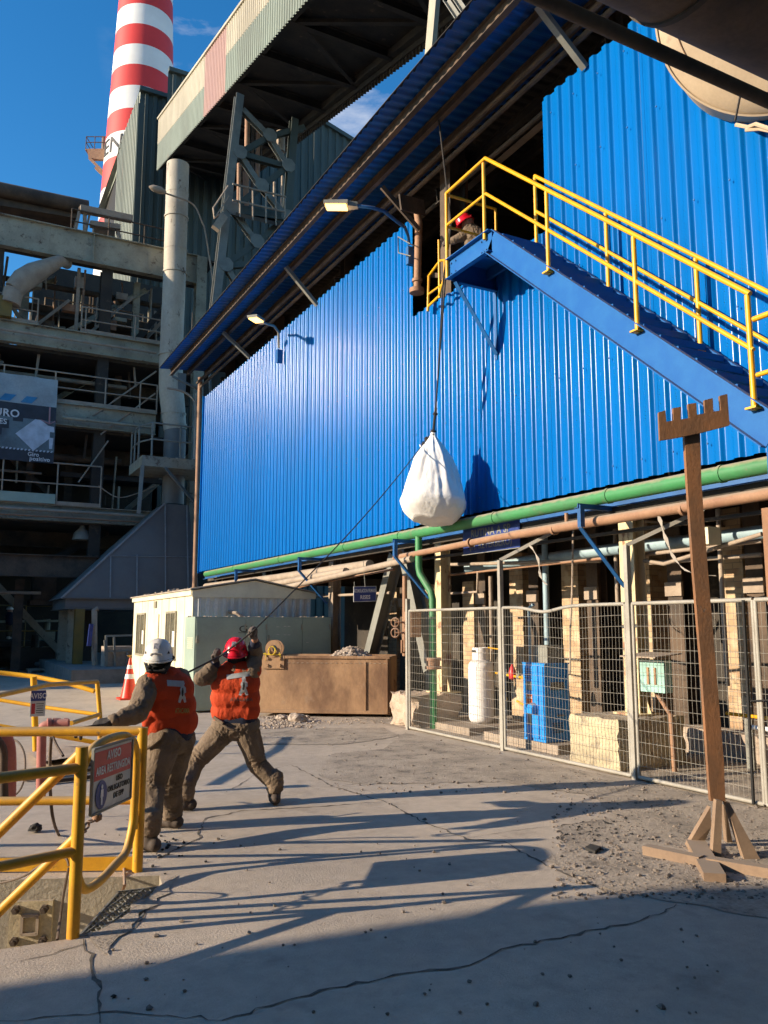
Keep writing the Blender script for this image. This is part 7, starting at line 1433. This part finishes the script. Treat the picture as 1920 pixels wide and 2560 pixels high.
# ---- worker in red helmet (back to us, wide stance)
w0 = 7.95
red = thing('person', 'worker in red helmet and orange vest, arms raised, pulling the rope in a wide stance', 'person', G(577, 2020), 'workers pulling the rope')
def jr(x, y, dw=0): return J(200 + x * .3255, 1500 + y * .3255, w0 + dw)
acx = RV
neck = jr(1195, 500, .02); chest = jr(1195, 640); mid = jr(1195, 790); hipc = jr(1205, 950)
shL = jr(1062, 560); shR = jr(1322, 520, .0); elL = jr(945, 610, .10); haL = jr(1058, 468, -.02 - .05)
elL = jr(935, 600, -.10); elR = jr(1345, 420, .12); haR = jr(1342, 290, -.1)
hL = jr(1120, 985); hR = jr(1275, 985); kL = jr(885, 1240, -.12); aL = V((2.13, 7.75, .09)); kR = jr(1360, 1260, .0); aR = V((2.92, 7.70, .09))
aL = G(462, 2026) + V((0, 0, .1)); aR = G(686, 2010) + V((0, 0, .1))
pr_r = [(neck + V((0, 0, .06)), .092, neck + V((0, 0, .11)), .09, 1, None), (neck, .075, neck + V((0, 0, .1)), .085, 1, None), (jr(1195, 545), .085, neck, .07, 0, None),
        (shL + V((0, 0, -.03)), .085, shR + V((0, 0, -.03)), .085, 0, (fh, 1)), (jr(1125, 640), .112, jr(1265, 640), .112, 0, None), (jr(1130, 760), .112, jr(1265, 760), .112, 0, None), (jr(1135, 870), .108, jr(1268, 870), .108, 0, None),
        (jr(1140, 905), .122, jr(1268, 905), .122, 4, None), (hL + ZV * .02, .135, hR + ZV * .02, .13, 0, None),
        (hL, .125, kL, .088, 0, None), (kL, .085, aL + V((0, 0, .10)), .072, 0, None), (hR, .122, kR, .085, 0, None), (kR, .085, aR + V((0, 0, .10)), .072, 0, None),
        (aL + V((0, 0, .05)), .082, aL + V((0, 0, .14)), .08, 0, None), (aR + V((0, 0, .06)), .08, aR + V((0, 0, .14)), .08, 0, None),
        (shL, .082, elL, .068, 0, None), (elL, .068, elL.lerp(haL, .62), .058, 0, None), (elL.lerp(haL, .62), .056, elL.lerp(haL, .85), .045, 4, None),
        (shR, .08, elR, .066, 0, None), (elR, .066, elR.lerp(haR, .5), .055, 0, None), (elR.lerp(haR, .5), .05, elR.lerp(haR, .75), .046, 4, None), (elR.lerp(haR, .7), .034, haR, .03, 5, None)]
pr_r += boot(aL, aL + BD) + boot(aR, aR + V((.2, .9, 0)))
rdir = (RH - kn).normalized()
pr_r += hand(haR, RH - haR + ZV * .04, -rdir, -fh - RV * .2, 2, 1) + hand(haL - RV * .02, (LH - haL).normalized() + RV * .2 + ZV * .5, rdir, fh, 2, -1)
me = blob(pr_r, .0085); finish(me, pr_r, 'body', mats, red, folds=.0095, freq=9)
vp_r = [(shL + V((0, 0, -.02)), .088, shR + V((0, 0, -.02)), .088, 0, None), (jr(1112, 640), .134, jr(1275, 640), .134, 0, None), (jr(1112, 750), .134, jr(1275, 750), .134, 0, None), (jr(1112, 850), .128, jr(1278, 845), .128, 0, None), (jr(1150, 560), .09, jr(1240, 555), .09, 0, None), (jr(1150, 520), .07, jr(1230, 520), .07, 0, None)]
me = blob(vp_r, .01); vest = finish(me, vp_r, 'vest', [M['vest']], red, folds=.0075, freq=7, seed=4, axis=V((.1, 0, 1)))
bv = bvh_of(vest); dF = (jr(1200, 700) - CAM).normalized()
decal_quad([jr(1128, 612), jr(1338, 580), jr(1334, 545), jr(1126, 575)], bv, dF, M['reflect'], 'reflective_band', red)
decal_poly(jr(1255, 700), RV, ZV, FIG, .072, bv, dF, M['logo'], 'emblem', red); decal_poly(jr(1255, 695), RV, ZV, FIG2, .058, bv, dF, M['textdark'], 'emblem_figure', red, .013); decal_text('ATACAMA', jr(1240, 765), RV, ZV, .032, bv, dF, M['ltext2'], red, sx=.95)
hc = jr(1195, 385, .0); helmet(hc + V((0, 0, -.015)), ZV + RV * .03 - fh * .05, -fh, M['helr'], red, .118)
# face side and cloth tail of the neck guard
b = MB(); b.tube([jr(1080, 930, -.12), jr(1100, 960, -.15), jr(1150, 990, -.15), jr(1205, 1005, -.14)], .012, 6); b.tube([jr(1030, 900, -.1), jr(1060, 925, -.13), jr(1100, 950, -.15)], .018, 6); b.build('tied_sleeve', M['cloth'], red, smooth=True)

# ---- worker in white helmet
w1 = 6.8
wht = thing('person', 'worker in white helmet and orange vest standing behind the gate, holding the rope low', 'person', G(395, 2110), 'workers pulling the rope')
def jw(x, y, dw=0): return J(200 + x * .3255, 1500 + y * .3255, w1 + dw)
neck = jw(612, 530, -.02)
shL = jw(525, 655, -.12); shR = jw(765, 610, .12); elL = jw(440, 870, -.36); haL = J(277, 1806, 6.27)
hL = jw(650, 1070, -.08); hR = jw(760, 1070, .08); aL = G(372, 2128) + V((0, 0, .1)); aR = G(428, 2070) + V((0, 0, .1)); kL = jw(560, 1430, -.22); kR = jw(690, 1430, .12)
pr_w = [(neck + V((0, 0, .06)), .095, neck + V((0, 0, .11)), .09, 1, None), (neck, .08, neck + V((0, 0, .1)), .09, 1, None), (jw(620, 575), .09, neck, .075, 0, None),
        (shL, .085, shR, .085, 0, None), (jw(612, 700, -.04), .125, jw(725, 690, .04), .125, 0, None), (jw(622, 820, -.04), .125, jw(735, 820, .04), .125, 0, None), (jw(645, 940, -.03), .12, jw(748, 940, .04), .118, 0, None),
        (jw(670, 1005, -.03), .13, jw(750, 1005, .03), .125, 4, None), (hL, .13, hR, .128, 0, None),
        (hL, .13, kL, .09, 0, None), (kL, .09, aL + V((0, 0, .08)), .078, 0, None), (hR, .125, kR, .092, 0, None), (kR, .092, aR + V((0, 0, .08)), .085, 0, None),
        (aL + V((0, 0, .07)), .078, aL + V((0, 0, .14)), .078, 0, None), (aR + V((0, 0, .03)), .085, aR + V((0, 0, .12)), .085, 0, None),
        (shL, .088, elL, .075, 0, None), (elL, .075, elL.lerp(haL, .55), .062, 0, None), (elL.lerp(haL, .5), .06, elL.lerp(haL, .88), .047, 0, None), (elL.lerp(haL, .88), .036, haL, .032, 6, None),
        (shR, .085, jw(790, 820, .30), .07, 0, None), (jw(790, 820, .30), .068, jw(700, 800, .42), .052, 0, None)]
pr_w += boot(aL, aL + V((-.3, .5, 0))) + boot(aR, aR + V((-.5, .5, 0))) + hand(haL, RV * -.8 + ZV * -.05 - fh * .1, fh * .6 + ZV * .5, -ZV + fh * .3, 6, -1, .95) + hand(jw(700, 800, .42), -RV, ZV, fh, 6, 1)
me = blob(pr_w, .0085); finish(me, pr_w, 'body', mats, wht, folds=.010, freq=8.5, seed=9)
vp_w = [(jw(560, 640, -.1), .092, shR - RV * .02, .09, 0, None), (jw(605, 690, -.04), .148, jw(735, 690, .04), .147, 0, None), (jw(615, 810, -.04), .149, jw(750, 810, .04), .146, 0, None), (jw(622, 930, -.03), .146, jw(768, 930, .04), .142, 0, None), (jw(575, 600, -.02), .085, jw(680, 590, .02), .088, 0, None), (jw(535, 900, -.14), .045, jw(520, 960, -.12), .04, 0, None)]
me = blob(vp_w, .01); vest = finish(me, vp_w, 'vest', [M['vest']], wht, folds=.0075, freq=6.5, seed=14, axis=V((.1, 0, 1)))
bv = bvh_of(vest); dF = (jw(700, 700) - CAM).normalized()
decal_quad([jw(672, 662), jw(802, 668), jw(790, 622), jw(668, 615)], bv, dF, M['reflect'], 'reflective_band', wht)
decal_poly(jw(785, 750), RV * .75, ZV, FIG, .072, bv, dF, M['logo'], 'emblem', wht); decal_poly(jw(785, 745), RV * .75, ZV, FIG2, .058, bv, dF, M['textdark'], 'emblem_figure', wht, .013); decal_text('ATACAMA', jw(785, 850), RV, ZV, .040, bv, dF, M['ltext'], wht, sx=.42)
hc = jw(602, 425, 0); helmet(hc + V((0, 0, -.01)), ZV + fh * .03, -fh + RV * .12, M['helw'], wht, .124)
b = MB(); 
for k in range(5): b.lathe([(.005, -.02), (.03, 0), (.005, .02)], neck + V((-.09 + .01 * k, -.05, .02 - .03 * k)) - fh * .02, n=8)
b.tube([neck + RV * -.115 + ZV * .14 - fh * .02, neck + RV * -.12 + ZV * .06, neck + RV * -.07 - fh * .1 + ZV * -.01, neck + RV * .06 - fh * .1 - ZV * .01, neck + RV * .11 + ZV * .1], .016, 6); b.build('hood_cloth', M['balac'], wht, smooth=True)
b = MB(); b.tube([jw(640, 1010, -.2), jw(620, 1060, -.22), jw(560, 1110, -.24), jw(510, 1140, -.22)], .016, 6); b.build('tied_sleeve', M['cloth'], wht, smooth=True)

# ---- third worker crouching on the landing
cr_ = thing('person', 'crouching worker in red helmet half hidden on the landing beside the hoist rope', 'person', (7.3, 10.5, 7.42))
def jc(x, y, dw=0): return J(1100 + x * .0965, 500 + y * .0965, 13.0 + dw)
dc = (at(1150, 560, X=7.35) - CAM).dot(FV)
def jc(x, y, dw=0): return J(1100 + x * .0965, 500 + y * .0965, dc + dw)
pc_ = [(jc(700, 640), .09, jc(730, 560), .10, 5, None), (jc(740, 760), .11, jc(860, 900), .14, 0, None), (jc(760, 700), .06, jc(720, 650), .06, 1, None), (jc(720, 820), .08, jc(560, 960), .075, 0, None), (jc(560, 960), .075, jc(330, 1060), .055, 0, None), (jc(330, 1060), .035, jc(260, 1075), .035, 2, None), (jc(900, 900), .14, jc(1000, 1000), .15, 0, None), (jc(960, 1050), .10, jc(760, 1150), .09, 0, None), (jc(760, 1150, .2), .08, jc(860, 1350, .3), .07, 0, None), (jc(850, 760, .2), .09, jc(980, 860, .3), .08, 0, None)]
pc_ += hand(jc(260, 1075), -RV - ZV * .3, ZV, fh, 2, 1)
me = blob(pc_, .012); finish(me, pc_, 'body', mats, cr_, folds=.012, freq=9)
helmet(jc(640, 560), ZV * .75 - RV * .5, RV + ZV * .4, M['helr'], cr_, .13, False)
# ---- distant worker in the dark interior
fw = thing('person', 'distant worker with pale boots standing in the dark interior at far left', 'person', G(24, 1640))
yy_ = 37.5
def jf(x, y): return at(x, y, Y=yy_)
pf_ = [(jf(25, 1530), .1, jf(25, 1526), .11, 5, None), (jf(25, 1540), .18, jf(25, 1556), .17, 4, None), (jf(23, 1560), .12, jf(22, 1590), .09, 0, None), (jf(27, 1560), .12, jf(30, 1590), .09, 0, None), (jf(20, 1540), .07, jf(13, 1545), .05, 0, None), (jf(30, 1540), .07, jf(32, 1552), .05, 0, None)]
me = blob(pf_, .03); finish(me, pf_, 'body', mats, fw, folds=0)
b = MB()
for x in (22, 31): p = jf(x, 1592); b.lathe([(.02, -.1), (.09, -.08), (.08, .12), (.02, .14)], p, n=10)
b.build('boots', M['white'], fw, smooth=True)
b = MB(); b.lathe([(.15, 0), (.13, .1), (.02, .15)], jf(25, 1524), n=14); b.build('helmet', M['helw'], fw, smooth=True)
pf = MB(); q = jf(24, 1597); pf.box((q.x - 3, 36.8, q.z - .3), (q.x + 3.2, 39, q.z - .08)); tag(pf.build('interior_platform', M['dark'], loc=(0, 37, 0)), 'dark raised floor inside the plant behind the dim railing', 'platform')
